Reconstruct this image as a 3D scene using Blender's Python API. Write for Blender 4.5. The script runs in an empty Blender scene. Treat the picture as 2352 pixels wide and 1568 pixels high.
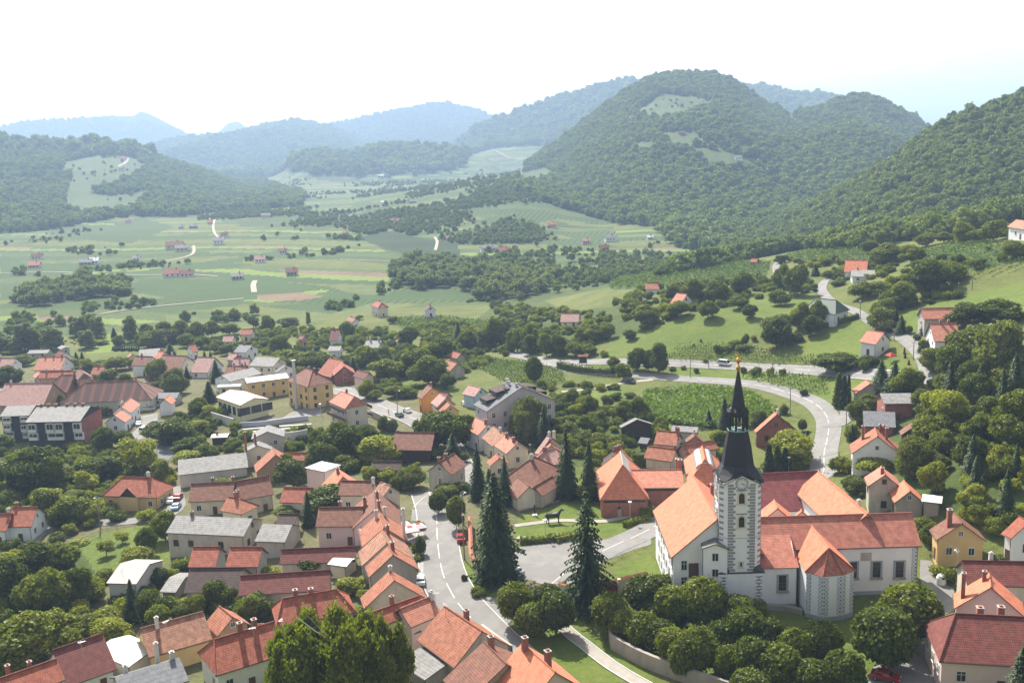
import bpy, bmesh, math, random
import numpy as np
from mathutils import Vector, Matrix
random.seed(7); RNG = np.random.default_rng(11)
S = bpy.context.scene
COL = S.collection

# ------------------------------------------------------------------ camera
HC = 82.0; F = 2350.0
PITCH = math.atan(464/F); ROLL = -0.035
RM = (Matrix.Rotation(math.pi/2-PITCH, 3, 'X') @ Matrix.Rotation(ROLL, 3, 'Z'))
RN = np.array(RM)
cam_d = bpy.data.cameras.new('camera'); cam = bpy.data.objects.new('camera', cam_d); COL.objects.link(cam)
cam.location = (0, 0, HC); cam.rotation_euler = RM.to_euler()
cam_d.sensor_width = 36; cam_d.lens = 36*F/2352; cam_d.clip_end = 40000; cam_d.clip_start = 1
S.camera = cam

def raydir(u, v):
    return RN @ np.array([(u-1176)/F, -(v-784)/F, -1.0])
def project(P):
    P = np.asarray(P, float); q = (P-np.array([0, 0, HC])) @ RN
    w = -q[..., 2]; w = np.where(w < 1e-3, 1e-3, w)
    return q[..., 0]/w*F+1176, -q[..., 1]/w*F+784

# views of the measured photograph: x0, y0, scale (3604 wide photo) -> 2352 wide
CROP = {0: (0, 0, .65260), 1: (0, 1100, 2.4122), 2: (850, 1100, 2.4122), 3: (1700, 1100, 2.4122), 4: (2500, 1100, 2.1304),
        5: (0, 1700, 2.23), 6: (850, 1700, 2.23), 7: (1700, 1700, 2.23), 8: (2600, 1700, 2.23), 9: (0, 350, 1.96),
        10: (1100, 350, 1.96), 11: (2200, 200, 1.65), 12: (600, 1200, 3.92), 13: (0, 1150, 3.92), 14: (2250, 1500, 2.24), 15: (1300, 1250, 3.357)}
def uv(c, x, y):
    a, b, s = CROP[c]
    return (a+x/s)*.6526, (b+y/s)*.6526

# ------------------------------------------------------------------ terrain
CP = [  # u, v, z on the ground
 (0,1568,-5),(400,1568,-3),(800,1568,-2),(1100,1568,-1),(1400,1568,0),(1700,1568,0),(2000,1568,1),(2352,1568,2),
 (100,1400,-8),(300,1400,-7),(600,1400,-4),(50,1240,-9),(300,1190,-9),(500,1250,-5),(700,1300,-3),(900,1300,-1),
 (1050,1330,0),(1100,1470,0),(1000,1200,0),(1250,1250,1),(1500,1250,1),(1700,1400,2.5),(1900,1420,2.5),(2130,1350,2),
 (1250,1180,1),(1450,1180,1),(1100,1130,-1),(900,1130,-2),(700,1100,-5),(500,1080,-7),(200,1080,-11),(0,1100,-12),
 (190,1010,-12.5),(0,950,-14),(400,1000,-10),(560,960,-8),(700,970,-7),(700,930,-7),(830,980,-5),(900,945,-5),(1000,930,-4),
 (1150,980,-3),(1250,1000,-2),(950,1060,-3),(0,850,-16),(200,830,-17),(400,850,-13),(600,860,-12),(800,850,-10),(1000,860,-7),
 (1170,805,-9),(1300,838,-3),(1240,880,-4),(1400,900,-2),(1500,950,-1),(1650,950,0),(1450,1020,-1),(1500,835,-1),(1560,868,-2),
 (1700,850,1),(1850,850,4),(2000,857,7),(1700,890,0),(1850,930,1),(1910,1000,1),(1890,1085,1),(1780,920,0),
 (2100,872,10),(2200,885,12),(2352,940,15),(2120,800,14),(2060,760,15),(2000,720,15),(1895,690,14),(1890,650,13),(1950,640,16),
 (2010,812,11.5),(2160,775,19),(2352,800,23),(2352,1050,18),(2250,1100,14),(2150,1050,12),(2040,1160,5),(2050,980,8),(2000,1070,4),
 (2352,1250,8),(2200,1250,3),(2170,1400,2),(2300,1350,3),
 (1600,790,4),(1700,730,11),(1560,718,11),(1495,672,8),(1300,738,-5),(1200,720,-12),(1100,700,-17),(1000,730,-14),(870,722,-16),
 (2300,590,33),(2150,620,27),(2000,600,21),(2352,540,37),(1900,610,17),(1800,600,13),(1700,605,8),(1600,612,3),(1450,645,3),(1400,660,0),(1250,690,-16),
 (2200,700,22),(2352,700,27),(2250,660,25),(1750,790,6),(1400,780,0),(1350,720,-1),
 (0,780,-18),(200,760,-18),(400,740,-18),(600,740,-18),(0,700,-18),(300,690,-18),(600,690,-18),(900,690,-18),(700,780,-15),(900,780,-13),(500,800,-16),(1080,760,-14),
]
AP = [(0,40,34),(0,0,60),(-60,30,34),(60,30,34),(-120,60,16),(120,60,16),(0,80,16),(-80,90,10),(80,90,10),(-250,100,2),(250,100,10),(400,250,25),(450,400,45),(-400,250,-14),(-400,500,-18),(-700,500,-18),
      (0,105,6),(-50,115,2),(60,115,4),(480,560,60),(-200,780,-18),(0,800,-18),(150,800,-14),(-500,900,-18),(600,400,70)]
pts = []
for u, v, z in CP:
    d = raydir(u, v); t = (z-HC)/d[2]; pts.append((d[0]*t, d[1]*t, z))
pts += AP
PT = np.array(pts, float); _c2 = 25.0**2
def _phi(d2): return -np.sqrt(d2+_c2)
_A = _phi(((PT[:, None, :2]-PT[None, :, :2])**2).sum(-1))
_n = len(PT)
_M = np.zeros((_n+3, _n+3)); _M[:_n, :_n] = _A + np.eye(_n)*6
_P = np.c_[np.ones(_n), PT[:, :2]/100]; _M[:_n, _n:] = _P; _M[_n:, :_n] = _P.T
_W = np.linalg.solve(_M, np.r_[PT[:, 2], 0, 0, 0])
def base_z(x, y):
    sh = x.shape; q = np.c_[x.ravel(), y.ravel()]; out = np.empty(len(q))
    for i in range(0, len(q), 20000):
        b = q[i:i+20000]
        out[i:i+20000] = _phi(((b[:, None, :]-PT[None, :, :2])**2).sum(-1)) @ _W[:_n] + np.c_[np.ones(len(b)), b/100] @ _W[_n:]
    r = np.sqrt((q**2).sum(1)); k = np.clip((r-640)/240, 0, 1); k = k*k*(3-2*k)
    return (out*(1-k)+(-18)*k).reshape(sh)

def vnoise(x, y, seed=0):           # value noise, 0..1
    xi = np.floor(x).astype(np.int64); yi = np.floor(y).astype(np.int64); fx = x-xi; fy = y-yi
    fx = fx*fx*(3-2*fx); fy = fy*fy*(3-2*fy)
    def h(a, b):
        n = (a*374761393+b*668265263+seed*974711) & 0x7fffffff
        n = ((n ^ (n >> 13))*1274126177) & 0x7fffffff
        return ((n ^ (n >> 16)) & 0xffff)/65535.0
    return (h(xi, yi)*(1-fx)+h(xi+1, yi)*fx)*(1-fy)+(h(xi, yi+1)*(1-fx)+h(xi+1, yi+1)*fx)*fy
def fbm(x, y, seed=0, o=4):
    s = 0; a = .5
    for i in range(o): s = s+a*vnoise(x*2**i, y*2**i, seed+i*7); a *= .5
    return s

# hills: skyline (u, v), distance of the skyline, distance of the foot, drop of the far side
HILLS = [
 ('far', 8000, 6300, [(-500,330),(-200,300),(0,294),(60,285),(130,279),(180,270),(250,264),(308,266),(322,256),(340,260),(375,277),(425,302),(480,330),(560,400)]),
 ('far2', 8900, 8000, [(400,330),(455,302),(500,284),(540,279),(600,288),(680,310)]),
 ('mid', 5600, 3900, [(200,390),(290,345),(340,327),(400,312),(460,305),(520,302),(580,287),(640,274),(680,270),(730,277),(780,290),(850,320),(950,360)]),
 ('mid2', 6500, 4800, [(640,300),(720,282),(790,275),(850,262),(920,247),(985,234),(1030,230),(1060,240),(1100,247),(1130,264),(1160,290),(1250,330)]),
 ('back', 4200, 3000, [(960,350),(1040,310),(1100,280),(1140,262),(1200,242),(1270,217),(1330,197),(1400,182),(1450,172),(1480,176),(1550,182),(1650,184),(1700,187),(1760,191),(1810,203),(1880,207),(1930,217),(2000,240),(2200,330)]),
 ('knoll', 3300, 2700, [(560,395),(620,372),(680,345),(730,336),(800,342),(880,325),(940,322),(1000,326),(1060,332),(1120,345),(1180,365),(1260,385)]),
 ('big', 2300, 1000, [(1000,430),(1100,405),(1180,385),(1240,342),(1300,302),(1350,262),(1400,222),(1440,197),(1480,172),(1510,162),(1560,155),(1590,160),(1640,157),(1680,172),(1710,194),(1760,227),(1820,242),(1880,237),(1930,217),(1970,207),(2010,215),(2060,237),(2100,260),(2135,284),(2200,322),(2300,362),(2500,400)]),
 ('left', 2700, 1450, [(-600,300),(-200,305),(0,314),(60,320),(150,324),(220,320),(280,327),(340,342),(400,362),(450,377),(500,397),(560,417),(620,436),(700,470)]),
 ('shoulder', 1750, 900, [(560,520),(700,486),(800,470),(880,450),(960,436),(1040,418),(1100,405),(1180,395),(1260,400),(1400,440),(1600,520)]),
 ('spur', 1050, 640, [(1540,640),(1620,612),(1650,594),(1700,566),(1750,535),(1800,503),(1900,444),(2000,388),(2080,336),(2130,294),(2200,254),(2280,229),(2352,200),(2500,150),(2800,80)]),
]
HL = []
for nm, rd, ft, sk in HILLS:
    th = []; ev = []
    for u, v in sk:
        d = raydir(u, v); th.append(math.atan2(d[0], d[1])); ev.append(d[2]/math.hypot(d[0], d[1]))
    HL.append((nm, rd, ft, np.array(th), np.array(ev)))
def smax(a, b, k):
    h = np.clip(.5+.5*(b-a)/k, 0, 1); return a*(1-h)+b*h+k*h*(1-h)
def terrain(x, y, base=None):
    r = np.sqrt(x*x+y*y); th = np.arctan2(x, y)
    z = base_z(x, y) if base is None else base
    z = z+np.clip((r-700)/600, 0, 1)*14*(fbm(x/330, y/420, 3)-.5)
    for nm, rd, ft, tt, ev in HL:
        if r.max() < ft: continue
        e = np.interp(th, tt, ev)
        wob = 1+.10*(fbm(th*9+5, th*0, 31+len(nm))-.5)
        R = rd*wob
        top = HC+R*e-{'spur': 8, 'big': 13, 'left': 15, 'shoulder': 3, 'far': 0, 'far2': 0}.get(nm, 26)
        # fade outside the angular span
        fade = np.clip((th-tt[0])/.05, 0, 1)*np.clip((tt[-1]-th)/.05, 0, 1) if nm not in ('far', 'left', 'spur') else np.clip((tt[-1]-th)/.05, 0, 1) if nm != 'spur' else np.clip((th-tt[0])/.05, 0, 1)
        s = (r-ft)/(R-ft)
        rise = np.clip(s, 0, 1)
        pw = {'spur': .95, 'big': 1.05, 'shoulder': .85}.get(nm, 1.0)
        rise = np.where(rise > 0, rise, 0)**pw
        rise = .72*rise+.28*rise*rise*(3-2*rise)
        amp = {'spur': 24, 'big': 95, 'left': 60, 'shoulder': 16}.get(nm, .04*rd)
        lam = {'spur': 170, 'big': 420, 'left': 380, 'shoulder': 220}.get(nm, rd*.16)
        fold = amp*(fbm(x/lam, y/lam*.8, 50+len(nm)*3)-.55)*np.clip(rise*4, 0, 1)*np.clip((1-rise)*5, 0, 1)
        zz = -22+(top+22)*rise + fold
        back = np.clip((r-R)/(R*.5), 0, 1)
        zz = zz - (top+22)*back*1.1
        zz = -40+(zz+40)*fade
        z = smax(z, zz, 3.0)
    return z

NT = 760
RAD = np.r_[np.geomspace(24, 100, 22)[:-1], np.geomspace(100, 700, 290)[:-1], np.geomspace(700, 9900, 290)]
TH = np.linspace(-math.radians(46), math.radians(46), NT)
TT, RR = np.meshgrid(TH, RAD)
GX = RR*np.sin(TT); GY = RR*np.cos(TT)
GZ = terrain(GX, GY)
def gz(x, y):
    x = np.asarray(x, float); y = np.asarray(y, float)
    r = np.clip(np.hypot(x, y), RAD[0], RAD[-1]-1); th = np.arctan2(x, y)
    i = np.clip(np.searchsorted(RAD, r)-1, 0, len(RAD)-2); a = (r-RAD[i])/(RAD[i+1]-RAD[i])
    f = np.clip((th-TH[0])/(TH[1]-TH[0]), 0, NT-1.001); j = f.astype(int); b = f-j
    return (GZ[i, j]*(1-a)+GZ[i+1, j]*a)*(1-b)+(GZ[i, j+1]*(1-a)+GZ[i+1, j+1]*a)*b
_tt = np.geomspace(60, 9800, 900)
def hit(u, v, h=0.0):
    """first point where the ray of photo position (u, v) is h above the ground"""
    d = raydir(u, v); d = d/math.hypot(d[0], d[1])
    g = HC+d[2]*_tt-gz(d[0]*_tt, d[1]*_tt)-h
    k = np.nonzero(g < 0)[0]
    if len(k) == 0: return np.array([d[0]*_tt[-1], d[1]*_tt[-1], HC+d[2]*_tt[-1]])
    k = max(k[0], 1); lo, hi = _tt[k-1], _tt[k]
    for _ in range(18):
        m = (lo+hi)/2
        if HC+d[2]*m-float(gz(d[0]*m, d[1]*m))-h < 0: hi = m
        else: lo = m
    return np.array([d[0]*hi, d[1]*hi, HC+d[2]*hi])
def plane_pt(u, v, z):
    d = raydir(u, v); t = (z-HC)/d[2]; return np.array([d[0]*t, d[1]*t, z])
def inpoly(px, py, poly):
    c = np.zeros(np.shape(px), bool); n = len(poly)
    for i in range(n):
        x1, y1 = poly[i]; x2, y2 = poly[i-1]
        m = ((y1 > py) != (y2 > py)) & (px < (x2-x1)*(py-y1)/((y2-y1) if y2 != y1 else 1e-9)+x1)
        c ^= m
    return c

# ------------------------------------------------------------------ object helpers
def tag(o, label=None, cat=None, group=None, kind=None):
    if label: o['label'] = label
    if cat: o['category'] = cat
    if group: o['group'] = group
    if kind: o['kind'] = kind
    return o
class MB:
    """collects faces for one mesh"""
    def __init__(s): s.v = []; s.f = []; s.m = []; s.uv = []; s.mats = []
    def mi(s, mat):
        if mat not in s.mats: s.mats.append(mat)
        return s.mats.index(mat)
    def face(s, pts, mat=None, uvs=None):
        b = len(s.v); s.v += [tuple(p) for p in pts]; s.f.append(tuple(range(b, b+len(pts)))); s.m.append(s.mi(mat))
        if uvs is None:
            p = [Vector(q) for q in pts]; n = (p[1]-p[0]).cross(p[-1]-p[0])
            if n.length < 1e-9: n = Vector((0, 0, 1))
            n.normalize()
            if abs(n.z) > .97: uvs = [(q.x, q.y) for q in p]
            else:
                e = Vector((-n.y, n.x, 0)).normalized(); w = n.cross(e)
                uvs = [(q.dot(e), q.dot(w)) for q in p]
        s.uv += list(uvs)
    def box(s, c, d, mat=None, rz=0.0, skip=''):
        x, y, z = d[0]/2, d[1]/2, d[2]/2; cs, sn = math.cos(rz), math.sin(rz)
        P = [(c[0]+a*x*cs-b*y*sn, c[1]+a*x*sn+b*y*cs, c[2]+e*z) for a, b, e in
             ((-1,-1,-1),(1,-1,-1),(1,1,-1),(-1,1,-1),(-1,-1,1),(1,-1,1),(1,1,1),(-1,1,1))]
        for q in ((0,3,2,1),(4,5,6,7),(0,1,5,4),(1,2,6,5),(2,3,7,6),(3,0,4,7)): s.face([P[i] for i in q], mat)
    def slab(s, pts, th, mat=None, side=None):
        """polygon extruded down its own normal by th"""
        p = [Vector(q) for q in pts]; n = (p[1]-p[0]).cross(p[2]-p[0]).normalized()
        if n.z < 0: p.reverse(); n = -n
        q = [a-n*th for a in p]
        s.face(p, mat); s.face(q[::-1], side or mat)
        for i in range(len(p)):
            j = (i+1) % len(p); s.face([p[i], q[i], q[j], p[j]], side or mat)
    def tube(s, pts, rad, n=6, mat=None, cap=True):
        """round bar along points, radius number or list"""
        P = [Vector(p) for p in pts]; R = rad if isinstance(rad, (list, tuple)) else [rad]*len(P)
        rings = []
        for i, p in enumerate(P):
            t = (P[min(i+1, len(P)-1)]-P[max(i-1, 0)]).normalized()
            a = t.cross(Vector((0, 0, 1)) if abs(t.z) < .9 else Vector((1, 0, 0))).normalized(); b = t.cross(a)
            rings.append([p+(a*math.cos(k*2*math.pi/n)+b*math.sin(k*2*math.pi/n))*R[i] for k in range(n)])
        for i in range(len(P)-1):
            for k in range(n):
                m = (k+1) % n; s.face([rings[i][k], rings[i][m], rings[i+1][m], rings[i+1][k]], mat)
        if cap:
            s.face(rings[0][::-1], mat); s.face(rings[-1], mat)
    def lathe(s, c, prof, n=12, mat=None):
        """profile of (r, z) turned about the vertical through c"""
        for (r0, z0), (r1, z1) in zip(prof, prof[1:]):
            for k in range(n):
                a, b = k*2*math.pi/n, (k+1)*2*math.pi/n
                q = [(c[0]+r0*math.cos(a), c[1]+r0*math.sin(a), c[2]+z0), (c[0]+r0*math.cos(b), c[1]+r0*math.sin(b), c[2]+z0),
                     (c[0]+r1*math.cos(b), c[1]+r1*math.sin(b), c[2]+z1), (c[0]+r1*math.cos(a), c[1]+r1*math.sin(a), c[2]+z1)]
                if r0 < 1e-6: q = q[1:] if False else [q[0], q[2], q[3]]
                elif r1 < 1e-6: q = q[:3]
                s.face(q, mat)
    def mesh(s, name):
        me = bpy.data.meshes.new(name); me.from_pydata(s.v, [], s.f)
        for m in s.mats: me.materials.append(m)
        me.polygons.foreach_set('material_index', s.m)
        l = me.uv_layers.new(name='UVMap'); l.data.foreach_set('uv', np.array(s.uv, float).ravel())
        me.update(); return me
    def build(s, name, parent=None, loc=None, rz=0.0, smooth=False):
        me = s.mesh(name)
        if smooth: me.polygons.foreach_set('use_smooth', [True]*len(me.polygons))
        o = bpy.data.objects.new(name, me); COL.objects.link(o)
        if parent: o.parent = parent
        if loc is not None: o.location = loc
        if rz: o.rotation_euler.z = rz
        return o
def empty(name, loc, rz=0, **k):
    o = bpy.data.objects.new(name, None); COL.objects.link(o); o.location = loc; o.rotation_euler.z = rz
    o.empty_display_size = .5
    return tag(o, **k)
def np_mesh(name, V, Fq, mats, mi=None):
    """mesh from numpy arrays: V (n,3), Fq (m,k)"""
    me = bpy.data.meshes.new(name); k = Fq.shape[1]
    me.vertices.add(len(V)); me.vertices.foreach_set('co', V.astype(np.float32).ravel())
    me.loops.add(Fq.size); me.loops.foreach_set('vertex_index', Fq.astype(np.int32).ravel())
    me.polygons.add(len(Fq)); me.polygons.foreach_set('loop_start', np.arange(0, Fq.size, k, dtype=np.int32))
    for m in mats: me.materials.append(m)
    if mi is not None: me.polygons.foreach_set('material_index', mi.astype(np.int32))
    me.update(calc_edges=True); return me

# ------------------------------------------------------------------ materials
def new_mat(name):
    m = bpy.data.materials.new(name); m.use_nodes = True; nt = m.node_tree; nt.nodes.clear()
    out = nt.nodes.new('ShaderNodeOutputMaterial'); return m, nt, out
def N(nt, t, **k):
    n = nt.nodes.new(t)
    for a, b in k.items():
        if a.startswith('i_'): n.inputs[int(a[2:]) if a[2:].isdigit() else a[2:].replace('_', ' ')].default_value = b
        else: setattr(n, a, b)
    return n
def c4(c): return (c[0], c[1], c[2], 1.0)
def mul(c, f): return tuple(max(0, min(1, a*f)) for a in c)
def mixc(nt, fac, a, b, mode='MIX'):
    n = nt.nodes.new('ShaderNodeMix'); n.data_type = 'RGBA'; n.blend_type = mode
    for s, val in ((0, fac), (6, a), (7, b)):
        if hasattr(val, 'is_linked') or hasattr(val, 'links'): nt.links.new(val, n.inputs[s])
        else: n.inputs[s].default_value = val if not isinstance(val, tuple) else c4(val)
    return n.outputs[2]
def noise(nt, scale, coord=None, detail=4, rough=.6):
    n = N(nt, 'ShaderNodeTexNoise'); n.inputs['Scale'].default_value = scale; n.inputs['Detail'].default_value = detail; n.inputs['Roughness'].default_value = rough
    if coord is not None: nt.links.new(coord, n.inputs['Vector'])
    return n.outputs['Fac']
def ramp(nt, fac, stops):
    r = N(nt, 'ShaderNodeValToRGB'); nt.links.new(fac, r.inputs[0]); cr = r.color_ramp
    while len(cr.elements) < len(stops): cr.elements.new(.5)
    for e, (p, c) in zip(cr.elements, stops): e.position = p; e.color = c4(c) if isinstance(c, tuple) else (c, c, c, 1)
    return r.outputs[0]
def princ(nt, out, col, rough=.85, spec=.3, metal=0, bump=None, bstr=.3, bdist=.1):
    p = N(nt, 'ShaderNodeBsdfPrincipled'); p.inputs['Roughness'].default_value = rough; p.inputs['Metallic'].default_value = metal
    p.inputs['Specular IOR Level'].default_value = spec
    if hasattr(col, 'links'): nt.links.new(col, p.inputs['Base Color'])
    else: p.inputs['Base Color'].default_value = c4(col)
    if bump is not None:
        b = N(nt, 'ShaderNodeBump'); b.inputs['Strength'].default_value = bstr; b.inputs['Distance'].default_value = bdist
        nt.links.new(bump, b.inputs['Height']); nt.links.new(b.outputs[0], p.inputs['Normal'])
    nt.links.new(p.outputs[0], out.inputs[0]); return p
_mc = {}
def plain(name, col, rough=.7, metal=0, spec=.4, var=.12, sc=1.5):
    if name in _mc: return _mc[name]
    m, nt, out = new_mat(name); tc = N(nt, 'ShaderNodeTexCoord')
    f = noise(nt, sc, tc.outputs['Object']); c = mixc(nt, f, mul(col, 1-var), mul(col, 1+var))
    princ(nt, out, c, rough, spec, metal); _mc[name] = m; return m
def wall_mat(name, col, dirt=.25, dcol=None):
    if name in _mc: return _mc[name]
    m, nt, out = new_mat(name); g = N(nt, 'ShaderNodeNewGeometry'); tc = N(nt, 'ShaderNodeTexCoord'); oi = N(nt, 'ShaderNodeObjectInfo')
    mp = N(nt, 'ShaderNodeMapping'); mp.inputs['Scale'].default_value = (1, 1, .35); nt.links.new(g.outputs['Position'], mp.inputs[0])
    f1 = noise(nt, .45, mp.outputs[0], 6, .7); f2 = noise(nt, 6, g.outputs['Position'], 3)
    dc = dcol or mul(col, .45)
    a = ramp(nt, f1, [(.42, 0.0), (.72, dirt*2.2 if dirt*2.2 < 1 else 1.0)])
    c = mixc(nt, a, col, dc); c = mixc(nt, f2, c, mul(col, .93)); 
    princ(nt, out, c, .92, .1, bump=f2, bstr=.25, bdist=.03); _mc[name] = m; return m
def tile_mat(name, c1, c2, row=.46, wid=.3, joint_shade=.24, moss=.3, mosscol=(.07, .06, .045), big=.35, rowline=1.0):
    """roof tiles in courses, laid by the roof's own UVs in metres (v up the slope)"""
    if name in _mc: return _mc[name]
    m, nt, out = new_mat(name); u = N(nt, 'ShaderNodeUVMap'); g = N(nt, 'ShaderNodeNewGeometry')
    b = N(nt, 'ShaderNodeTexBrick'); b.offset = .5; nt.links.new(u.outputs[0], b.inputs[0])
    b.inputs['Color1'].default_value = c4(c1); b.inputs['Color2'].default_value = c4(c2); b.inputs['Mortar'].default_value = c4(mul(c1, joint_shade))  # on roofs the dark course lines paint in the shade of tile rows
    b.inputs['Scale'].default_value = 1; b.inputs['Mortar Size'].default_value = row*.22*rowline; b.inputs['Brick Width'].default_value = wid; b.inputs['Row Height'].default_value = row
    b.inputs['Mortar Smooth'].default_value = .3; b.inputs['Bias'].default_value = -.2
    f = noise(nt, .35, g.outputs['Position'], 5, .65); f2 = noise(nt, 1.8, u.outputs[0], 4, .7)
    a = ramp(nt, f, [(.45, 0.0), (.75, moss)]); c = mixc(nt, a, b.outputs[0], mosscol)
    a2 = ramp(nt, f2, [(.35, 0.0), (.7, big)]); c = mixc(nt, a2, c, mul(c2, .55))
    sx = N(nt, 'ShaderNodeSeparateXYZ'); nt.links.new(u.outputs[0], sx.inputs[0])
    dv = N(nt, 'ShaderNodeMath', operation='DIVIDE'); nt.links.new(sx.outputs[1], dv.inputs[0]); dv.inputs[1].default_value = row
    fr = N(nt, 'ShaderNodeMath', operation='FRACT'); nt.links.new(dv.outputs[0], fr.inputs[0])
    iv = N(nt, 'ShaderNodeMath', operation='SUBTRACT'); iv.inputs[0].default_value = 1; nt.links.new(fr.outputs[0], iv.inputs[1])
    f3 = noise(nt, .9, u.outputs[0], 3, .8); c = mixc(nt, ramp(nt, f3, [(.38, 0.0), (.62, .5)]), c, mul(c1, 1.25))
    vo = N(nt, 'ShaderNodeTexVoronoi'); vo.inputs['Scale'].default_value = 1.3; nt.links.new(u.outputs[0], vo.inputs[0]); sp_ = N(nt, 'ShaderNodeSeparateColor'); nt.links.new(vo.outputs['Color'], sp_.inputs[0]); c = mixc(nt, ramp(nt, sp_.outputs[0], [(.55, 0.0), (.95, .38)]), c, mul(c2, .6))
    princ(nt, out, c, .8, .25, bump=iv.outputs[0], bstr=.8, bdist=row*.3); _mc[name] = m; return m
# ------------------------------------------------------------------ light, sky, air
SUN_EL = math.radians(44); SUN_AZ = math.radians(-21)     # azimuth from +Y, negative to the left
w = bpy.data.worlds.new('World'); S.world = w; w.use_nodes = True; nt = w.node_tree
bg = nt.nodes['Background']; sky = nt.nodes.new('ShaderNodeTexSky'); sky.sky_type = 'NISHITA'; sky.sun_disc = False
sky.sun_elevation = SUN_EL; sky.sun_rotation = SUN_AZ; sky.air_density = 1.0; sky.dust_density = 3.0; sky.ozone_density = 1.0; sky.altitude = 250
hs_ = nt.nodes.new('ShaderNodeHueSaturation'); hs_.inputs['Saturation'].default_value = .3; nt.links.new(sky.outputs[0], hs_.inputs['Color']); nt.links.new(hs_.outputs[0], bg.inputs[0]); bg.inputs[1].default_value = .115
sd = bpy.data.lights.new('sun', 'SUN'); sun = bpy.data.objects.new('sun', sd); COL.objects.link(sun)
sd.energy = 5.0; sd.angle = math.radians(.53); sd.color = (1, .94, .84)
sv = Vector((math.sin(SUN_AZ)*math.cos(SUN_EL), math.cos(SUN_AZ)*math.cos(SUN_EL), math.sin(SUN_EL)))
sun.rotation_euler = sv.to_track_quat('Z', 'Y').to_euler(); sun.location = (0, 0, 300)
S.view_settings.view_transform = 'Standard'; S.view_settings.look = 'None'; S.view_settings.gamma = 1; S.view_settings.exposure = 1.05
S.cycles.volume_bounces = 1; S.cycles.max_bounces = 6; S.cycles.diffuse_bounces = 3; S.cycles.transmission_bounces = 4; S.cycles.transparent_max_bounces = 8
S.cycles.volume_max_steps = 64
try: S.cycles.use_denoising = True
except Exception: pass
m, nt, out = new_mat('haze_air')
pv = N(nt, 'ShaderNodeVolumePrincipled'); pv.inputs['Color'].default_value = (.47, .64, .93, 1); pv.inputs['Density'].default_value = 1.55e-4; pv.inputs['Anisotropy'].default_value = .15
nt.links.new(pv.outputs[0], out.inputs['Volume'])
hz = MB(); zt = max(float(GZ.max()), HC)+40; zb = float(GZ.min())-1
hz.box((0, 4900, (zt+zb)/2), (14600, 10100, zt-zb), m); hzo = hz.build('haze'); tag(hzo, kind='stuff')
# ------------------------------------------------------------------ ground sheet
def grass_mat(name, cols, sc=.05, fine=2.0, rough=.95, rows=None, contrast=.5):
    m, nt, out = new_mat(name); g = N(nt, 'ShaderNodeNewGeometry'); P = g.outputs['Position']
    f = noise(nt, sc, P, 6, .65); f2 = noise(nt, fine, P, 5, .75)
    c = ramp(nt, f, [(.3, cols[0]), (.5, cols[1]), (.7, cols[2])])
    a = ramp(nt, f2, [(.3, 0.0), (.7, contrast)]); c = mixc(nt, a, c, mul(cols[0], .55))
    f3 = noise(nt, sc*9, P, 5, .8); c = mixc(nt, ramp(nt, f3, [(.42, 0.0), (.66, .55)]), c, (cols[2][0]*1.15, cols[2][1]*1.0, cols[2][2]*1.05)); c = mixc(nt, ramp(nt, f3, [(.30, .45), (.42, 0.0)]), c, mul(cols[0], .7))
    if rows:
        ang, per, dk = rows
        mp = N(nt, 'ShaderNodeMapping'); mp.inputs['Rotation'].default_value = (0, 0, ang); nt.links.new(P, mp.inputs[0])
        wv = N(nt, 'ShaderNodeTexWave'); wv.inputs['Scale'].default_value = 1/per/1.0*.314*1.0; wv.inputs['Distortion'].default_value = .6; wv.inputs['Detail Scale'].default_value = .5
        nt.links.new(mp.outputs[0], wv.inputs[0]); c = mixc(nt, wv.outputs['Fac'], c, dk)
    princ(nt, out, c, rough, .1, bump=f2, bstr=.5, bdist=.3); return m
G_GRASS = grass_mat('meadow_grass', [(.06, .085, .02), (.10, .13, .03), (.15, .155, .05)])
G_LAWN = grass_mat('mown_lawn', [(.075, .12, .022), (.10, .148, .027), (.145, .172, .04)], .08, 3)
G_ROUGH = grass_mat('rough_scrub', [(.03, .055, .014), (.055, .085, .02), (.09, .11, .03)], .09, 1.2)
G_FIELD = grass_mat('valley_field', [(.05, .082, .024), (.068, .102, .03), (.09, .116, .04)], .012, .3)
G_FIELD2 = grass_mat('pale_mown_field', [(.08, .11, .034), (.1, .132, .04), (.125, .145, .05)], .01, .3)
G_CORN = grass_mat('maize_field', [(.04, .075, .024), (.055, .095, .03), (.07, .11, .036)], .03, .4, rows=(.3, 3.0, (.04, .07, .02)))
G_SOIL = grass_mat('ploughed_soil', [(.13, .09, .06), (.16, .115, .075), (.19, .14, .09)], .02, .4)
G_VINE = grass_mat('vineyard_slope', [(.05, .085, .022), (.07, .105, .03), (.09, .12, .036)], .02, .5, rows=(.2, 6.0, (.03, .055, .015)))
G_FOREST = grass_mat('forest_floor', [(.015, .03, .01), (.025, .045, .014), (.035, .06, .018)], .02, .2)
G_DIRT = grass_mat('town_yard_ground', [(.07, .085, .03), (.11, .12, .05), (.17, .15, .09)], .12, 1.5)
GMATS = [G_GRASS, G_LAWN, G_ROUGH, G_FIELD, G_FIELD2, G_CORN, G_SOIL, G_VINE, G_FOREST, G_DIRT]
GI = dict(grass=0, lawn=1, rough=2, field=3, pale=4, corn=5, soil=6, vine=7, forest=8, yard=9)
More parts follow.
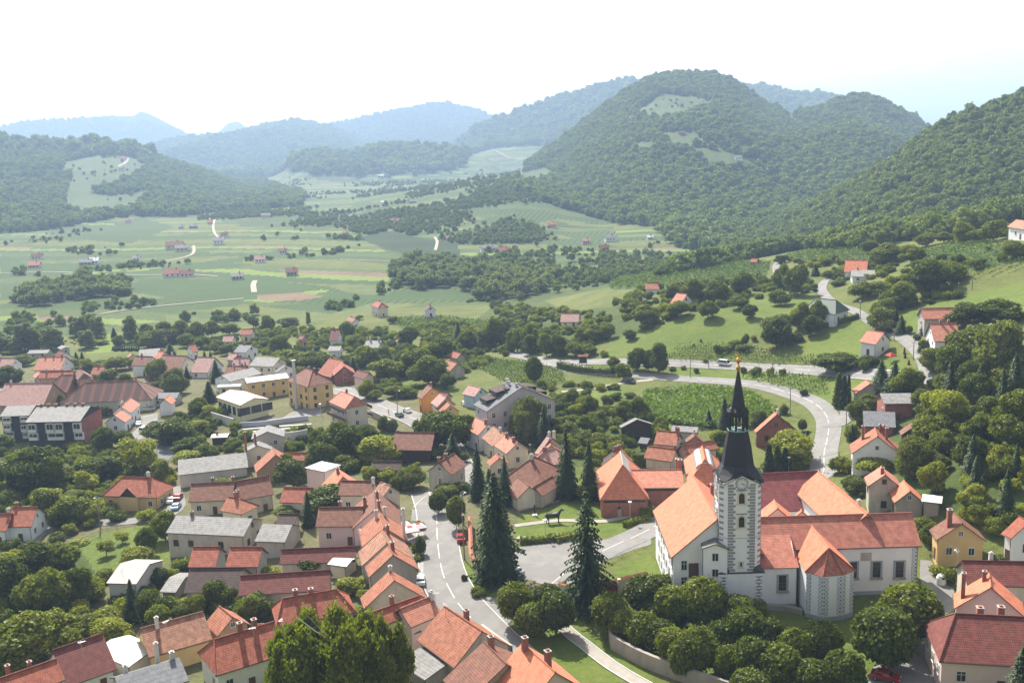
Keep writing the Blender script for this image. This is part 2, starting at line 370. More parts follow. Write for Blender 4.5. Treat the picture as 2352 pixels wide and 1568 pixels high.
# land use, as outlines of the real patches of ground (photo positions), later ones win
FORESTS = {
 'spur': [(1500,640),(1650,592),(1700,562),(1800,500),(1900,440),(2000,385),(2135,285),(2352,180),(2900,40),(2900,540),(2352,505),(2250,525),(2150,548),(2000,575),(1850,572),(1800,580),(1700,600),(1640,615)],
 'big': [(1080,395),(1180,370),(1240,320),(1400,200),(1480,150),(1700,150),(1960,190),(2140,270),(2140,300),(2000,390),(1900,445),(1800,505),(1700,565),(1650,585),(1560,570),(1500,520),(1420,515),(1330,490),(1250,465),(1190,440),(1150,430),(1230,380)],
 'left': [(-700,280),(0,300),(300,310),(450,360),(600,415),(700,450),(690,475),(560,480),(470,490),(400,500),(300,495),(200,512),(100,530),(-100,545),(-700,560)],
 'far': [(-700,200),(2400,100),(2400,330),(1300,330),(1180,338),(1060,345),(900,365),(760,380),(640,378),(560,370),(-700,330)],
 'knoll': [(600,385),(700,340),(900,310),(1060,325),(1090,345),(1060,385),(960,402),(860,400),(760,405),(640,392)],
 'mid': [(905,620),(960,600),(1050,605),(1150,610),(1250,615),(1290,640),(1250,672),(1190,690),(1100,690),(1050,655),(950,668),(900,640)],
 'mid2': [(820,545),(900,530),(960,545),(1050,560),(1060,590),(960,590),(880,570)],
 'grove': [(28,692),(100,660),(200,645),(290,650),(297,678),(180,690),(60,708)],
}
CLEAR = [[(1460,257),(1520,215),(1600,222),(1655,240),(1600,255),(1550,277),(1485,277)], [(1785,243),(1838,240),(1822,268),(1850,290),(1812,277)],
         [(1510,305),(1590,300),(1620,325),(1560,340)], [(1590,340),(1660,345),(1760,378),(1700,392),(1630,386)], [(1460,330),(1500,325),(1510,345),(1470,350)], [(1690,330),(1740,335),(1730,350),(1695,348)],
         [(228,355),(300,348),(318,372),(345,380),(300,410),(250,430),(200,440),(250,450),(330,440),(335,470),(240,492),(150,485),(150,440),(170,400),(140,395),(150,372)],
         [(1190,400),(1250,385),(1290,400),(1240,425),(1190,425)]]
PATCH = [
 ('pale', [(300,505),(480,500),(700,560),(800,540),(790,575),(640,575),(480,600),(300,620),(0,700),(0,640)]),
 ('field', [(0,560),(300,560),(480,530),(480,600),(300,630),(0,690)]),
 ('corn', [(0,600),(130,605),(250,600),(380,595),(380,612),(250,620),(0,640)]),
 ('corn', [(0,668),(200,640),(420,608),(560,590),(560,600),(400,625),(200,660),(0,690)]),
 ('corn', [(320,640),(560,642),(740,655),(600,690),(420,720),(320,715),(420,690),(300,670)]),
 ('lime', [(560,690),(740,664),(760,668),(620,695)]),
 ('corn', [(480,712),(640,700),(790,690),(870,700),(800,720),(620,732),(500,728)]),
 ('soil', [(590,678),(690,672),(750,680),(690,690),(600,690)]),
 ('soil', [(70,728),(170,726),(170,745),(120,742)]),
 ('pale', [(640,560),(800,530),(900,590),(940,640),(870,690),(760,660),(640,620)]),
 ('field', [(760,560),(860,565),(940,600),(900,612),(760,590)]),
 ('pale', [(380,720),(560,700),(760,720),(880,690),(960,700),(700,742),(380,750)]),
 ('lime', [(180,770),(340,765),(350,800),(200,812)]),
 ('vine', [(540,505),(680,490),(660,512),(555,520)]), ('vine', [(700,510),(780,520),(740,530),(700,528)]),
 ('vine', [(100,520),(260,520),(320,500),(400,520),(300,560),(120,545)]),
 ('vine', [(630,488),(760,455),(900,470),(880,500),(700,510)]),
 ('vine', [(1000,470),(1160,430),(1200,440),(1120,480),(1000,500)]), ('vine', [(1060,510),(1250,480),(1290,500),(1200,520)]),
 ('vine', [(1190,400),(1270,390),(1290,410),(1200,430)]), ('vine', [(1440,540),(1540,545),(1560,570),(1480,575)]),
 ('pale', [(1000,540),(1100,535),(1160,555),(1060,555)]), ('soil', [(1120,525),(1180,520),(1200,540),(1140,545)]),
 ('pale', [(1400,500),(1500,520),(1640,580),(1560,600),(1440,590)]), 
 ('pale', [(600,400),(760,395),(900,420),(840,450),(640,440)]), ('field', [(500,450),(700,430),(850,440),(800,480),(600,500),(480,490)]),
 ('pale', [(1000,350),(1230,335),(1240,345),(1180,375),(1060,385)]),
 # slopes on the right
 ('lawn', [(1400,780),(1560,730),(1700,690),(1860,670),(1900,700),(1760,760),(1560,822),(1400,815)]),
 ('rough', [(1150,690),(1400,650),(1500,690),(1500,760),(1400,780),(1200,800),(1060,760)]),
 ('grass', [(1250,690),(1400,660),(1560,640),(1560,690),(1440,700),(1300,715)]),
 ('vine', [(1400,640),(1480,615),(1700,603),(1770,605),(1760,640),(1620,665),(1400,665)]),
 ('vine', [(1800,592),(1850,578),(2000,572),(2060,590),(1940,605),(1830,602)]),
 ('vine', [(2080,590),(2200,555),(2352,570),(2352,620),(2200,650),(2120,640)]),
 ('lawn', [(2060,730),(2200,670),(2352,640),(2352,720),(2200,740),(2100,760)]),
 ('grass', [(2120,640),(2352,600),(2352,650),(2100,700)]),
 ('lawn', [(1840,790),(1960,730),(2000,745),(2050,790),(2090,860),(1980,850),(1850,830)]),
 ('lawn', [(1540,840),(2000,862),(1990,900),(1900,940),(1780,900),(1560,868)]),
 ('grass', [(1420,900),(1560,880),(1760,900),(1860,960),(1860,1080),(1760,1060),(1700,960),(1420,960)]),
 ('corn', [(1480,900),(1600,890),(1720,905),(1790,950),(1720,985),(1560,980),(1470,950)]),
 ('lawn', [(1220,925),(1420,880),(1440,900),(1280,940)]), ('lawn', [(1330,840),(1420,838),(1470,852),(1400,860),(1320,852)]),
 ('yard', [(0,850),(300,830),(500,820),(760,830),(900,900),(1300,1050),(1300,1568),(0,1568),(0,1060),(300,1020),(0,1000)]),
 ('grass', [(1100,825),(1300,860),(1300,900),(1140,880),(1080,850)]),
 ('lawn', [(880,880),(1010,880),(1060,900),(960,905),(880,895)]),
 ('lawn', [(180,1240),(380,1190),(390,1290),(310,1320),(200,1310)]),
 ('rough', [(0,1240),(180,1250),(230,1330),(150,1450),(0,1480)]), ('rough', [(0,1050),(220,1030),(400,1080),(230,1180),(0,1170)]),
 ('rough', [(560,1000),(900,1000),(1000,1110),(720,1080),(640,1060)]),
 ('rough', [(1260,930),(1480,950),(1560,1020),(1300,1080)]),
 ('rough', [(1940,1000),(2000,1100),(2200,1180),(2352,1200),(2352,900),(2140,880),(2060,900)]),
 ('lawn', [(1040,1300),(1100,1280),(1180,1480),(1130,1400)]), ('lawn', [(1170,1440),(1420,1400),(1500,1568),(1280,1568)]),
 ('lawn', [(1190,1185),(1320,1150),(1480,1180),(1490,1210),(1300,1250),(1180,1230)]), ('lawn', [(1390,1330),(1440,1290),(1490,1270),(1530,1330)]),
 ('lawn', [(1380,1450),(1700,1400),(2160,1290),(2130,1568),(1640,1568),(1420,1500)]),
 ('lawn', [(860,1250),(960,1260),(980,1300),(940,1330)]),
]
G_LIME = grass_mat('bright_mown_meadow', [(.12, .18, .035), (.14, .2, .04), (.16, .2, .05)], .02, .4); GMATS.append(G_LIME); GI['lime'] = 10
def zones(U, V, Rr):
    z = np.full(U.shape, GI['field']); z[Rr < 620] = GI['grass']
    # strips of valley farmland
    return z
Uc, Vc = project(np.stack([GX, GY, GZ], -1))
Uf = (Uc[:-1, :-1]+Uc[1:, 1:])/2; Vf = (Vc[:-1, :-1]+Vc[1:, 1:])/2; Rf = (RR[:-1, :-1]+RR[1:, 1:])/2
Z = zones(Uf, Vf, Rf)
gx = (GX[:-1, :-1]+GX[1:, 1:])/2; gy = (GY[:-1, :-1]+GY[1:, 1:])/2
strip = (np.floor((gx*.22+gy*.97)/30+fbm(gx/400, gy/400, 9)*6)*7+np.floor((gx-gy*.2)/170+fbm(gx/300, gy/300, 19)*2)*13).astype(int) % 9
val = (Rf > 640)
for k, zz in ((0, 'corn'), (1, 'pale'), (3, 'corn'), (5, 'pale'), (7, 'vine')): Z[val & (strip == k)] = GI[zz]
for nm, poly in PATCH:
    Z[inpoly(Uf, Vf, poly)] = GI[nm]
st2 = (np.floor((gx*.3+gy*.95)/17+fbm(gx/300, gy/300, 49)*9)*5+np.floor((gx-gy*.3)/120+fbm(gx/200, gy/260, 59)*2)*11).astype(int) % 11
open_ = (Rf > 640) & ((Z == GI['pale']) | (Z == GI['field']))
for k, zz in ((0, 'corn'), (2, 'vine'), (4, 'field'), (5, 'lime'), (7, 'corn'), (9, 'grass'), (3, 'grass')): Z[open_ & (st2 == k)] = GI[zz]
Z[open_ & (st2 == 10) & (fbm(gx/90, gy/90, 4) > .55)] = GI['soil']
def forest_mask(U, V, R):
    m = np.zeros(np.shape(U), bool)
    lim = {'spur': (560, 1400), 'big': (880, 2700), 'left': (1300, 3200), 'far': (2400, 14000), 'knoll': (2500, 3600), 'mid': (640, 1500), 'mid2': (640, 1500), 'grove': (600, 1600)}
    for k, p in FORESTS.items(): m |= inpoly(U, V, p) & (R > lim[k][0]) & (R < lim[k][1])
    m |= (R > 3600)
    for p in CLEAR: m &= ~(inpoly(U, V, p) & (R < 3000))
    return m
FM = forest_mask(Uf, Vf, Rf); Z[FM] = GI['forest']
for p in CLEAR: Z[inpoly(Uf, Vf, p) & (Rf > 900) & (Rf < 3000)] = GI['field']
nr, nc = GX.shape
idx = np.arange(nr*nc).reshape(nr, nc)
quads = np.stack([idx[:-1, :-1], idx[:-1, 1:], idx[1:, 1:], idx[1:, :-1]], -1).reshape(-1, 4)[:, ::-1]
gm = np_mesh('ground', np.stack([GX, GY, GZ], -1).reshape(-1, 3), quads, GMATS, Z.reshape(-1))
gm.polygons.foreach_set('use_smooth', [True]*len(gm.polygons))
go = bpy.data.objects.new('ground', gm); COL.objects.link(go); tag(go, kind='structure')
# ------------------------------------------------------------------ foliage
def leaf_mat(name, c, var=.5, trans=.35, hue=.03):
    m, nt, out = new_mat(name); oi = N(nt, 'ShaderNodeObjectInfo'); g = N(nt, 'ShaderNodeNewGeometry')
    f = noise(nt, .9, g.outputs['Position'], 3); f2 = noise(nt, 1.9, g.outputs['Position'], 3, .8)
    r = ramp(nt, oi.outputs['Random'], [(0, mul(c, 1-var)), (.5, c), (1, (min(1, c[0]*(1+var)), min(1, c[1]*(1+var*.8)), c[2]*(1-var*.3)))])
    k = mixc(nt, ramp(nt, f, [(.3, 0.0), (.7, 1.0)]), mul(c, .5), r); k = mixc(nt, ramp(nt, f2, [(.4, 0.0), (.62, .8)]), k, (min(1, c[0]*1.9), min(1, c[1]*1.7), c[2]*1.3))
    fl = noise(nt, .014, g.outputs['Position'], 4, .6); k = mixc(nt, ramp(nt, fl, [(.35, .0), (.65, .55)]), k, mixc(nt, 1.0, k, (1.5, 1.35, .8), 'MULTIPLY'))
    d = N(nt, 'ShaderNodeBsdfDiffuse'); nt.links.new(k, d.inputs[0])
    t = N(nt, 'ShaderNodeBsdfTranslucent'); k2 = mixc(nt, 1.0, k, (1.25, 1.5, .45), 'MULTIPLY'); nt.links.new(k2, t.inputs[0])
    gl = N(nt, 'ShaderNodeBsdfGlossy'); gl.inputs['Roughness'].default_value = .5; gl.inputs[0].default_value = (.8, .85, .7, 1)
    a = N(nt, 'ShaderNodeMixShader'); a.inputs[0].default_value = trans; nt.links.new(d.outputs[0], a.inputs[1]); nt.links.new(t.outputs[0], a.inputs[2])
    b = N(nt, 'ShaderNodeMixShader'); b.inputs[0].default_value = .02; nt.links.new(a.outputs[0], b.inputs[1]); nt.links.new(gl.outputs[0], b.inputs[2])
    nt.links.new(b.outputs[0], out.inputs[0]); return m
L_OAK = leaf_mat('leaf_green', (.10, .125, .022)); L_LIME = leaf_mat('leaf_yellow_green', (.17, .195, .028)); L_DARK = leaf_mat('leaf_dark_green', (.062, .084, .018))
L_SPR = leaf_mat('spruce_needles', (.02, .038, .017), .3, .12); L_WIL = leaf_mat('willow_silver_leaf', (.105, .125, .062)); L_BIR = leaf_mat('birch_leaf', (.115, .135, .02), .2, .4)
L_FAR = leaf_mat('forest_leaf', (.11, .15, .05), .5, .3); L_GRY = leaf_mat('riverside_leaf', (.12, .15, .075), .3)
BARK = plain('bark', (.10, .075, .055), .95); BARKW = plain('birch_bark', (.45, .43, .38), .9)

def leaves_mesh(name, C, Nn, size, mat, rng, extra=None, aspect=1.0, down=None):
    """one small kite-shaped leaf cluster per centre, roughly facing Nn"""
    n = len(C); nn = Nn+rng.normal(0, .55, (n, 3)); nn /= np.linalg.norm(nn, axis=1)[:, None]+1e-9
    a = np.cross(nn, rng.normal(0, 1, (n, 3))); a /= np.linalg.norm(a, axis=1)[:, None]+1e-9
    if down is not None:
        a = a*(1-down)+np.array([0, 0, -1.0])*down; a /= np.linalg.norm(a, axis=1)[:, None]+1e-9
    b = np.cross(nn, a); b /= np.linalg.norm(b, axis=1)[:, None]+1e-9
    s = (size*rng.uniform(.6, 1.35, n))[:, None]*.5
    lift = nn*s*.35
    V = np.stack([C-a*s*aspect, C+b*s+lift*.6, C+a*s*aspect-lift, C-b*s+lift*.6], 1).reshape(-1, 3)
    Fq = np.arange(4*n).reshape(n, 4)
    return V, Fq
def blob(c, r, seed, sub=2, amp=.25):
    bm = bmesh.new(); bmesh.ops.create_icosphere(bm, subdivisions=sub, radius=1)
    V = np.array([v.co[:] for v in bm.verts]); Fq = np.array([[v.index for v in f.verts] for f in bm.faces]); bm.free()
    n = fbm(V[:, 0]*2.1+seed*3.1+V[:, 2], V[:, 1]*2.1+V[:, 2]*1.7, seed, 3)
    V = V*(1+amp*(n[:, None]-.45)*2)*np.array(r)+np.array(c); return V, Fq
def crown_puffs(puffs, nl, size, mat, seed, name='crown', core=.62, aspect=1.0, down=None, jit=.15, sub=1):
    rng = np.random.default_rng(seed); P = np.array([p[0] for p in puffs]); R = np.array([p[1] for p in puffs], float)
    area = (R[:, 0]*R[:, 2]); k = rng.choice(len(P), nl*2, p=area/area.sum())
    d = rng.normal(0, 1, (nl*2, 3)); d[:, 2] = np.where(rng.random(nl*2) < .25, -np.abs(d[:, 2]), np.abs(d[:, 2])*1.1-.25); d /= np.linalg.norm(d, axis=1)[:, None]
    bump = fbm(d[:, 0]*3+k*5.1, d[:, 1]*3+d[:, 2]*2.3, seed, 2)
    C = P[k]+d*R[k]*(.80+.30*bump+rng.normal(0, jit, nl*2))[:, None]
    inside = np.zeros(len(C), bool)
    for i in range(len(P)): inside |= ((((C-P[i])/R[i])**2).sum(1) < .58) & (k != i)
    C = C[~inside][:nl]; d = d[~inside][:nl]
    V, Fq = leaves_mesh(name, C, d, size, mat, rng, aspect=aspect, down=down)
    tri = np.concatenate([Fq[:, [0, 1, 2]], Fq[:, [0, 2, 3]]]); VV = [V]; FF = [tri]; off = len(V)
    if core:  # solid inner shells added to block light through the leaves
        for i, (c, r) in enumerate(puffs):
            bv, bf = blob(c, np.array(r)*core, seed+i, sub); VV.append(bv); FF.append(bf+off); off += len(bv)
    return np_mesh(name, np.concatenate(VV), np.concatenate(FF), [mat])
def puffs_broad(h, w, seed, n=14, low=.25, flat=1.0):
    rng = random.Random(seed); P = [((0, 0, h*.58), (w*.30, w*.30, h*.30))]
    for i in range(n):
        a = i*2.399+rng.uniform(-.4, .4); t = rng.uniform(low, .86); rr = w*.5*math.sin(math.pi*min(1, max(.12, (t-low*.5)/(1-low*.5)))**.9)*rng.uniform(.5, .78)
        s = rng.uniform(.15, .25)*w
        P.append(((math.cos(a)*rr, math.sin(a)*rr, h*t), (s, s, s*rng.uniform(.75, 1.05)*flat)))
    P.append(((0, 0, h*.84), (w*.2, w*.2, h*.15))); return P
def trunk_mesh(h, r, top, seed, limbs=4, mat=None, spread=.25):
    rng = random.Random(seed); b = MB(); mat = mat or BARK
    pts = [(0, 0, -.4)]; x = y = 0
    for i in range(1, 6):
        x += rng.uniform(-.02, .02)*h; y += rng.uniform(-.02, .02)*h; pts.append((x, y, top*h*i/5))
    b.tube(pts, [r*1.35, r, r*.85, r*.7, r*.5, r*.25], 7, mat)
    for i in range(limbs):
        k = pts[2+i % 3]; a = i*2.4+rng.uniform(-.5, .5); L = h*spread*rng.uniform(.7, 1.2)
        b.tube([k, (k[0]+math.cos(a)*L*.5, k[1]+math.sin(a)*L*.5, k[2]+L*.45), (k[0]+math.cos(a)*L, k[1]+math.sin(a)*L, k[2]+L*1.1)], [r*.5, r*.32, r*.12], 5, mat, cap=False)
    return b.mesh('trunk')
def spruce_mesh(h, w, seed, sparse=False, mat=None):
    rng = np.random.default_rng(seed); V = []; Fq = []; n = 0
    levels = int(h*(2.0 if sparse else 2.9))
    for i in range(levels):
        t = (i+rng.uniform(0, .8))/levels; z = h*(.06+.94*t); rad = w*.5*(1-t)**.8*rng.uniform(.72, 1.12)+.12
        nb = max(5, int((8 if sparse else 11)*(1-t)+4)); a0 = rng.uniform(0, 6.28)
        for j in range(nb):
            a = a0+j*6.283/nb+rng.uniform(-.25, .25); rr = rad*rng.uniform(.7, 1.1); drp = rr*rng.uniform(.25, .5); dx, dy = math.cos(a), math.sin(a)
            ns = max(2, int(rr/.42))
            for s in range(ns):
                q0 = s/ns; q1 = (s+1.25)/ns; wd = (.55 if not sparse else .5)*(1.15-q0*.65)*(.55+rr*.09)
                zz0 = z-drp*q0*q0+(.25*rr*q0 if t > .7 else 0); zz1 = z-drp*q1*q1+(.25*rr*q1 if t > .7 else 0)
                px, py = dx*rr*q0, dy*rr*q0; qx, qy = dx*rr*q1, dy*rr*q1; sgn = rng.uniform(-.22, .22)
                V += [(px, py, zz0+.03), (px*.5+qx*.5-dy*wd, py*.5+qy*.5+dx*wd, (zz0+zz1)/2-.22-sgn-wd*.3), (qx, qy, zz1), (px*.5+qx*.5+dy*wd, py*.5+qy*.5-dx*wd, (zz0+zz1)/2-.22+sgn-wd*.3)]
                Fq.append((n, n+1, n+2)); Fq.append((n, n+2, n+3)); n += 4
    V = np.array(V); Fq = np.array(Fq)
    if not sparse:   # dense inner cone of shaded twigs
        m = 10; cv = [(0, 0, h*.97)]+[(w*.5*.5*math.cos(k*6.283/m)*(1+.2*(k % 2)), w*.5*.5*math.sin(k*6.283/m)*(1+.2*(k % 2)), h*.1) for k in range(m)]
        cf = [(0, 1+k, 1+(k+1) % m) for k in range(m)]; Fq = np.concatenate([Fq, np.array(cf)+len(V)]); V = np.concatenate([V, np.array(cv)])
    return np_mesh('crown', V, Fq, [mat or L_SPR])
# every kind: list of (crown mesh, trunk mesh), natural height and width
KH = {}
def kind(nm, h, w, fn, tk, n=3): KH[nm] = (h, w, [(fn(i), tk(i)) for i in range(n)])
kind('broad', 10, 9, lambda i: crown_puffs(puffs_broad(10, 9, 100+i, 17), 5000, .56, L_OAK, 100+i), lambda i: trunk_mesh(10, .22, .7, i), 4)
kind('dark', 10, 9, lambda i: crown_puffs(puffs_broad(10, 9, 140+i, 15), 4800, .56, L_DARK, 140+i), lambda i: trunk_mesh(10, .22, .7, i), 3)
kind('lime', 10, 9, lambda i: crown_puffs(puffs_broad(10, 9, 160+i, 16), 4800, .56, L_LIME, 160+i), lambda i: trunk_mesh(10, .2, .7, i), 3)
def round_puffs(s):
    rng = random.Random(s); P = [((0, 0, 4.6), (3.3, 3.3, 3.2))]
    for i in range(26):
        z = rng.uniform(-.75, 1); a = i*2.399; q = math.sqrt(1-z*z); P.append(((q*math.cos(a)*2.7, q*math.sin(a)*2.7, 4.6+z*2.6), (1.15, 1.15, 1.0)))
    return P
kind('round', 8.2, 8, lambda i: crown_puffs(round_puffs(i+3), 7500, .48, L_DARK if i % 3 else L_OAK, 180+i, jit=.12), lambda i: trunk_mesh(8.2, .2, .5, i), 4)
kind('tall', 14, 6.5, lambda i: crown_puffs([((math.cos(k*2.4)*1.3, math.sin(k*2.4)*1.3, 2.2+k*.82), (1.9-.06*k, 1.9-.06*k, 1.7)) for k in range(14)], 5200, .46, L_GRY, 200+i), lambda i: trunk_mesh(14, .22, .8, i), 3)
kind('willow', 10, 10, lambda i: crown_puffs(puffs_broad(10, 10, 220+i, 18, .18), 7500, .5, L_WIL, 220+i, aspect=1.5, down=.5), lambda i: trunk_mesh(10, .25, .7, i), 3)
def birch_puffs(s):
    rng = random.Random(s+5); P = []
    for i in range(7):
        a = i*2.399+s; r_ = 0 if i == 0 else rng.uniform(3.0, 4.6); hh = 16.5 if i == 0 else rng.uniform(11, 15.5)
        for c_, q in puffs_broad(hh, 6.6, s*10+i, 9, .22): P.append(((c_[0]+math.cos(a)*r_, c_[1]+math.sin(a)*r_, c_[2]), (q[0]*.8, q[1]*.8, q[2]*1.1)))
    return P
kind('birch', 17, 14, lambda i: crown_puffs(birch_puffs(i), 34000, .40, L_BIR, 240+i, aspect=1.9, down=.6, core=.5, jit=.3), lambda i: trunk_mesh(17, .28, .85, i, 8, BARKW), 2)
kind('spruce', 16, 7.5, lambda i: spruce_mesh(16, 7.5, 260+i), lambda i: trunk_mesh(16, .2, .9, i, 0), 3)
kind('sparse', 16, 8.5, lambda i: spruce_mesh(16, 9.5, 280+i, True), lambda i: trunk_mesh(16, .22, .95, i, 0), 1)
kind('thuja', 8, 2.2, lambda i: crown_puffs([((0, 0, .9+k*.9), (1.05-.09*k, 1.05-.09*k, .95)) for k in range(8)], 2600, .3, L_SPR if i else L_DARK, 300+i), lambda i: trunk_mesh(8, .12, .5, i, 0), 2)
kind('bush', 2.6, 3.4, lambda i: crown_puffs([((math.cos(k*2.4)*.8, math.sin(k*2.4)*.8, .9+.35*(k % 3)), (.95, .95, .85)) for k in range(7)], 1500, .28, (L_OAK, L_DARK, L_LIME)[i], 320+i), lambda i: trunk_mesh(2.6, .06, .5, i, 2), 3)
kind('small', 4.5, 3.4, lambda i: crown_puffs([((math.cos(k*2.4)*.9, math.sin(k*2.4)*.9, 1.9+.45*(k % 5)), (.75, .75, .7)) for k in range(9)], 1500, .27, (L_OAK, L_LIME)[i], 340+i, core=.5, jit=.2), lambda i: trunk_mesh(4.5, .09, .7, i), 2)

# ------------------------------------------------------------------ masses of trees too many to count
def gn_group(coll, cnt):
    ng = bpy.data.node_groups.new('scatter', 'GeometryNodeTree')
    ng.interface.new_socket('Geometry', in_out='INPUT', socket_type='NodeSocketGeometry'); ng.interface.new_socket('Geometry', in_out='OUTPUT', socket_type='NodeSocketGeometry')
    A = ng.nodes.new; L = ng.links.new
    gi = A('NodeGroupInput'); go_ = A('NodeGroupOutput'); ci = A('GeometryNodeCollectionInfo'); ci.inputs['Collection'].default_value = coll
    ci.inputs['Separate Children'].default_value = True; ci.inputs['Reset Children'].default_value = True
    ip = A('GeometryNodeInstanceOnPoints'); ip.inputs['Pick Instance'].default_value = True
    def attr(nm, t):
        n = A('GeometryNodeInputNamedAttribute'); n.data_type = t; n.inputs['Name'].default_value = nm; return n.outputs['Attribute']
    L(gi.outputs[0], ip.inputs['Points']); L(ci.outputs[0], ip.inputs['Instance']); L(attr('pick', 'INT'), ip.inputs['Instance Index'])
    L(attr('scl', 'FLOAT_VECTOR'), ip.inputs['Scale']); L(attr('rot', 'FLOAT_VECTOR'), ip.inputs['Rotation'])
    L(ip.outputs[0], go_.inputs[0]); return ng
_PC = {}
def proto_coll(key, meshes):
    if key in _PC: return _PC[key]
    c = bpy.data.collections.new('source_'+key)
    for i, me in enumerate(meshes):
        o = bpy.data.objects.new('%s_source_%02d' % (key, i), me); c.objects.link(o)
    _PC[key] = (c, len(meshes)); return _PC[key]
def scatter(name, key, meshes, P, scl, **t):
    c, n = proto_coll(key, meshes); me = bpy.data.meshes.new(name); P = np.asarray(P, np.float32)
    me.vertices.add(len(P)); me.vertices.foreach_set('co', P.ravel())
    s = np.asarray(scl, np.float32); s = np.stack([s, s, s*RNG.uniform(.8, 1.2, len(s))], 1) if s.ndim == 1 else s
    a = me.attributes.new('scl', 'FLOAT_VECTOR', 'POINT'); a.data.foreach_set('vector', s.astype(np.float32).ravel())
    r = np.zeros((len(P), 3), np.float32); r[:, 2] = RNG.uniform(0, 6.283, len(P)); a = me.attributes.new('rot', 'FLOAT_VECTOR', 'POINT'); a.data.foreach_set('vector', r.ravel())
    a = me.attributes.new('pick', 'INT', 'POINT'); a.data.foreach_set('value', RNG.integers(0, n, len(P)).astype(np.int32))
    o = bpy.data.objects.new(name, me); COL.objects.link(o); md = o.modifiers.new('scatter', 'NODES'); md.node_group = gn_group(c, n)
    t.setdefault('kind', 'stuff'); tag(o, **t); return o
def far_crown(i, nl, size, mat):
    return crown_puffs(puffs_broad(10, 10, 400+i, 9, .3), nl, size, mat, 400+i, core=.85)
FAR_A = [far_crown(i, 520, 1.25, L_FAR) for i in range(5)]
FAR_B = [far_crown(10+i, 150, 2.2, L_FAR) for i in range(4)]
GRY_A = [far_crown(20+i, 520, 1.1, L_GRY) for i in range(4)]
BRD = [c for c, t_ in KH['broad'][2]]+[c for c, t_ in KH['dark'][2]]+[KH['lime'][2][0][0]]
def forest_pts(rmin, rmax, spac, m_fn, thmin=-40, thmax=40):
    """jittered grid of tree positions in the world, kept where m_fn says wood"""
    n = int(rmax*math.sin(math.radians(40))/spac); xs = np.arange(-n, n+1)*spac; ys = np.arange(rmin*.6, rmax, spac)
    X, Y = np.meshgrid(xs, ys); X = X+RNG.uniform(-.48, .48, X.shape)*spac; Y = Y+RNG.uniform(-.48, .48, Y.shape)*spac
    X = X.ravel(); Y = Y.ravel(); R = np.hypot(X, Y); th = np.degrees(np.arctan2(X, Y)); k = (R > rmin) & (R < rmax) & (abs(th) < 33); X, Y, R = X[k], Y[k], R[k]
    Zg = gz(X, Y); U, V = project(np.stack([X, Y, Zg], -1)); k = (U > -120) & (U < 2470) & m_fn(U, V, R) & visible(X, Y, Zg+14)
    return np.stack([X[k], Y[k], Zg[k]], -1), R[k]
# horizon table: highest ground slope seen nearer than each grid row (used to skip what hills hide)
_el = (GZ-HC)/RR; _hm = np.maximum.accumulate(_el, axis=0)
def visible(x, y, z):
    r = np.hypot(x, y); th = np.arctan2(x, y); i = np.clip(np.searchsorted(RAD, r*.965)-1, 0, len(RAD)-1); j = np.clip(np.round((th-TH[0])/(TH[1]-TH[0])).astype(int), 0, NT-1)
    return (z-HC)/r > _hm[i, j]-.001
def fm(nm):
    lim = {'spur': (560, 1500), 'big': (880, 2800), 'left': (1300, 3300)}
    def f(U, V, R):
        m = inpoly(U, V, FORESTS[nm]) & (R > lim[nm][0]) & (R < lim[nm][1])
        for p in CLEAR: m &= ~inpoly(U, V, p)
        return m
    return f
p, r = forest_pts(560, 1500, 6.6, fm('spur')); print('spur', len(p)); scatter('spur_woodland', 'farA', FAR_A, p-np.array([0, 0, 1.2]), RNG.uniform(.55, 1.15, len(p)), label='dense deciduous wood covering the steep spur at the right', cat='woodland')
p, r = forest_pts(880, 2800, 9.5, fm('big')); print('big', len(p)); scatter('hill_woodland', 'farB', FAR_B, p-np.array([0, 0, 2]), RNG.uniform(.6, 1.5, len(p)), label='wood covering the big rounded hill beyond the vineyards', cat='woodland')
p, r = forest_pts(1300, 3300, 11.5, fm('left')); print('left', len(p)); scatter('western_woodland', 'farB', FAR_B, p-np.array([0, 0, 2]), RNG.uniform(.75, 1.6, len(p)), label='hazy wood covering the long low hill at the left', cat='woodland')
def farm(U, V, R): return (inpoly(U, V, FORESTS['far']) & (R > 2400)) | (inpoly(U, V, FORESTS['knoll']) & (R > 2500) & (R < 3700)) | (R > 3600)
p, r = forest_pts(2400, 7900, 28, farm); print('far', len(p)); scatter('mountain_woodland', 'farB', FAR_B, p-np.array([0, 0, 4]), RNG.uniform(1.8, 3.3, len(p)), label='blue hazy woods on the distant mountain ridges', cat='woodland')
def poly_pts(polys, spac, rmax=5000, rmin=0):
    out = []
    for poly in polys:
        q = np.array([hit(u, v)[:2] for u, v in poly]); x0, y0 = q.min(0)-5; x1, y1 = q.max(0)+5
        X, Y = np.meshgrid(np.arange(x0, x1, spac), np.arange(y0, y1, spac)); X = (X+RNG.uniform(-.5, .5, X.shape)*spac).ravel(); Y = (Y+RNG.uniform(-.5, .5, Y.shape)*spac).ravel()
        k = inpoly(X, Y, q); out.append(np.stack([X[k], Y[k], gz(X[k], Y[k])], -1))
    return np.concatenate(out)
p = poly_pts([FORESTS['mid'], FORESTS['grove']], 8); print('mid', len(p))
scatter('valley_woodland', 'gryA', GRY_A, p-np.array([0, 0, .6]), RNG.uniform(.5, 1.15, len(p)), label='grey green wood along the river in the middle of the valley', cat='woodland')
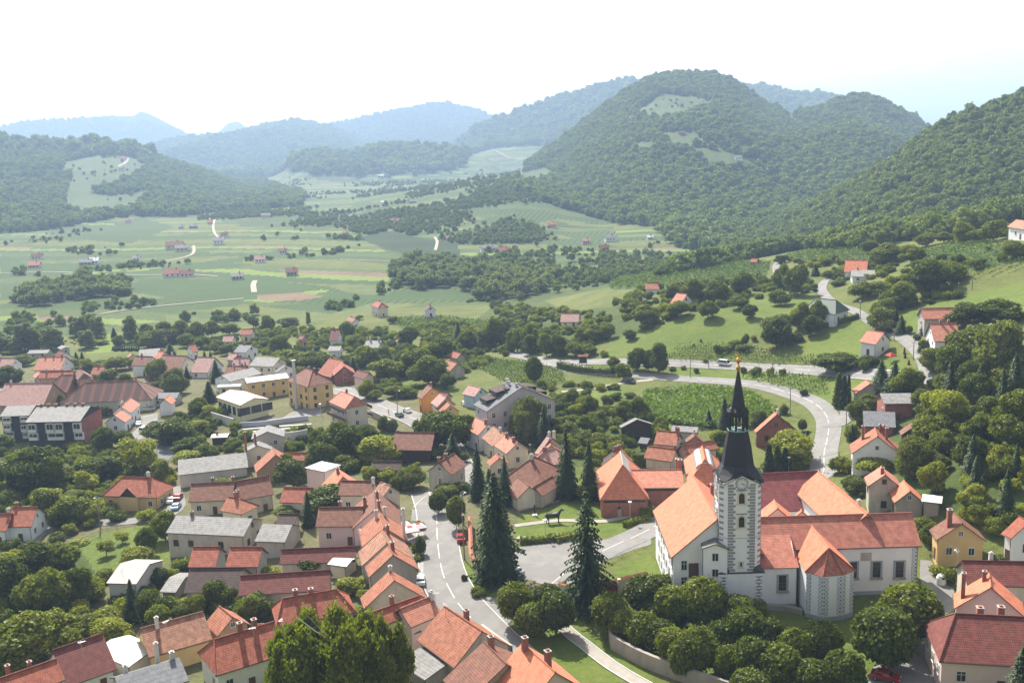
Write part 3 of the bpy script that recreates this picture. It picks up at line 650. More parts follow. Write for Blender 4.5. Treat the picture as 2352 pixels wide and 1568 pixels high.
# loose trees and hedges over the farmland of the valley
k = RNG.random(600000); R0 = np.exp(RNG.uniform(math.log(620), math.log(3200), 60000)); T0 = RNG.uniform(-.55, .45, 60000)
X = R0*np.sin(T0); Y = R0*np.cos(T0); cl = fbm(X/110, Y/150, 77, 4); ln = abs(fbm(X/260, Y/200, 88, 2)-.42); Zg = gz(X, Y); U, V = project(np.stack([X, Y, Zg], -1))
keep = ((cl > np.where(R0 < 1700, .575, .59)) | ((ln < .013) & (cl > .40)) | (cl*RNG.random(60000) > .49)) & ~forest_mask(U, V, R0) & (V < 780) & (U < 1700)
q = [(0,640),(300,620),(560,600),(640,640),(880,650),(880,700),(560,710),(300,690),(0,740)]
keep &= ~(inpoly(U, V, q) & (RNG.random(60000) < .93)); keep &= (V < 560) | (RNG.random(60000) < .4)
keep &= visible(X, Y, Zg+8)
for q in CLEAR: keep &= ~(inpoly(U, V, q) & (RNG.random(60000) < .8))
p = np.stack([X, Y, Zg], -1)[keep]; print('loose', len(p)); scatter('valley_hedgerow', 'farA', FAR_A, p-np.array([0, 0, .8]), RNG.uniform(.22, .7, len(p)), label='scattered trees and hedges between the valley fields', cat='hedgerow')
# ------------------------------------------------------------------ building materials
R_ORANGE = tile_mat('bright_orange_tiles', (.55, .185, .10), (.5, .16, .085), .33, .22, .6, .06, big=.12, rowline=.7)
R_SALMON = tile_mat('salmon_tiles', (.50, .20, .13), (.44, .165, .105), .36, .3, .6, .12, big=.2)
R_RED = tile_mat('red_tiles', (.40, .115, .065), (.31, .085, .05), .38, .26, .35, .18, big=.35)
R_RUST = tile_mat('rusty_orange_tiles', (.42, .15, .08), (.31, .105, .06), .38, .26, .38, .4, big=.45)
R_BROWN = tile_mat('brown_tiles', (.26, .105, .065), (.19, .075, .05), .4, .28, .35, .5, big=.5)
R_MAROON = tile_mat('maroon_tiles', (.20, .055, .042), (.15, .042, .036), .38, .26, .4, .35, big=.4)
R_OLD = tile_mat('weathered_tiles', (.42, .20, .12), (.30, .13, .085), .38, .26, .35, .6, big=.6)
R_PINK = tile_mat('faded_pink_tiles', (.40, .23, .20), (.34, .18, .15), .42, .5, .6, .25, big=.3)
R_GREY = tile_mat('grey_fibre_cement', (.22, .215, .205), (.165, .16, .155), .62, .62, .5, .3, (.12, .12, .11), big=.35, rowline=.35)
R_DGREY = tile_mat('dark_grey_sheeting', (.14, .145, .155), (.11, .115, .125), .9, .9, .6, .2, (.07, .07, .07), big=.3, rowline=.3)
R_MOSSY = tile_mat('blackened_old_tiles', (.085, .05, .045), (.06, .038, .035), .4, .28, .5, .5, big=.5)
R_CHURCH = tile_mat('church_red_tiles', (.47, .17, .12), (.38, .13, .095), .34, .2, .5, .35, (.20, .17, .05), big=.35)
R_PURPLE = tile_mat('lichened_crimson_tiles', (.26, .06, .07), (.2, .05, .055), .34, .2, .5, .6, (.16, .13, .04), big=.4)
R_PMETAL = tile_mat('pink_metal_sheet', (.5, .37, .33), (.47, .35, .31), 30, .55, .7, .05, big=.05, rowline=.02)
R_WHITE = tile_mat('white_sheet_roof', (.52, .52, .5), (.48, .48, .46), 1.2, .9, .7, .1, big=.12, rowline=.2)
R_CREAM = tile_mat('pale_pink_hall_roof', (.62, .47, .42), (.58, .44, .4), 4, 1.0, .85, .1, big=.12, rowline=.08)
R_STRIPE, _nt, _out = new_mat('striped_brown_and_orange_tiles')
_u = N(_nt, 'ShaderNodeUVMap'); _w = N(_nt, 'ShaderNodeTexWave'); _w.inputs['Scale'].default_value = .085; _w.inputs['Distortion'].default_value = .7; _nt.links.new(_u.outputs[0], _w.inputs[0])
_a = ramp(_nt, _w.outputs['Fac'], [(.62, (.16, .095, .075)), (.84, (.29, .135, .095))]); _n2 = noise(_nt, 2.5, _u.outputs[0], 4); princ(_nt, _out, mixc(_nt, _n2, _a, mixc(_nt, .5, _a, (.1, .07, .06))), .85, .2)
W_WHITE = wall_mat('white_render', (.78, .78, .77), .17); W_CREAM = wall_mat('cream_render', (.66, .6, .48), .32); W_OCHRE = wall_mat('ochre_render', (.62, .44, .2), .25)
W_GREY = wall_mat('grey_render', (.42, .40, .37), .4); W_OLD = wall_mat('stained_old_plaster', (.5, .46, .38), .6, (.12, .11, .1)); W_PINK = wall_mat('pink_render', (.66, .5, .47), .12)
W_TAN = wall_mat('tan_brown_render', (.4, .26, .16), .2); W_GREEN = wall_mat('pale_green_grey_render', (.46, .47, .38), .2); W_ORANGE = wall_mat('orange_render', (.78, .33, .08), .1)
W_YELLOW = wall_mat('pale_yellow_render', (.64, .6, .38), .1); W_BLUEG = wall_mat('light_blue_render', (.42, .55, .68), .15); W_DARK = wall_mat('dark_timber', (.06, .045, .035), .3); W_BLACK = wall_mat('dark_slate_cladding', (.05, .052, .06), .1)
W_BRICK = tile_mat('red_brick', (.30, .115, .08), (.24, .09, .065), .25, .5, .9, .15, big=.2, rowline=.5)
W_STONE = wall_mat('old_stone', (.34, .31, .27), .5); W_CONC = wall_mat('concrete', (.5, .49, .46), .3)
WF = plain('white_window_frame', (.62, .61, .58), .6); WD = plain('brown_window_frame', (.12, .06, .035), .6); GLASS = plain('window_glass', (.018, .022, .028), .12, 0, .6, .3, .6)
GUT = plain('gutter_metal', (.11, .075, .06), .5, .3); CH_R = W_BRICK; CH_W = wall_mat('chimney_render', (.6, .57, .53), .4); SKY_M = plain('skylight_metal', (.45, .46, .47), .35, .6); CAPM = plain('chimney_cap', (.34, .31, .29), .8)
METAL = plain('galvanised_metal', (.45, .46, .47), .4, .7); DKMET = plain('dark_metal', (.04, .04, .045), .45, .5); WOODP = plain('weathered_pole_wood', (.2, .17, .14), .9); RAILM = plain('railing_paint', (.55, .54, .5), .6)
DOORM = plain('brown_door', (.10, .045, .025), .6)

def add_window(parent, p, nx, ny, w, h, frame=WF, depth=.10, name='window', cross=True):
    """window centred at p (parent space) on a wall whose outward normal is (nx, ny)"""
    rz = math.atan2(nx, -ny); f = MB(); t = .09
    for c, d in (((0, -.03, h/2+t/2), (w+2*t, .10, t)), ((0, -.07, -h/2-t/2), (w+3*t, .18, t)), ((-w/2-t/2, -.03, 0), (t, .10, h)), ((w/2+t/2, -.03, 0), (t, .10, h))): f.box(c, d, frame)
    if cross: f.box((0, -.04, 0), (.06, .05, h), frame)
    if cross and h > 1.3: f.box((0, -.045, h*.17), (w, .04, .05), frame)
    o = f.build(name, parent, p, rz)
    g = MB(); g.box((0, -.012, 0), (w, .02, h), GLASS); g.build('pane', o); return o
def add_chimney(parent, x, y, zb, zt, s=.62, mat=None, cap=True):
    c = MB(); c.box((x, y, (zb+zt)/2), (s, s, zt-zb), mat or CH_R); 
    if cap: c.box((x, y, zt+.05), (s+.16, s+.16, .1), CAPM); c.box((x, y, zt+.2), (s*.55, s*.55, .2), mat or CH_R)
    return c.build('chimney', parent)
BLD = []      # (name, centre, label core) for naming the trees
def frame_of(c, r1, r2, e, hr, he, pitch):
    u1, v1 = uv(c, *r1); u2, v2 = uv(c, *r2); ue, ve = uv(c, *e)
    A = hit(u1, v1, hr); B = hit(u2, v2, hr); g = float(gz((A[0]+B[0])/2, (A[1]+B[1])/2))
    for _ in range(4):
        A = plane_pt(u1, v1, g+hr); B = plane_pt(u2, v2, g+hr); mx, my = (A[0]+B[0])/2, (A[1]+B[1])/2; g = g*.4+.6*float(gz(mx, my))
    d = B-A; L = math.hypot(d[0], d[1]); d = d/L; best = None
    for k in range(1, 60):      # eaves height that gives the roof its pitch
        h = hr-k*.12
        if h < 2.1: break
        E = plane_pt(ue, ve, g+h); hw = abs((E[0]-A[0])*(-d[1])+(E[1]-A[1])*d[0]); sc = abs(math.atan2(hr-h, hw)-math.atan(pitch))
        if best is None or sc < best[0]: best = (sc, h, hw)
    return A, B, g, d, L, best[2], best[1]
REPORT = []
PITCHES = {'grey_fibre_cement': .42, 'dark_grey_sheeting': .45, 'white_sheet_roof': .2, 'pink_metal_sheet': .3, 'pale_pink_hall_roof': .27, 'lichened_crimson_tiles': .9, 'bright_orange_tiles': .85}
def house(name, label, c, r1, r2, e, hr, he, roof, wall, hip=(0, 0), chim=((.3, .15),), win=1, cat='house', oh=.45, wf=None, maxw=9, minw=2.2, maxL=60, group=None, skip=None, wsz=(1.05, 1.3), gable_win=True, plinth=None, shed=False, door=True, pitch=None, hs=.82):
    if pitch is None: pitch = PITCHES.get(roof.name, .78)
    A, B, g, d, L, hw, he2 = frame_of(c, r1, r2, e, hr*hs, he, pitch); hr = hr*hs; he = he2
    REPORT.append((name, round((A[0]+B[0])/2), round((A[1]+B[1])/2), round(g, 1), round(L, 1), round(hw, 1), round(hr,1), round(he,1), label))
    hw0 = hw; hw = min(max(hw, minw), maxw); L = min(L, maxL)
    if hw != hw0: he = max(2.0, hr-hw*pitch)
    cx, cy = (A[0]+B[0])/2, (A[1]+B[1])/2
    rz = math.atan2(d[1], d[0]); root = empty(name, (cx, cy, g), rz, label=label, cat=cat, group=group)
    BLD.append((name, (cx, cy), label))
    hl = L/2; ia, ib = hip[0]*hw, hip[1]*hw; zr, ze = hr, he; sl = (zr-ze)/hw
    wx0, wx1 = -hl-ia+(0 if ia else oh), hl+ib-(0 if ib else oh)
    if ia: wx0 += oh
    if ib: wx1 -= oh
    wy = hw-oh; zw = ze+oh*sl-.1      # wall top under the roof
    w = MB(); zb = -2.2
    P = lambda x, y, z: (x, y, z)
    for sgn in (-1, 1):
        q = [P(wx0, sgn*wy, zb), P(wx1, sgn*wy, zb), P(wx1, sgn*wy, zw), P(wx0, sgn*wy, zw)]
        w.face(q if sgn < 0 else q[::-1], wall)
    for xx, ii, s in ((wx0, ia, -1), (wx1, ib, 1)):
        q = [P(xx, -wy, zb), P(xx, wy, zb), P(xx, wy, zw)]+([] if ii else [P(xx, 0, zw+wy*sl)])+[P(xx, -wy, zw)]
        w.face(q if s > 0 else q[::-1], wall)
    if plinth:
        w.box(((wx0+wx1)/2, 0, -.7), (wx1-wx0+.12, 2*wy+.12, 2.9), plinth)
    wo = w.build('wall', root)
    r = MB(); th = .16
    for sgn in (-1, 1):
        q = [(-hl, 0, zr), (hl, 0, zr), (hl+ib, sgn*hw, ze), (-hl-ia, sgn*hw, ze)]
        if sgn > 0: q = q[::-1]
        f = MB(); r.slab(q, th, roof, GUT)
    if ia: r.slab([(-hl, 0, zr), (-hl-ia, -hw, ze), (-hl-ia, hw, ze)], th, roof, GUT)
    if ib: r.slab([(hl, 0, zr), (hl+ib, hw, ze), (hl+ib, -hw, ze)], th, roof, GUT)
    # rounded ridge and hip tiles
    if roof not in (R_GREY, R_DGREY, R_WHITE, R_PMETAL, R_CREAM):
        r.tube([(-hl, 0, zr+.03), (hl, 0, zr+.03)], .13, 6, roof)
        for s, ii, x0 in ((-1, ia, -hl), (1, ib, hl)):
            if ii:
                for y in (-hw, hw): r.tube([(x0, 0, zr+.03), (x0+s*ii, y, ze+.03)], .11, 5, roof, cap=False)
    ro = r.build('roof', root)
    gt = MB()
    for sgn in (-1, 1):
        gt = MB(); gt.tube([(-hl-ia, sgn*(hw+.06), ze-.1), (hl+ib, sgn*(hw+.06), ze-.1)], .075, 5, GUT); gt.build('gutter', root)
    gt = MB(); gt.tube([(wx1-.1, -(wy+.08), 0), (wx1-.1, -(wy+.08), ze-.2)], .05, 5, GUT); gt.build('down_pipe', root)
    for q in (chim or ()):
        fx, fy = q[0], q[1]; x = -hl+fx*L; y = fy*hw; z0 = zr-abs(y)*sl
        add_chimney(ro, x, y, z0-.4, zr+(q[2] if len(q) > 2 else .9), q[3] if len(q) > 3 else .6, CH_W if (len(BLD) % 3 == 1) else CH_R)
    if win:
        rng = random.Random(len(BLD)*13); cam_l = Vector((-cx, -cy)); cam_l.rotate(Matrix.Rotation(-rz, 2))
        F_ = wf or (WF if rng.random() < .75 else WD)
        st = max(1, int((he+.2)/2.7)); fh = (he-.3)/st
        if (cx*cx+cy*cy) > 560**2: st = min(st, 1)
        for sgn in (-1, 1):
            if cam_l[1]*sgn < -5: continue
            n = max(1, int((wx1-wx0-1)/(3.0 if win == 1 else win)))
            for k in range(st):
                for i in range(n):
                    if rng.random() < .12: continue
                    x = wx0+(i+.5)*(wx1-wx0)/n; z = fh*(k+.55)
                    if k == 0 and i == n//2 and door:
                        dm = MB(); dm.box((0, 0, 0), (1.05, .12, 2.1), DOORM); do = dm.build('door', root, (x, sgn*(wy+.03), 1.05)); hh = MB(); hh.box((.38, sgn*.1, 0), (.12, .06, .04), METAL); hh.build('handle', do); continue
                    add_window(root, (x, sgn*(wy+.012), z), 0, sgn, wsz[0], min(wsz[1], fh*.55), F_)
        for xx, s, ii in ((wx0, -1, ia), (wx1, 1, ib)):
            if cam_l[0]*s < -5: continue
            n = max(1, int((2*wy-1)/3.2))
            for k in range(st):
                for i in range(n):
                    if rng.random() < .12: continue
                    add_window(root, (xx+s*.012, -wy+(i+.5)*2*wy/n, fh*(k+.55)), s, 0, wsz[0]*.9, min(wsz[1], fh*.55), F_)
            if not ii and gable_win and zr-ze > 2: add_window(root, (xx+s*.012, 0, zw+(zr-zw)*.3), s, 0, .7, .85, F_)
    return dict(root=root, hl=hl, hw=hw, wx0=wx0, wx1=wx1, wy=wy, zw=zw, g=g, rz=rz, L=L, roof=ro, wall=wo, sl=sl, ze=ze, zr=zr)
# ------------------------------------------------------------------ the houses of the town
Hh = house
# far left quarter
Hh('apartment_house', 'long pink roofed white block at the left edge beyond the round tree', 1, (-60,383), (135,383), (60,430), 10, 7, R_PINK, W_WHITE, cat='apartment house', win=3.4)
Hh('apartment_house', 'white apartment house with salmon roof and a row of small skylights', 1, (335,376), (565,374), (420,437), 11, 7.5, R_SALMON, W_WHITE, chim=((.2,.1),(.5,.1),(.8,.1)), cat='apartment house')
Hh('house', 'grey roofed house standing at the edge of the bale meadow', 13, (850,252), (905,275), (945,300), 7.5, 4.5, R_GREY, W_GREY, chim=())
Hh('house', 'low maroon roofed house behind the block with skylights', 13, (815,325), (900,345), (840,390), 8, 5, R_MAROON, W_WHITE)
Hh('shed', 'long low grey shed at the foot of the riverside trees', 1, (250,318), (425,313), (340,345), 4.5, 3, R_GREY, W_GREY, chim=(), cat='shed')
Hh('hall_house', 'gabled house with one glowing salmon roof slope beside the long red roof', 13, (520,613), (560,640), (640,738), 11, 6.5, R_SALMON, W_PINK, chim=(), cat='house', maxw=8)
Hh('long_house', 'long low red roofed building behind the tan block', 13, (560,612), (1040,600), (720,705), 12, 7, R_RED, W_TAN, chim=((.15,.2),(.35,.5),(.6,.3)), cat='building')
Hh('striped_house', 'brown house with striped tile roof and half hipped end above the tan block', 13, (840,662), (1030,658), (900,790), 12.5, 8.5, R_STRIPE, W_TAN, hip=(.7,0), chim=((.8,.3),), cat='building')
Hh('striped_wing', 'high brown and orange streaked roof wing rising behind the green grey block', 13, (1100,578), (1160,640), (1110,770), 13.5, 8, R_STRIPE, W_TAN, hip=(0,.5), chim=((.1,.1),), cat='building')
Hh('tan_block', 'tan brown three storey block with faded pink roof and balconies', 13, (70,780), (735,772), (400,935), 13.5, 9.2, R_PINK, W_TAN, chim=((.1,.1),(.35,.2),(.5,.2)), win=3.6, cat='apartment block')
Hh('grey_block', 'cut off pale block with grey roof at the left frame edge', 13, (-250,850), (45,848), (0,950), 11, 8, R_GREY, W_WHITE, chim=(), cat='apartment block')
GB = Hh('green_block', 'long pale green grey three storey block under a striped hipped roof', 13, (1180,765), (1880,738), (1500,900), 13.2, 9, R_STRIPE, W_GREEN, hip=(1,1), chim=((.1,.2),(.6,.3),(.95,.3)), win=3.0, cat='apartment block')
U1 = Hh('white_house', 'white house with salmon roof rising behind the striped pergola', 13, (1805,980), (1660,1095), (1835,1158), 9, 6.5, R_SALMON, W_WHITE, chim=((.85,-.1),(.7,-.1)))
U2 = Hh('white_house', 'lower white gabled house with pergola slats on its terrace', 13, (1665,1140), (1570,1215), (1760,1290), 8, 6, R_SALMON, W_WHITE, chim=())
Hh('small_house', 'small windowless white house with salmon roof beside the yard of cars', 1, (1435,697), (1395,735), (1465,770), 7.5, 5.5, R_ORANGE, W_WHITE, chim=(), win=0)
Hh('low_building', 'low building with dark slate grey roof adjoining the small white house', 1, (1300,680), (1525,676), (1400,728), 5.5, 4, R_DGREY, W_GREY, chim=())
Hh('inn', 'white inn with two tone brown roof and a dark awning', 1, (1155,367), (1295,372), (1180,448), 10, 7, R_BROWN, W_WHITE)
Hh('house', 'salmon roofed house between the inn and the tall dark spruce', 1, (1345,325), (1400,330), (1310,392), 11, 8, R_SALMON, W_CREAM)
Hh('long_house', 'brown roofed long house with a pale gable behind the willow', 1, (1385,358), (1590,368), (1480,440), 11, 7, R_BROWN, W_CREAM)
Hh('grey_house', 'pale grey roofed house above the inn with a white chimney', 1, (1180,315), (1360,300), (1250,352), 8, 5, R_GREY, W_GREY)
Hh('house', 'little house with salmon gable roof left of the inn roof', 13, (1800,362), (1830,372), (1880,405), 8, 5, R_SALMON, W_PINK, chim=())
Hh('balcony_house', 'white house with pink brown roof and iron balconies by the blue spruce', 12, (375,218), (615,222), (290,332), 9.5, 6.6, R_PINK, W_WHITE, chim=())
Hh('red_house', 'deep red roofed house half hidden behind the autumn tinted tree', 1, (800,455), (895,455), (830,525), 7.5, 4, R_RED, W_TAN)
Hh('far_house', 'red roofed house under trees above the striped field edge', 1, (2050,140), (2150,138), (2080,188), 7, 4, R_RED, W_CREAM, chim=())
Hh('far_house', 'faded pink roof among trees left of the red roofed far house', 1, (1900,192), (1990,190), (1950,225), 6.5, 4, R_PINK, W_CREAM, chim=())
Hh('far_house', 'white house with coral red roof in the trees beyond the spruces', 12, (250,45), (335,32), (300,110), 8.5, 5, R_RED, W_WHITE, chim=())
Hh('chalet', 'white chalet with steep blue black roof at the edge of the wood', 12, (955,52), (1125,60), (960,155), 9, 4.5, R_DGREY, W_WHITE)
Hh('low_house', 'low house with dusky pink roof in front of the blue black chalet', 12, (820,165), (930,170), (860,215), 6, 4, R_PINK, W_GREY, chim=())
Hh('house', 'brown pink roof with a dark dormer behind the grey roofed house', 12, (870,232), (1100,225), (1000,335), 9, 6, R_PINK, W_CREAM)
Hh('house', 'dark brown roof behind the canopy building and the blue spruce', 12, (780,340), (1060,345), (900,420), 7.5, 5, R_BROWN, W_GREY, chim=((.3,.2),(.7,.2)))
Hh('grey_roof_house', 'big house with plain grey roof and white gable behind the school', 12, (1180,218), (1510,232), (1130,342), 10, 6.5, R_GREY, W_CREAM, chim=())
Hh('slate_wing', 'wing with dark slate roof leaning on the grey roofed house', 12, (1560,325), (1600,335), (1430,420), 8, 4.5, R_DGREY, W_WHITE, chim=())
Hh('canopy_building', 'white building with two grey skylight roofs and metal flues', 12, (700,470), (1140,360), (1075,495), 8.5, 7, R_GREY, W_WHITE, chim=((.55,.5,1.6,.35),(.95,.7,1.8,.35),(.99,.9,1.9,.3)), cat='building')
Hh('workshop', 'workshop with white sheet roof between the hall and the school', 12, (1020,512), (1600,440), (1090,575), 9.5, 8, R_WHITE, W_OCHRE, chim=(), cat='building')
Hh('flat_annex', 'low annex with white flat roof left of the workshop', 12, (660,600), (980,590), (700,632), 4.6, 4.2, R_WHITE, W_CREAM, chim=(), cat='annex')
SC = Hh('school', 'ochre yellow school with big brown pyramid roof and tall round flue', 12, (1865,378), (1960,405), (1870,625), 15.5, 9.8, R_BROWN, W_OCHRE, hip=(1,1), chim=((.1,.2,.5),(.9,.2,.5)), cat='school', maxw=14, plinth=W_STONE)
HALL = Hh('sports_hall', 'pale yellow sports hall with low pinkish roof and wide windows', 12, (820,670), (1160,780), (910,868), 9.5, 7, R_CREAM, W_YELLOW, chim=(), win=0, cat='hall', maxw=14)
Hh('brick_house', 'red brick house with cross gabled red roof and white window trims', 2, (745,385), (870,410), (680,430), 10, 6.3, R_RED, W_BRICK, chim=((.1,.1),))
Hh('brick_wing', 'front gable wing of the red brick house facing the street', 2, (850,412), (870,455), (770,502), 9, 6, R_RED, W_BRICK, chim=())
Hh('town_house', 'pale pink town house with flat maroon roof beside the lime tree', 2, (985,487), (1085,512), (890,525), 8.2, 7.4, R_MAROON, W_PINK, chim=(), wsz=(.8,1.4), win=2.4)
BALC = Hh('guest_house', 'cream four storey guest house with salmon roof and long balconies', 2, (850,665), (960,710), (850,805), 12.5, 9.3, R_SALMON, W_CREAM, chim=((.3,.1),), hip=(.4,.3), maxw=8.5)
Hh('small_red_house', 'tiny house with red gable roof on the meadow behind the brick house', 2, (1330,440), (1360,450), (1305,485), 5.5, 3, R_RUST, W_DARK, chim=(), win=0, cat='barn')
Hh('barn', 'old barn with red roof above the maize patch', 15, (905,52), (1040,92), (850,165), 7.5, 3.5, R_RUST, W_OLD, chim=(), win=0, cat='barn')
Hh('far_barn', 'second red roofed barn higher up the slope under trees', 2, (1790,325), (1865,345), (1750,370), 6.5, 3.5, R_RED, W_OLD, chim=(), win=0, cat='barn')
OR = Hh('orange_house', 'bright orange house with red base and brown roof by the road', 15, (690,350), (745,380), (590,500), 9.8, 6.3, R_BROWN, W_ORANGE, chim=((.2,.2),))
Hh('lilac_roof_house', 'house with pale lilac roof squeezed beside the orange house', 15, (830,450), (910,500), (700,545), 8, 5, R_PINK, W_YELLOW, chim=())
Hh('ochre_house', 'low house with weathered pink tiles in front of the lilac roof', 15, (880,515), (960,585), (760,600), 6.5, 4.2, R_RUST, W_OCHRE, chim=())
Hh('blue_house', 'light blue walled house with dusty pink roof behind the big block', 15, (1175,350), (1325,385), (1070,450), 8, 5.2, R_PINK, W_BLUEG, chim=())
Hh('small_shed', 'small shed with maroon roof between orange house and big block', 15, (800,425), (940,445), (870,470), 5, 3.4, R_MAROON, W_TAN, chim=(), cat='shed')
Hh('villa', 'villa with brick red hip roof on the knoll by the tall poplar', 10, (445,1388), (475,1400), (440,1435), 10, 6.5, R_RED, W_CREAM, hip=(1,1))
Hh('chalet', 'white chalet with wide maroon roof and balcony on the vineyard knoll', 10, (800,1418), (815,1425), (850,1450), 9, 5, R_MAROON, W_WHITE)
Hh('white_house', 'white house with coral roof wing on the vineyard slope left of the knoll', 10, (255,1497), (300,1510), (340,1530), 8, 4.5, R_RUST, W_WHITE)
Hh('white_villa', 'white villa with maroon gable roof above the terraced garden', 2, (760,140), (835,138), (800,200), 10, 6, R_MAROON, W_WHITE)
Hh('house', 'dark gabled house left of the white villa behind trees', 2, (500,190), (540,195), (570,235), 8, 4.5, R_BROWN, W_TAN, chim=())
Hh('house', 'grey roofed low house with two dark chimneys on the slope', 2, (1060,237), (1190,237), (1100,298), 6.5, 3.8, R_GREY, W_GREY, chim=((.25,0,1.4),(.8,0,1.4)))
Hh('house', 'pale grey roofed house below the white villa', 2, (745,285), (850,283), (790,325), 6.5, 4, R_GREY, W_WHITE, chim=())
Hh('red_barn', 'red roofed barn hidden in trees at the end of the garden', 2, (1340,205), (1360,212), (1320,240), 6, 3.5, R_RUST, W_CREAM, chim=(), win=0, cat='barn')
Hh('stone_house', 'whitewashed house with mauve roof above the hedges of the bend', 3, (665,5), (820,5), (740,52), 7, 4, R_PINK, W_WHITE, chim=(), gable_win=False)
# the hillside on the right
Hh('hill_house', 'white gabled house with salmon roof in trees on the hillside meadow', 11, (300,1372), (360,1378), (260,1430), 8, 4.3, R_SALMON, W_WHITE, chim=())
Hh('cottage', 'vineyard cottage with brown red roof below the terraces', 11, (120,1312), (200,1312), (150,1350), 6, 3.6, R_RUST, W_WHITE, chim=((.8,.1),), win=0)
Hh('green_roof_house', 'tall white house with dark green roof on the hillside', 11, (1110,1402), (1225,1412), (1150,1455), 10.5, 6.6, plain('green_sheet_roof', (.05, .085, .06), .6), W_WHITE, hip=(.5,.5), chim=())
Hh('hill_house', 'orange roofed house at the bend of the hill lane', 11, (1280,1178), (1412,1180), (1330,1232), 8.5, 5.5, R_ORANGE, W_WHITE)
Hh('low_barn', 'low building with grey roof in front of the orange roofed hill house', 11, (1310,1238), (1450,1238), (1350,1276), 4.8, 3.2, R_GREY, W_WHITE, chim=((.3,.1),))
Hh('long_hill_house', 'long house with red roof high behind the brick house pair', 11, (1715,1460), (1930,1455), (1780,1522), 8, 5, R_SALMON, W_GREY, chim=())
Hh('hill_house', 'white and brick house with two chimneys below the long red roof', 4, (1645,80), (1845,78), (1700,162), 8, 5.2, R_SALMON, W_WHITE, chim=((.4,0),(.7,0)))
Hh('corner_house', 'pink white house with red roof cut by the right edge on the ridge', 11, (2270,945), (2420,965), (2260,975), 8.5, 6, R_SALMON, W_WHITE, chim=())
Hh('lone_house', 'white cubic house with salmon roof alone in the meadow by the lane', 4, (1180,130), (1305,150), (1220,235), 9, 6, R_SALMON, W_WHITE, chim=())
Hh('vineyard_hut', 'tiny red roofed hut on the skyline of the vineyard', 11, (735,1170), (775,1172), (750,1190), 4.5, 3, R_RED, W_DARK, chim=(), win=0, cat='hut')
Hh('vineyard_hut', 'red roofed hut among trees at the top of the terraces', 11, (75,1205), (120,1210), (100,1225), 5, 3, R_RED, W_GREY, chim=(), win=0, cat='hut')
Hh('vineyard_hut', 'whitish hut between the skyline huts and the dark tree', 11, (185,1185), (230,1187), (205,1205), 4.5, 2.8, R_PINK, W_WHITE, chim=(), win=0, cat='hut')
Hh('shed', 'small orange roofed shed below the dark spruce group', 4, (1165,505), (1200,530), (1100,610), 6, 3.2, R_ORANGE, W_GREY, chim=(), win=0, cat='shed')
Hh('brick_shell', 'raw brick house with grey sheet roof in the orchard', 4, (1270,605), (1500,602), (1350,682), 8, 5.8, R_GREY, W_BRICK, chim=())
Hh('grey_barn', 'barn with dark grey corrugated roof in front of the raw brick house', 4, (1145,735), (1385,745), (1200,852), 6.8, 3.6, R_DGREY, W_BRICK, chim=())
Hh('barn', 'small barn with rusty roof under the orchard trees', 4, (1510,822), (1530,850), (1420,893), 5.5, 3, R_BROWN, W_DARK, chim=(), win=0, cat='barn')
Hh('brick_white_house', 'white and brick house with four chimneys beside the sweeping road', 4, (1235,860), (1255,925), (1050,1025), 10.5, 6.8, R_RUST, W_WHITE, chim=((.2,.35),(.5,.4),(.35,-.5),(.1,.2)), maxw=8)
Hh('unfinished_house', 'unfinished brick house with coral roof inside the road bend', 4, (480,745), (500,760), (330,885), 10.5, 6.8, R_ORANGE, W_BRICK, chim=((.5,.1),), maxw=8, hip=(0,0))
Hh('old_white_house', 'old white house with salmon roof and stained gable below the orchard', 4, (1280,1150), (1310,1215), (1180,1300), 9.5, 6.2, R_SALMON, W_OLD, chim=((.7,-.1),), gable_win=True, maxw=7)
Hh('small_stone_house', 'small stone house with bright orange roof beside the old white house', 4, (1450,1255), (1500,1335), (1350,1370), 7, 3.8, R_ORANGE, W_STONE, chim=(), maxw=6)
Hh('ruin', 'roofless stone outbuilding next to the small stone house', 8, (1440,95), (1600,112), (1430,140), 3.8, 3.4, R_WHITE, W_STONE, chim=(), win=0, cat='outbuilding')
Hh('ochre_house', 'ochre house with maroon brown gable roof behind the lamp post', 8, (1695,235), (1755,315), (1560,458), 9.5, 6, R_BROWN, W_OCHRE, chim=((.6,-.4,1.8,.8),), maxw=7)
Hh('white_house', 'white house with red roof cut by the right edge', 8, (2200,260), (2280,300), (2090,410), 9, 5.6, R_RED, W_WHITE, chim=(), maxw=7)
Hh('long_barn', 'long roof of dark red tiles behind the pink gabled house', 8, (1748,605), (2420,618), (1800,800), 9, 4.5, R_MAROON, W_CREAM, chim=((.37,.3),), win=0, cat='building')
Hh('pink_house', 'pink gabled house with glowing orange roof and a tall red chimney', 8, (1965,705), (1980,815), (1690,970), 10, 6, R_ORANGE, W_PINK, chim=((.3,-.15),(.6,-.75)), win=0, maxw=9)
MR = Hh('corner_building', 'big maroon roofed building with two chimneys at the lower right corner', 8, (1700,1022), (2500,1062), (1700,1405), 11.5, 5.8, R_MAROON, W_PINK, hip=(.55,0), chim=((.28,.35,.2,.9),(.5,.45,.2,.9)), maxw=10, wsz=(1.2,1.5), win=4.5)
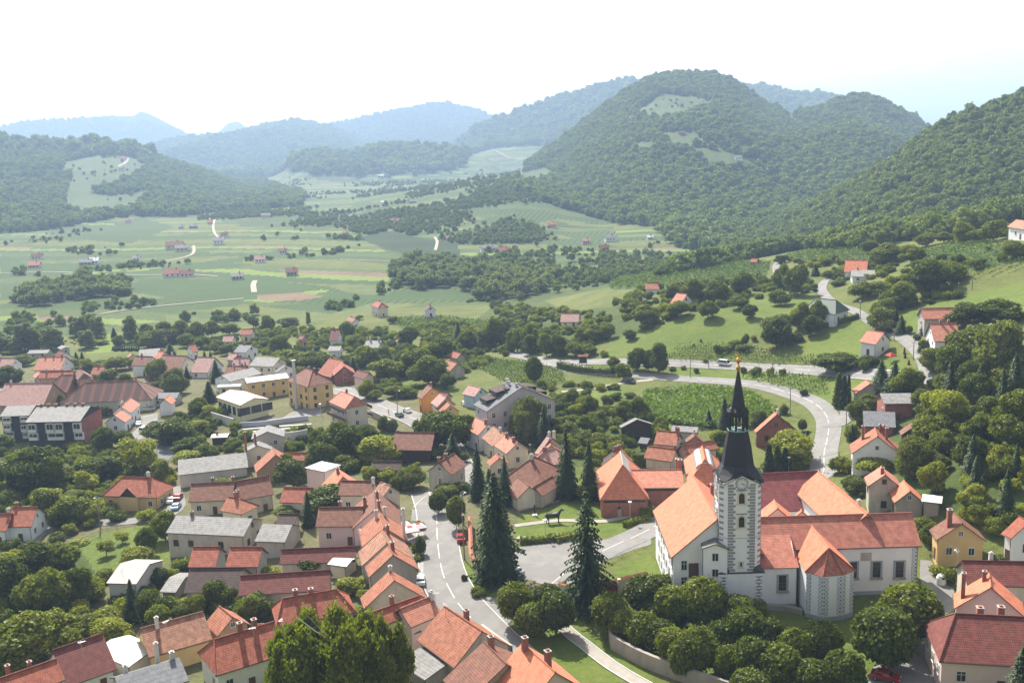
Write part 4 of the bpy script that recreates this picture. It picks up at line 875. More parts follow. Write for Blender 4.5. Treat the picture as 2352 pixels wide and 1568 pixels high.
# centre, around the big trees
Hh('tiled_barn', 'big barn with brown red tile roof on timber posts beside the walnut', 15, (310,905), (775,912), (420,1118), 9, 4.4, R_BROWN, W_DARK, chim=(), win=0, cat='barn')
Hh('old_house', 'old plastered house with dark brown roof and stained front gable', 15, (1005,1155), (815,1268), (955,1418), 9.2, 5.2, R_BROWN, W_OLD, chim=((.45,-.1),(.85,-.15)), wsz=(.8,1.7))
Hh('low_dark_barn', 'low barn with blackened roof below the tiled barn', 15, (30,1248), (385,1250), (100,1330), 6, 3.2, R_MOSSY, W_STONE, chim=(), win=0, cat='barn')
Hh('grey_gable_house', 'grey gabled house with slate roof below the terraced court', 12, (1352,1155), (1335,1245), (1110,1385), 10, 6, R_GREY, W_GREY, chim=(), maxw=8)
Hh('grey_low_house', 'low pale house with grey roof and two tall brick chimneys', 12, (1215,1380), (1205,1440), (1025,1520), 7.5, 4.5, R_GREY, W_CREAM, chim=((.4,-.2,2.6),(.8,-.9,4)), maxw=6)
Hh('shed', 'garden pavilion with white flat roof among the fruit trees', 12, (570,1288), (805,1278), (600,1322), 3.3, 3.0, R_WHITE, W_DARK, chim=((.3,.1),), win=0, cat='shed')
Hh('brown_house', 'brown house with rusty roof and white arched windows', 2, (270,1145), (290,1205), (110,1305), 9, 5.4, R_RUST, W_TAN, chim=(), maxw=7)
Hh('low_wing', 'long low red wing behind the brown house', 2, (330,1190), (560,1185), (400,1240), 5.5, 3.8, R_RUST, W_CREAM, chim=(), win=0, cat='annex')
Hh('long_grey_barn', 'long barn with patchy grey fibre cement roof', 1, (1510,1250), (2095,1185), (1520,1378), 7, 4.2, R_GREY, W_CONC, chim=(), win=0, cat='barn', oh=.3)
YV = Hh('yellow_villa', 'yellow villa with red brown hip roof and dark front gable', 1, (1040,1392), (1290,1400), (900,1555), 9, 5, R_RED, W_OCHRE, hip=(.8,.8), chim=((.85,.1,1.2,.7),), maxw=8)
Hh('water_house', 'square rendered tower house with pale pyramid roof', 2, (680,1282), (700,1286), (600,1328), 9, 8, R_WHITE, W_PINK, hip=(1,1), chim=(), win=0, cat='building', oh=.3)
Hh('orange_hip_house', 'house with bright orange valley roof beside the square tower house', 2, (815,1318), (860,1390), (650,1455), 9, 5, R_ORANGE, W_WHITE, chim=((.4,-.1),), hip=(0,.6), maxw=9)
Hh('church_side_house', 'cream house with peach roof at the top of the main street', 15, (1465,835), (1600,935), (1330,975), 8.5, 5, R_OLD, W_CREAM, chim=((.6,0),))
Hh('street_house', 'cream house with salmon tiles nearer end of the peach roofed row', 15, (1605,935), (1755,1030), (1470,1065), 8.5, 5, R_SALMON, W_CREAM, chim=((.2,-.1),(.75,-.1)))
Hh('street_house', 'house with brick red roof behind the peach roofed row', 15, (1260,730), (1410,805), (1240,920), 9.5, 6, R_SALMON, W_WHITE, chim=((.85,-.1),))
Hh('brown_roof_house', 'house with mauve brown roof left of the tall spruce pair', 15, (2100,950), (2150,965), (1880,1130), 9.5, 5.2, R_PINK, W_CREAM, chim=((.2,.1),(.4,.4)), maxw=8)
Hh('street_house', 'house with rust orange roof below the mauve brown roof', 15, (2130,1015), (2150,1060), (1960,1160), 8, 5, R_RUST, W_CREAM, chim=((.2,0),), maxw=7)
Hh('street_house', 'house with low salmon hip roof beside the rust orange roof', 15, (2100,1130), (2190,1095), (2060,1190), 7, 5, R_PINK, W_TAN, chim=((.1,.3,.8,.8),), hip=(.5,0))
HR = Hh('hip_house', 'cream house with big brown hip roof behind the dark spruces', 15, (1915,1215), (1945,1195), (1720,1375), 10, 5.5, R_BROWN, W_CREAM, hip=(1,1), chim=((0,0,.9,.7),), maxw=9)
Hh('low_house', 'low maroon roof running toward the spruces below the hip roof', 3, (300,1400), (395,1475), (250,1560), 6.5, 3.5, R_BROWN, W_CREAM, chim=(), win=0, cat='annex')
Hh('dark_annex', 'dark brown tiled annex beside the maroon roof under the spruces', 3, (590,1385), (430,1480), (480,1530), 6, 3.5, R_BROWN, W_OLD, chim=(), win=0, cat='annex')
Hh('small_house', 'small house with rusty roof between the spruces and the cream row', 3, (110,1195), (140,1230), (50,1290), 6.5, 3.8, R_RUST, W_CREAM, chim=())
Hh('white_small_house', 'small white house with red roof behind the museum', 3, (1165,1140), (1100,1170), (1080,1205), 7.5, 5, R_RUST, W_WHITE, chim=((.3,.1),(.7,.1)))
Hh('farm_house', 'farm house with salmon red roof and cream gable behind the museum hedge', 3, (1480,998), (1670,1015), (1420,1110), 9.5, 5.8, R_RUST, W_CREAM, chim=((.85,.1,1.3),(.97,-.2,1.4)))
Hh('farm_house', 'farm house wing with dark roof right of the cream gable', 3, (1790,1018), (1800,1045), (1720,1080), 8, 4.6, R_BROWN, W_TAN, chim=((.3,0),), maxw=7)
Hh('farm_wing', 'long low farm wing with rust red roof along the museum hedge', 3, (1400,1130), (1640,1160), (1340,1230), 6.2, 3.6, R_RUST, W_CREAM, chim=((.95,.1),), win=0, cat='farm building')
Hh('farm_wing', 'farther low farm wing with rust red roof right of the hedge', 3, (1680,1130), (1960,1080), (1690,1195), 6.2, 3.6, R_RUST, W_CREAM, chim=(), win=0, cat='farm building')
Hh('hay_barn', 'hay barn with bleached grey gable roof in the orchard', 3, (1290,890), (1310,905), (1185,985), 7.5, 3.5, R_GREY, W_DARK, chim=(), win=0, cat='barn', maxw=6)
Hh('grey_sheds', 'grey sheet roofed sheds below the maize field', 3, (1610,955), (1830,970), (1620,1005), 5, 3.5, R_GREY, W_GREY, chim=(), win=0, cat='shed')
Hh('orchard_shed', 'low shed with dull green grey roof beside the farm house', 3, (1340,1055), (1420,1065), (1300,1085), 4.5, 3.2, R_DGREY, W_DARK, chim=(), win=0, cat='shed')
# lower left and the street row
Hh('white_pair_house', 'left half of the white pair of houses at the left edge', 5, (-40,240), (98,236), (20,375), 8.2, 5.3, R_RED, W_WHITE, chim=((.7,.2),), maxw=6)
Hh('white_pair_house', 'right half of the white pair of houses with taller roof', 5, (98,190), (298,184), (120,342), 9, 6, R_RED, W_WHITE, chim=((.1,.2),), maxw=6)
Hh('long_roof_house', 'long low house with streaky red brown roof behind the grey roofed house', 5, (1500,5), (1900,-15), (1430,150), 8.5, 4.6, R_BROWN, W_CREAM, chim=((.4,.3),(.8,.3)))
Hh('long_roof_house', 'right end of the streaky roof row with dark stained gable', 6, (-45,-15), (215,-60), (-10,133), 9.5, 5, R_BROWN, W_OLD, chim=())
Hh('salmon_wing_house', 'house with broad salmon tile roof between the long roofs', 5, (1790,105), (1880,120), (1610,195), 8.5, 5.4, R_RUST, W_CREAM, chim=((.2,.8),(.6,.1,1.3)), maxw=9, hip=(0,1))
GR = Hh('grey_roof_house', 'two storey concrete house with grey slab roof above the lawn', 5, (1385,250), (1985,275), (1310,388), 8.6, 6.2, R_GREY, W_OLD, chim=((.2,.05),), oh=.3)
Hh('grey_shed', 'shed with checkered grey roof right of the grey roofed concrete house', 6, (165,318), (400,325), (140,455), 7, 4.4, R_GREY, W_GREY, chim=(), win=0, cat='shed', oh=.3)
Hh('red_roof_house', 'house with clean red ribbed roof left half of the red pair', 5, (1515,500), (1730,497), (1490,655), 8, 5, R_RED, W_GREY, chim=(), win=0)
Hh('red_roof_house', 'house with clean red ribbed roof right half above the blackened barn', 6, (-90,500), (165,500), (-100,655), 8, 5, R_RED, W_GREY, chim=(), win=0)
Hh('black_barn', 'barn with blackened tile roof in front of the red pair', 5, (1490,665), (1920,660), (1450,860), 7.5, 3.4, R_MOSSY, W_OLD, chim=(), win=0, cat='barn')
Hh('flat_sheds', 'pair of flat roofed sheds left of the blackened barn', 5, (1330,735), (1455,738), (1260,852), 3.9, 3.2, R_GREY, W_STONE, chim=(), win=0, cat='shed')
Hh('shed', 'tall shed with tilted pale pink metal roof beside the spruce', 5, (945,626), (1175,632), (830,782), 7.4, 5.6, R_PMETAL, W_CONC, chim=(), win=0, cat='shed', oh=.3)
Hh('maroon_barn', 'very long maroon roof crossing the yards below the red pair', 6, (-10,725), (700,680), (0,880), 7.8, 3.6, R_MAROON, W_OLD, chim=(), win=0, cat='barn', maxL=44)
Hh('red_ribbed_house', 'house with ribbed red roof and two chimneys above the birch', 6, (320,905), (745,832), (290,1120), 9.2, 4.8, R_RED, W_GREY, hip=(.45,.7), chim=((.25,.25,.8,.75),(.53,.1,.8,.75)), maxw=8)
Hh('pink_terrace_house', 'pale pink house with brown striped roof and washing terrace', 6, (605,190), (960,185), (600,340), 9.2, 6.2, R_BROWN, W_PINK, chim=((.43,.5,.6),(.97,.7,1.2)))
Hh('back_row_house', 'house with long brown ribbed roof behind the round garden tree', 2, (850,1425), (1130,1430), (880,1550), 9, 5.4, R_BROWN, W_CREAM, chim=((.97,-.1),))
Hh('corner_street_house', 'cream corner house with patched brown roof at the street bend', 6, (1090,-10), (1175,20), (1240,180), 9.8, 6.2, R_OLD, W_CREAM, chim=(), maxw=8)
Hh('small_red_house', 'small house with pinkish red roof between dark tree and long house', 6, (330,30), (560,35), (300,150), 7.5, 4.3, R_RED, W_CREAM, chim=())
Hh('dark_shed', 'shed with dark roof in the shade of the conifer', 6, (290,240), (440,242), (275,320), 5.5, 3.8, R_MOSSY, W_CREAM, chim=(), win=0, cat='shed')
Hh('row_house', 'row house with plum dark roof slope first in the street row', 6, (1045,55), (1050,200), (1245,265), 9.4, 5.8, R_BROWN, W_PINK, chim=((.3,.1),(.8,.15)), maxw=8)
Hh('row_house', 'low house with long rust red slope left of the first row house', 6, (1040,60), (960,170), (880,175), 8, 5, R_RUST, W_PINK, chim=(), win=0, maxw=6)
Hh('row_house', 'row house with rust orange roof and three chimneys beside the parasols', 6, (1085,228), (1120,345), (1310,465), 9.4, 5.6, R_RUST, W_PINK, chim=((.05,.2,1.1),(.2,-.2,1.1),(.75,.9,2.6)), maxw=8.5)
Hh('row_house', 'row house with paler rust roof third in the street row', 6, (1105,365), (1140,470), (1345,580), 9.2, 5.6, R_OLD, W_CREAM, chim=((.1,.2,1.1),), maxw=8.5)
Hh('row_house', 'row house with bare dark grey gable facing the camera', 6, (1155,485), (1190,560), (1390,668), 9.6, 6, R_RUST, W_STONE, chim=((.3,.1,1.1,.7),), maxw=8, win=0)
Hh('gable_house', 'low house with black stained cream gable at the end of the row', 6, (1165,680), (1200,760), (950,945), 8.5, 4, R_RUST, W_OLD, chim=((.1,0,.9),), maxw=9, win=0)
Hh('terrace_annex', 'flat roofed annex with a sunny terrace behind the row houses', 6, (720,580), (870,600), (710,640), 4, 3.8, R_WHITE, W_CREAM, chim=(), win=0, cat='annex')
Hh('maroon_annex', 'low maroon roof left of the sunny terrace', 6, (310,520), (900,495), (640,620), 6.4, 4.2, R_MAROON, W_OLD, chim=(), win=0, cat='annex')
# bottom edge
Hh('plum_house', 'house with plum brown roof and antenna mast at the lower left', 5, (410,1310), (805,1178), (640,1555), 9, 4.6, R_MAROON, W_WHITE, chim=(), maxw=9)
Hh('corner_red_house', 'red ribbed roof cut by the lower left corner', 5, (-60,1550), (445,1375), (100,1690), 8.6, 4.6, R_RED, W_CREAM, chim=((.6,.3,.6,.6),(.3,.7,.6,.6)), maxw=8)
Hh('white_shed', 'white sheet roof glaring between the plum and the yellow house', 5, (870,1222), (1150,1340), (980,1430), 5, 4, R_WHITE, W_CREAM, chim=(), win=0, cat='shed')
YH = Hh('yellow_gable_house', 'yellow house with weathered striped orange roof and cream gable', 5, (1100,1140), (1595,1005), (1195,1360), 9, 4.8, R_OLD, W_OCHRE, chim=((.25,-.1,1.4,.6),), maxw=8, wsz=(1.7,1.1), win=5)
Hh('small_orange_house', 'small house with rust orange gable roof behind the yellow house', 5, (1720,962), (1830,1050), (1715,1200), 8, 4.2, R_RUST, W_TAN, chim=(), maxw=6)
RB = Hh('red_ribbed_house', 'white house with vivid red ribbed roof and dark chimney shadows', 5, (1680,1225), (2150,1085), (1740,1495), 10, 5.2, R_RED, W_WHITE, chim=((.45,.15,1.2,.75),(.68,.1,1.2,.75)), hip=(.35,0), maxw=9)
Hh('corrugated_shed', 'building with dark corrugated roof at the bottom edge', 5, (900,1520), (1410,1365), (1000,1700), 7.6, 4.6, R_DGREY, W_GREY, chim=((.2,.4,.4,.6),(.9,.15,.9,.7),(.75,.95,1.5,.6)), maxw=9, win=0)
Hh('red_front_house', 'house with sunlit pale red roof left of the birch', 6, (100,1110), (180,1102), (60,1330), 9.6, 6.2, R_SALMON, W_GREY, chim=(), maxw=8)
Hh('long_red_house', 'house with dark ribbed red roof behind the salmon terrace roof', 6, (950,1040), (1400,880), (1000,1110), 8.5, 5, R_RED, W_CREAM, chim=((.55,.4,1.2,.6),), maxw=7)
Hh('terrace_house', 'house with flat lit salmon roof above the grey veranda', 6, (1240,985), (1490,885), (1410,1095), 8.4, 6.4, R_SALMON, W_PINK, chim=((.97,-.1,1,.7),), maxw=9, win=0)
Hh('veranda', 'open veranda with grey sheet roof beside the salmon terrace roof', 6, (1270,1060), (1330,1040), (1430,1150), 5.6, 4.4, R_DGREY, W_CREAM, chim=(), win=0, cat='veranda', maxw=6)
Hh('saddle_house', 'long house with rust red tiled saddle roof along the street', 6, (1590,960), (1890,1160), (1460,1290), 9.4, 4.4, R_RUST, W_OLD, chim=((.45,.2,.8,.7),), maxw=9, win=0)
Hh('grey_slab_shed', 'flat grey slab roofed shed at the foot of the rust red saddle roof', 6, (1390,1290), (1610,1420), (1340,1480), 3.8, 3.2, R_GREY, W_GREY, chim=(), win=0, cat='shed', maxw=7)
Hh('old_brown_house', 'house with very old brown black tiles at the bottom edge', 6, (1900,1240), (2080,1420), (1600,1560), 8, 4, R_BROWN, W_OLD, chim=((.15,.1,1.2,.8),), maxw=9, win=0)
OH = Hh('orange_roof_house', 'house with clean bright orange roof and two tall chimneys at the bottom', 7, (305,1250), (570,1480), (30,1560), 9.5, 5, R_ORANGE, W_PINK, chim=((.15,-.05,1.6,.8),(.68,.1,1.6,.8)), maxw=10, win=0, hip=(0,0))
for q in REPORT: print('HOUSE', q)
# ------------------------------------------------------------------ rays in a building's own space
def lray(I, c, x, y):
    d = Vector(raydir(*uv(c, x, y))); o = Vector((0, 0, HC))-Vector((I['root'].location.x, I['root'].location.y, I['root'].location.z))
    R = Matrix.Rotation(-I['rz'], 3, 'Z'); return R @ o, R @ d
def onY(I, c, x, y, Y):
    o, d = lray(I, c, x, y); t = (Y-o.y)/d.y; return o+d*t
def onX(I, c, x, y, X):
    o, d = lray(I, c, x, y); t = (X-o.x)/d.x; return o+d*t
def onZ(I, c, x, y, Zz):
    o, d = lray(I, c, x, y); t = (Zz-o.z)/d.z; return o+d*t
def info_of(root): return dict(root=root, rz=root.rotation_euler.z)
QUOIN = wall_mat('grey_quoin_stone', (.30, .30, .31), .3); PLINTH = wall_mat('grey_plinth', (.33, .35, .39), .15); SPIRE = plain('dark_spire_shingle', (.022, .022, .026), .65, 0, .3, .4, 3); GOLD = plain('gilded_copper', (.6, .33, .06), .3, .9); COPPER = plain('green_copper', (.2, .35, .3), .6)
SGR, _nt, _o = new_mat('sgraffito_band'); _u = N(_nt, 'ShaderNodeUVMap'); _mp = N(_nt, 'ShaderNodeMapping'); _mp.inputs['Scale'].default_value = (1.6, 1.6, 1); _nt.links.new(_u.outputs[0], _mp.inputs[0])
_c = N(_nt, 'ShaderNodeTexVoronoi'); _c.inputs['Scale'].default_value = .9; _c.inputs['Randomness'].default_value = .15; _nt.links.new(_mp.outputs[0], _c.inputs[0]); _r = ramp(_nt, _c.outputs['Distance'], [(.25, (.24, .25, .27)), (.4, (.72, .73, .74)), (.62, (.3, .31, .33))]); princ(_nt, _o, _r, .9, .1)

# ---- the parish church: nave, side aisle, choir chapel, tower
CHU = house('church', 'white church with red roof and a tall dark spired clock tower', 14, (835, 721), (2150, 680), (1900, 952), 13.2, 8.5, R_CHURCH, W_WHITE, chim=(), win=0, cat='church', hs=1, pitch=.82, maxw=12, maxL=80, plinth=PLINTH)
C = CHU; rt = C['root']; YW = -C['wy']; print('CHURCH', {k: v for k, v in C.items() if k not in ('root', 'roof', 'wall')}, rt.location[:])
def big_window(c, x0, y0, x1, y1, Y, name='window'):
    a = onY(C, c, x0, y0, Y); b = onY(C, c, x1, y1, Y); w_, h_ = abs(b.x-a.x), abs(a.z-b.z); cx, cz = (a.x+b.x)/2, (a.z+b.z)/2
    m = MB(); t = .35
    m.box((0, -.05, h_/2+.1), (w_+2*t, .1, .2), QUOIN); m.box((0, -.18, -h_/2-.18), (w_+2.2*t, .4, .36), W_STONE)
    m.box((-w_/2-t/2, -.05, 0), (t, .1, h_), PLINTH); m.box((w_/2+t/2, -.05, 0), (t, .1, h_), PLINTH); m.box((0, -.03, 0), (.07, .05, h_), WD)
    for k in (-.25, 0, .25): m.box((0, -.035, h_*k), (w_, .04, .06), WD)
    o = m.build(name, rt, (cx, Y, cz)); g = MB(); g.box((0, 0, 0), (w_, .02, h_), GLASS); g.build('pane', o)
big_window(14, 1842, 1068, 1898, 1186, YW-.02); big_window(14, 2022, 1064, 2080, 1186, YW-.02); big_window(14, 1660, 1070, 1712, 1190, YW-.02)
# corner band and faded fresco
m = MB(); a = onY(C, 14, 2195, 965, YW-.03); b = onY(C, 14, 2195, 1240, YW-.03); m.box((C['wx1']-.5, YW-.04, (a.z+.8)/2+.3), (.95, .06, a.z-.9), SGR); m.build('quoin_band', rt)
m = MB(); a = onY(C, 14, 1746, 995, YW); b = onY(C, 14, 1830, 1056, YW); m.box(((a.x+b.x)/2, YW-.035, (a.z+b.z)/2), (b.x-a.x, .05, a.z-b.z), W_OLD); m.build('fresco_panel', rt)
# side aisle with a lower roof
za = C['ze']-1.5; pa = onZ(C, 14, 1118, 1116, za); Y2 = pa.y; xl = onY(C, 14, 968, 1116, Y2).x-3; xr = onZ(C, 14, 1258, 1112, za).x
zk = C['ze']+1.9; yk = -C['hw']+1.9/C['sl']
m = MB(); m.slab([(xl, yk, zk+.14), (xr, yk, zk+.14), (xr+.1, Y2-.0, za), (xl, Y2, za)][::-1], .16, R_CHURCH, GUT); m.build('aisle_roof', rt)
YA = Y2+.45; m = MB()
zt = za-.05; m.box(((xl+xr)/2, (YA+YW)/2, (zt-2.2)/2), (xr-xl-.5, YW-YA, zt+2.2), W_WHITE); m.box(((xl+xr)/2, YA+.9, -.7), (xr-xl-.4, 1.9, 2.9), PLINTH)
m.face([(xr-.25, YW, zt), (xr-.25, YA, zt), (xr-.25, YW, zk)], W_WHITE); m.build('aisle_wall', rt)
big_window(14, 1100, 1174, 1157, 1290, YA-.02)
# choir chapel with a many sided end
z3 = C['ze']-1.0; ap = None
E3 = [onZ(C, 14, *p, z3) for p in ((1240, 1040), (1305, 1148), (1452, 1185), (1610, 1172), (1708, 1140), (1625, 985))]
zr3 = z3+4.3
for _ in range(3):
    A3 = onZ(C, 14, 1495, 962, zr3); hwc = abs(E3[4].x-E3[0].x)/2; zr3 = z3+hwc*.95
A3 = onZ(C, 14, 1495, 962, zr3); B3 = onZ(C, 14, 1405, 798, zr3); print('chapel', [tuple(round(q, 1) for q in p) for p in E3], A3, B3, zr3)
B3.x = A3.x; yb = -C['hw']+(zr3-C['ze'])/C['sl']+.8; B3.y = yb
L5 = Vector((E3[0].x, -C['hw']+.4, z3)); R5 = Vector((E3[4].x, -C['hw']+.4, z3)); E3[5] = R5
pl = [Vector((E3[0].x, E3[0].y, z3)), E3[1], E3[2], E3[3], E3[4]]
m = MB()
vl = Vector((E3[0].x, yb-(zr3-z3)/C['sl'], z3)); vr = Vector((E3[4].x, yb-(zr3-z3)/C['sl'], z3))
def up(p, k): return Vector((p.x, p.y, p.z+k))
L0 = Vector((E3[0].x, min(E3[0].y, E3[1].y+2), z3))
m.slab([B3, A3, E3[1], L0, vl], .16, R_ORANGE, GUT)
m.slab([A3, B3, vr, E3[4]], .16, R_ORANGE, GUT)
m.slab([A3, E3[2], E3[1]][::-1], .16, R_CHURCH, GUT); m.slab([A3, E3[3], E3[2]][::-1], .16, R_CHURCH, GUT); m.slab([A3, E3[4], E3[3]][::-1], .16, R_CHURCH, GUT)
for e_ in E3[1:5]: m.tube([A3+Vector((0, 0, .05)), e_+Vector((0, 0, .05))], .13, 5, R_RED)
m.tube([B3, A3+Vector((0, 0, .05))], .13, 5, R_ORANGE); m.build('chapel_roof', rt)
ctr = Vector((A3.x, A3.y, 0)); ws = [ctr+(Vector((p.x, p.y, 0))-ctr)*.93 for p in E3[1:5]]
poly = [Vector((ws[0].x, YW+.2, 0))]+ws+[Vector((ws[3].x, YW+.2, 0))]
m = MB(); pnl = MB(); bands = MB()
for p, q in zip(poly, poly[1:]):
    m.face([(p.x, p.y, -2.5), (q.x, q.y, -2.5), (q.x, q.y, z3), (p.x, p.y, z3)], W_WHITE)
    n = Vector((q.y-p.y, -(q.x-p.x), 0)).normalized(); o_ = n*.07
    pnl.face([(p.x+o_.x, p.y+o_.y, -2.5), (q.x+o_.x, q.y+o_.y, -2.5), (q.x+o_.x, q.y+o_.y, .75), (p.x+o_.x, p.y+o_.y, .75)], PLINTH); pnl.face([(p.x, p.y, .75), (p.x+o_.x, p.y+o_.y, .75), (q.x+o_.x, q.y+o_.y, .75), (q.x, q.y, .75)], PLINTH)
    d_ = (q-p).normalized(); L_ = (q-p).length
    for s0, s1 in ((.05, .85), (L_-.85, L_-.05)):
        if L_ > 2.2 and abs(n.y) > .15:
            a, b = p+d_*s0+n*.035, p+d_*s1+n*.035; bands.face([(a.x, a.y, .85), (b.x, b.y, .85), (b.x, b.y, z3-.3), (a.x, a.y, z3-.3)], SGR)
m.build('chapel_wall', rt); pnl.build('chapel_plinth', rt); bands.build('quoin_band', rt)
# down pipes
m = MB(); m.tube([(xr+.1, YA+.3, .2), (xr+.1, YA+.3, za)], .07, 5, DKMET); m.build('gutter', rt)

# ---- tower
YF = YA-.7
a = onY(C, 14, 640, 1000, YF); b = onY(C, 14, 966, 1000, YF); tw = b.x-a.x; tx = (a.x+b.x)/2; yc = YF+tw/2; h = tw/2; ch = h*.34
zb = onY(C, 14, 800, 1150, YF).z; ztop = onY(C, 14, 700, 440, YF).z; print('TOWER w', tw, 'x', tx, 'zb', zb, 'ztop', ztop)
def oct_ring(hh, cc, z): return [(hh, -hh+cc, z), (hh, hh-cc, z), (hh-cc, hh, z), (-hh+cc, hh, z), (-hh, hh-cc, z), (-hh, -hh+cc, z), (-hh+cc, -hh, z), (hh-cc, -hh, z)]
def rings(mb, R, mat, cap=True):
    for A_, B_ in zip(R, R[1:]):
        for k in range(8):
            j = (k+1) % 8; mb.face([A_[k], A_[j], B_[j], B_[k]], mat)
    if cap: mb.face(R[-1], mat)
T0 = Vector((tx, yc, 0))
m = MB(); rings(m, [oct_ring(h, ch, zb-.2), oct_ring(h, ch, ztop+.2)], W_WHITE)
hb = h+.42; m.box((0, 0, (zb-2.5)/2), (2*hb, 2*hb, zb+2.5), W_WHITE)
tow = m.build('tower', rt, T0)
TI = dict(root=rt, rz=C['rz'])
m = MB()   # sloped lead shoulders at the base and the string course
for sx in (-1, 1):
    for sy in (-1, 1):
        q = [(sx*hb*1.02, sy*hb*1.02, zb), (sx*hb*1.02, sy*(hb-2.0), zb), (sx*(h-.05), sy*(h-ch-.1), zb+1.0), (sx*(h-ch-.1), sy*(h-.05), zb+1.0), (sx*(hb-2.0), sy*hb*1.02, zb)]
        m.face([q[0], q[1], q[2]], DKMET); m.face([q[0], q[2], q[3]], DKMET); m.face([q[0], q[3], q[4]], DKMET)
m.box((0, 0, zb+.03), (2*hb+.16, 2*hb+.16, .1), DKMET); m.build('shoulder', tow)
zs = onY(C, 14, 800, 880, YF).z; m = MB(); rings(m, [oct_ring(h+.05, ch, zs-.08), oct_ring(h+.05, ch, zs+.08)], W_CONC); m.build('string_course', tow)
m = MB(); z = zb+.25; i = 0      # quoins both sides of every chamfer
while z < ztop-.55:
    for sy in (-1, 1):
        for sx in (-1, 1):
            L_ = .95 if i % 2 else 1.3
            m.box((sx*(h-ch-L_/2), sy*(h+.02), z+.2), (L_, .07, .40), QUOIN)
            m.box((sx*(h+.02), sy*(h-ch-L_/2), z+.2), (.07, L_, .40), QUOIN)
            L2 = .5 if i % 2 else .8; k = (h-ch/2)
            m.box((sx*(h-.16-L2*.2), sy*(h-ch+.16+L2*.2), z+.2), (L2, .12, .40), QUOIN, rz=math.atan2(sy, -sx)+0) if L2 > .6 else None
    z += .52; i += 1
m.build('quoins', tow)
m = MB()
for sx in (-1, 1):
    for k in range(6):
        zz = zb-1.0-k*1.15
        for y_, s_ in ((-hb-.02, 1),):
            m.face([(sx*(hb-.95)-.75, y_, zz+.45), (sx*(hb-.95)+.75, y_, zz+.45), (sx*(hb-.95), y_, zz)], QUOIN); m.face([(sx*(hb-.95)-.75, y_, zz-.45), (sx*(hb-.95), y_, zz), (sx*(hb-.95)+.75, y_, zz-.45)], QUOIN)
m.build('painted_quoins', tow)
def arch_window(zc, w_, h_, sx, sy, arched=True, brown=True):
    """window on the tower side with outward normal (sx, sy)"""
    m = MB(); t = .28; rz = math.atan2(sx, -sy)
    m.box((-w_/2-t/2, -.06, 0), (t, .14, h_), W_CREAM); m.box((w_/2+t/2, -.06, 0), (t, .14, h_), W_CREAM); m.box((0, -.09, -h_/2-.12), (w_+3*t, .2, .24), W_CREAM)
    g = MB()
    if arched:
        n = 10; P0 = [(w_/2*math.cos(math.pi*k/n), h_/2+w_/2*math.sin(math.pi*k/n)) for k in range(n+1)]; P1 = [((w_/2+t)*math.cos(math.pi*k/n), h_/2+(w_/2+t)*math.sin(math.pi*k/n)) for k in range(n+1)]
        for k in range(n): m.face([(P0[k][0], -.12, P0[k][1]), (P0[k+1][0], -.12, P0[k+1][1]), (P1[k+1][0], -.12, P1[k+1][1]), (P1[k][0], -.12, P1[k][1])][::-1], W_CREAM)
        m.box((0, -.1, h_/2+w_/2+t+.22), (w_+3*t, .26, .14), QUOIN)
        g.face([(x_, -.02, z_) for x_, z_ in P0]+[(-w_/2, -.02, -h_/2), (w_/2, -.02, -h_/2)][::1], GLASS)
        for k in range(int(h_/.25)): g.box((0, -.05, -h_/2+.12+k*.25), (w_, .06, .07), DOORM)
        g.box((0, -.06, 0), (.08, .08, h_), DOORM)
    else:
        m.box((0, -.06, h_/2+.1), (w_+2*t, .14, .2), W_CREAM); g.box((0, 0, 0), (w_, .04, h_), GLASS)
    o = m.build('window', tow, (sx*(h), sy*(h), zc), rz); return [f for f in (g.build('louvre', None, (0, 0, 0)),)][0], o
for (px0, py0, px1, py1, ar) in ((785, 548, 830, 606, True), (788, 732, 834, 793, True), (803, 1068, 817, 1104, False)):
    a = onY(C, 14, px0, py0, YF); b = onY(C, 14, px1, py1, YF)
    for sx, sy in ((0, -1), (-1, 0), (1, 0), (0, 1)):
        if not ar and sy != -1: continue
        g, o = arch_window((a.z+b.z)/2, abs(b.x-a.x), abs(a.z-b.z), sx, sy, ar); g.parent = tow; g.location = o.location; g.rotation_euler = o.rotation_euler
# clock gables and helm
zg = onY(C, 14, 810, 385, YF).z; zck = onY(C, 14, 809, 452, YF).z; ze_ = ztop
m = MB(); m2 = MB()
for k in range(4):
    ca, sa = math.cos(k*math.pi/2), math.sin(k*math.pi/2)
    R_ = lambda x, y, z: (x*ca-y*sa, x*sa+y*ca, z)
    gw = h-ch*.55
    m.face([R_(-gw, -h-.04, ze_-.1), R_(gw, -h-.04, ze_-.1), R_(0, -h-.04, zg-.1)], W_WHITE); m.face([R_(-gw, -h-.04, ze_-.7), R_(gw, -h-.04, ze_-.7), R_(gw, -h-.04, ze_-.1), R_(-gw, -h-.04, ze_-.1)], W_WHITE)
    for s in (-1, 1):
        q = [R_(0, -h-.3, zg+.1), R_(0, -h+2.2, zg+.1), R_(s*(gw+.35), -h+.3, ze_-.2), R_(s*(gw+.35), -h-.3, ze_-.35)]
        m2.slab(q, .12, SPIRE)
gb = m.build('clock_gable', tow)
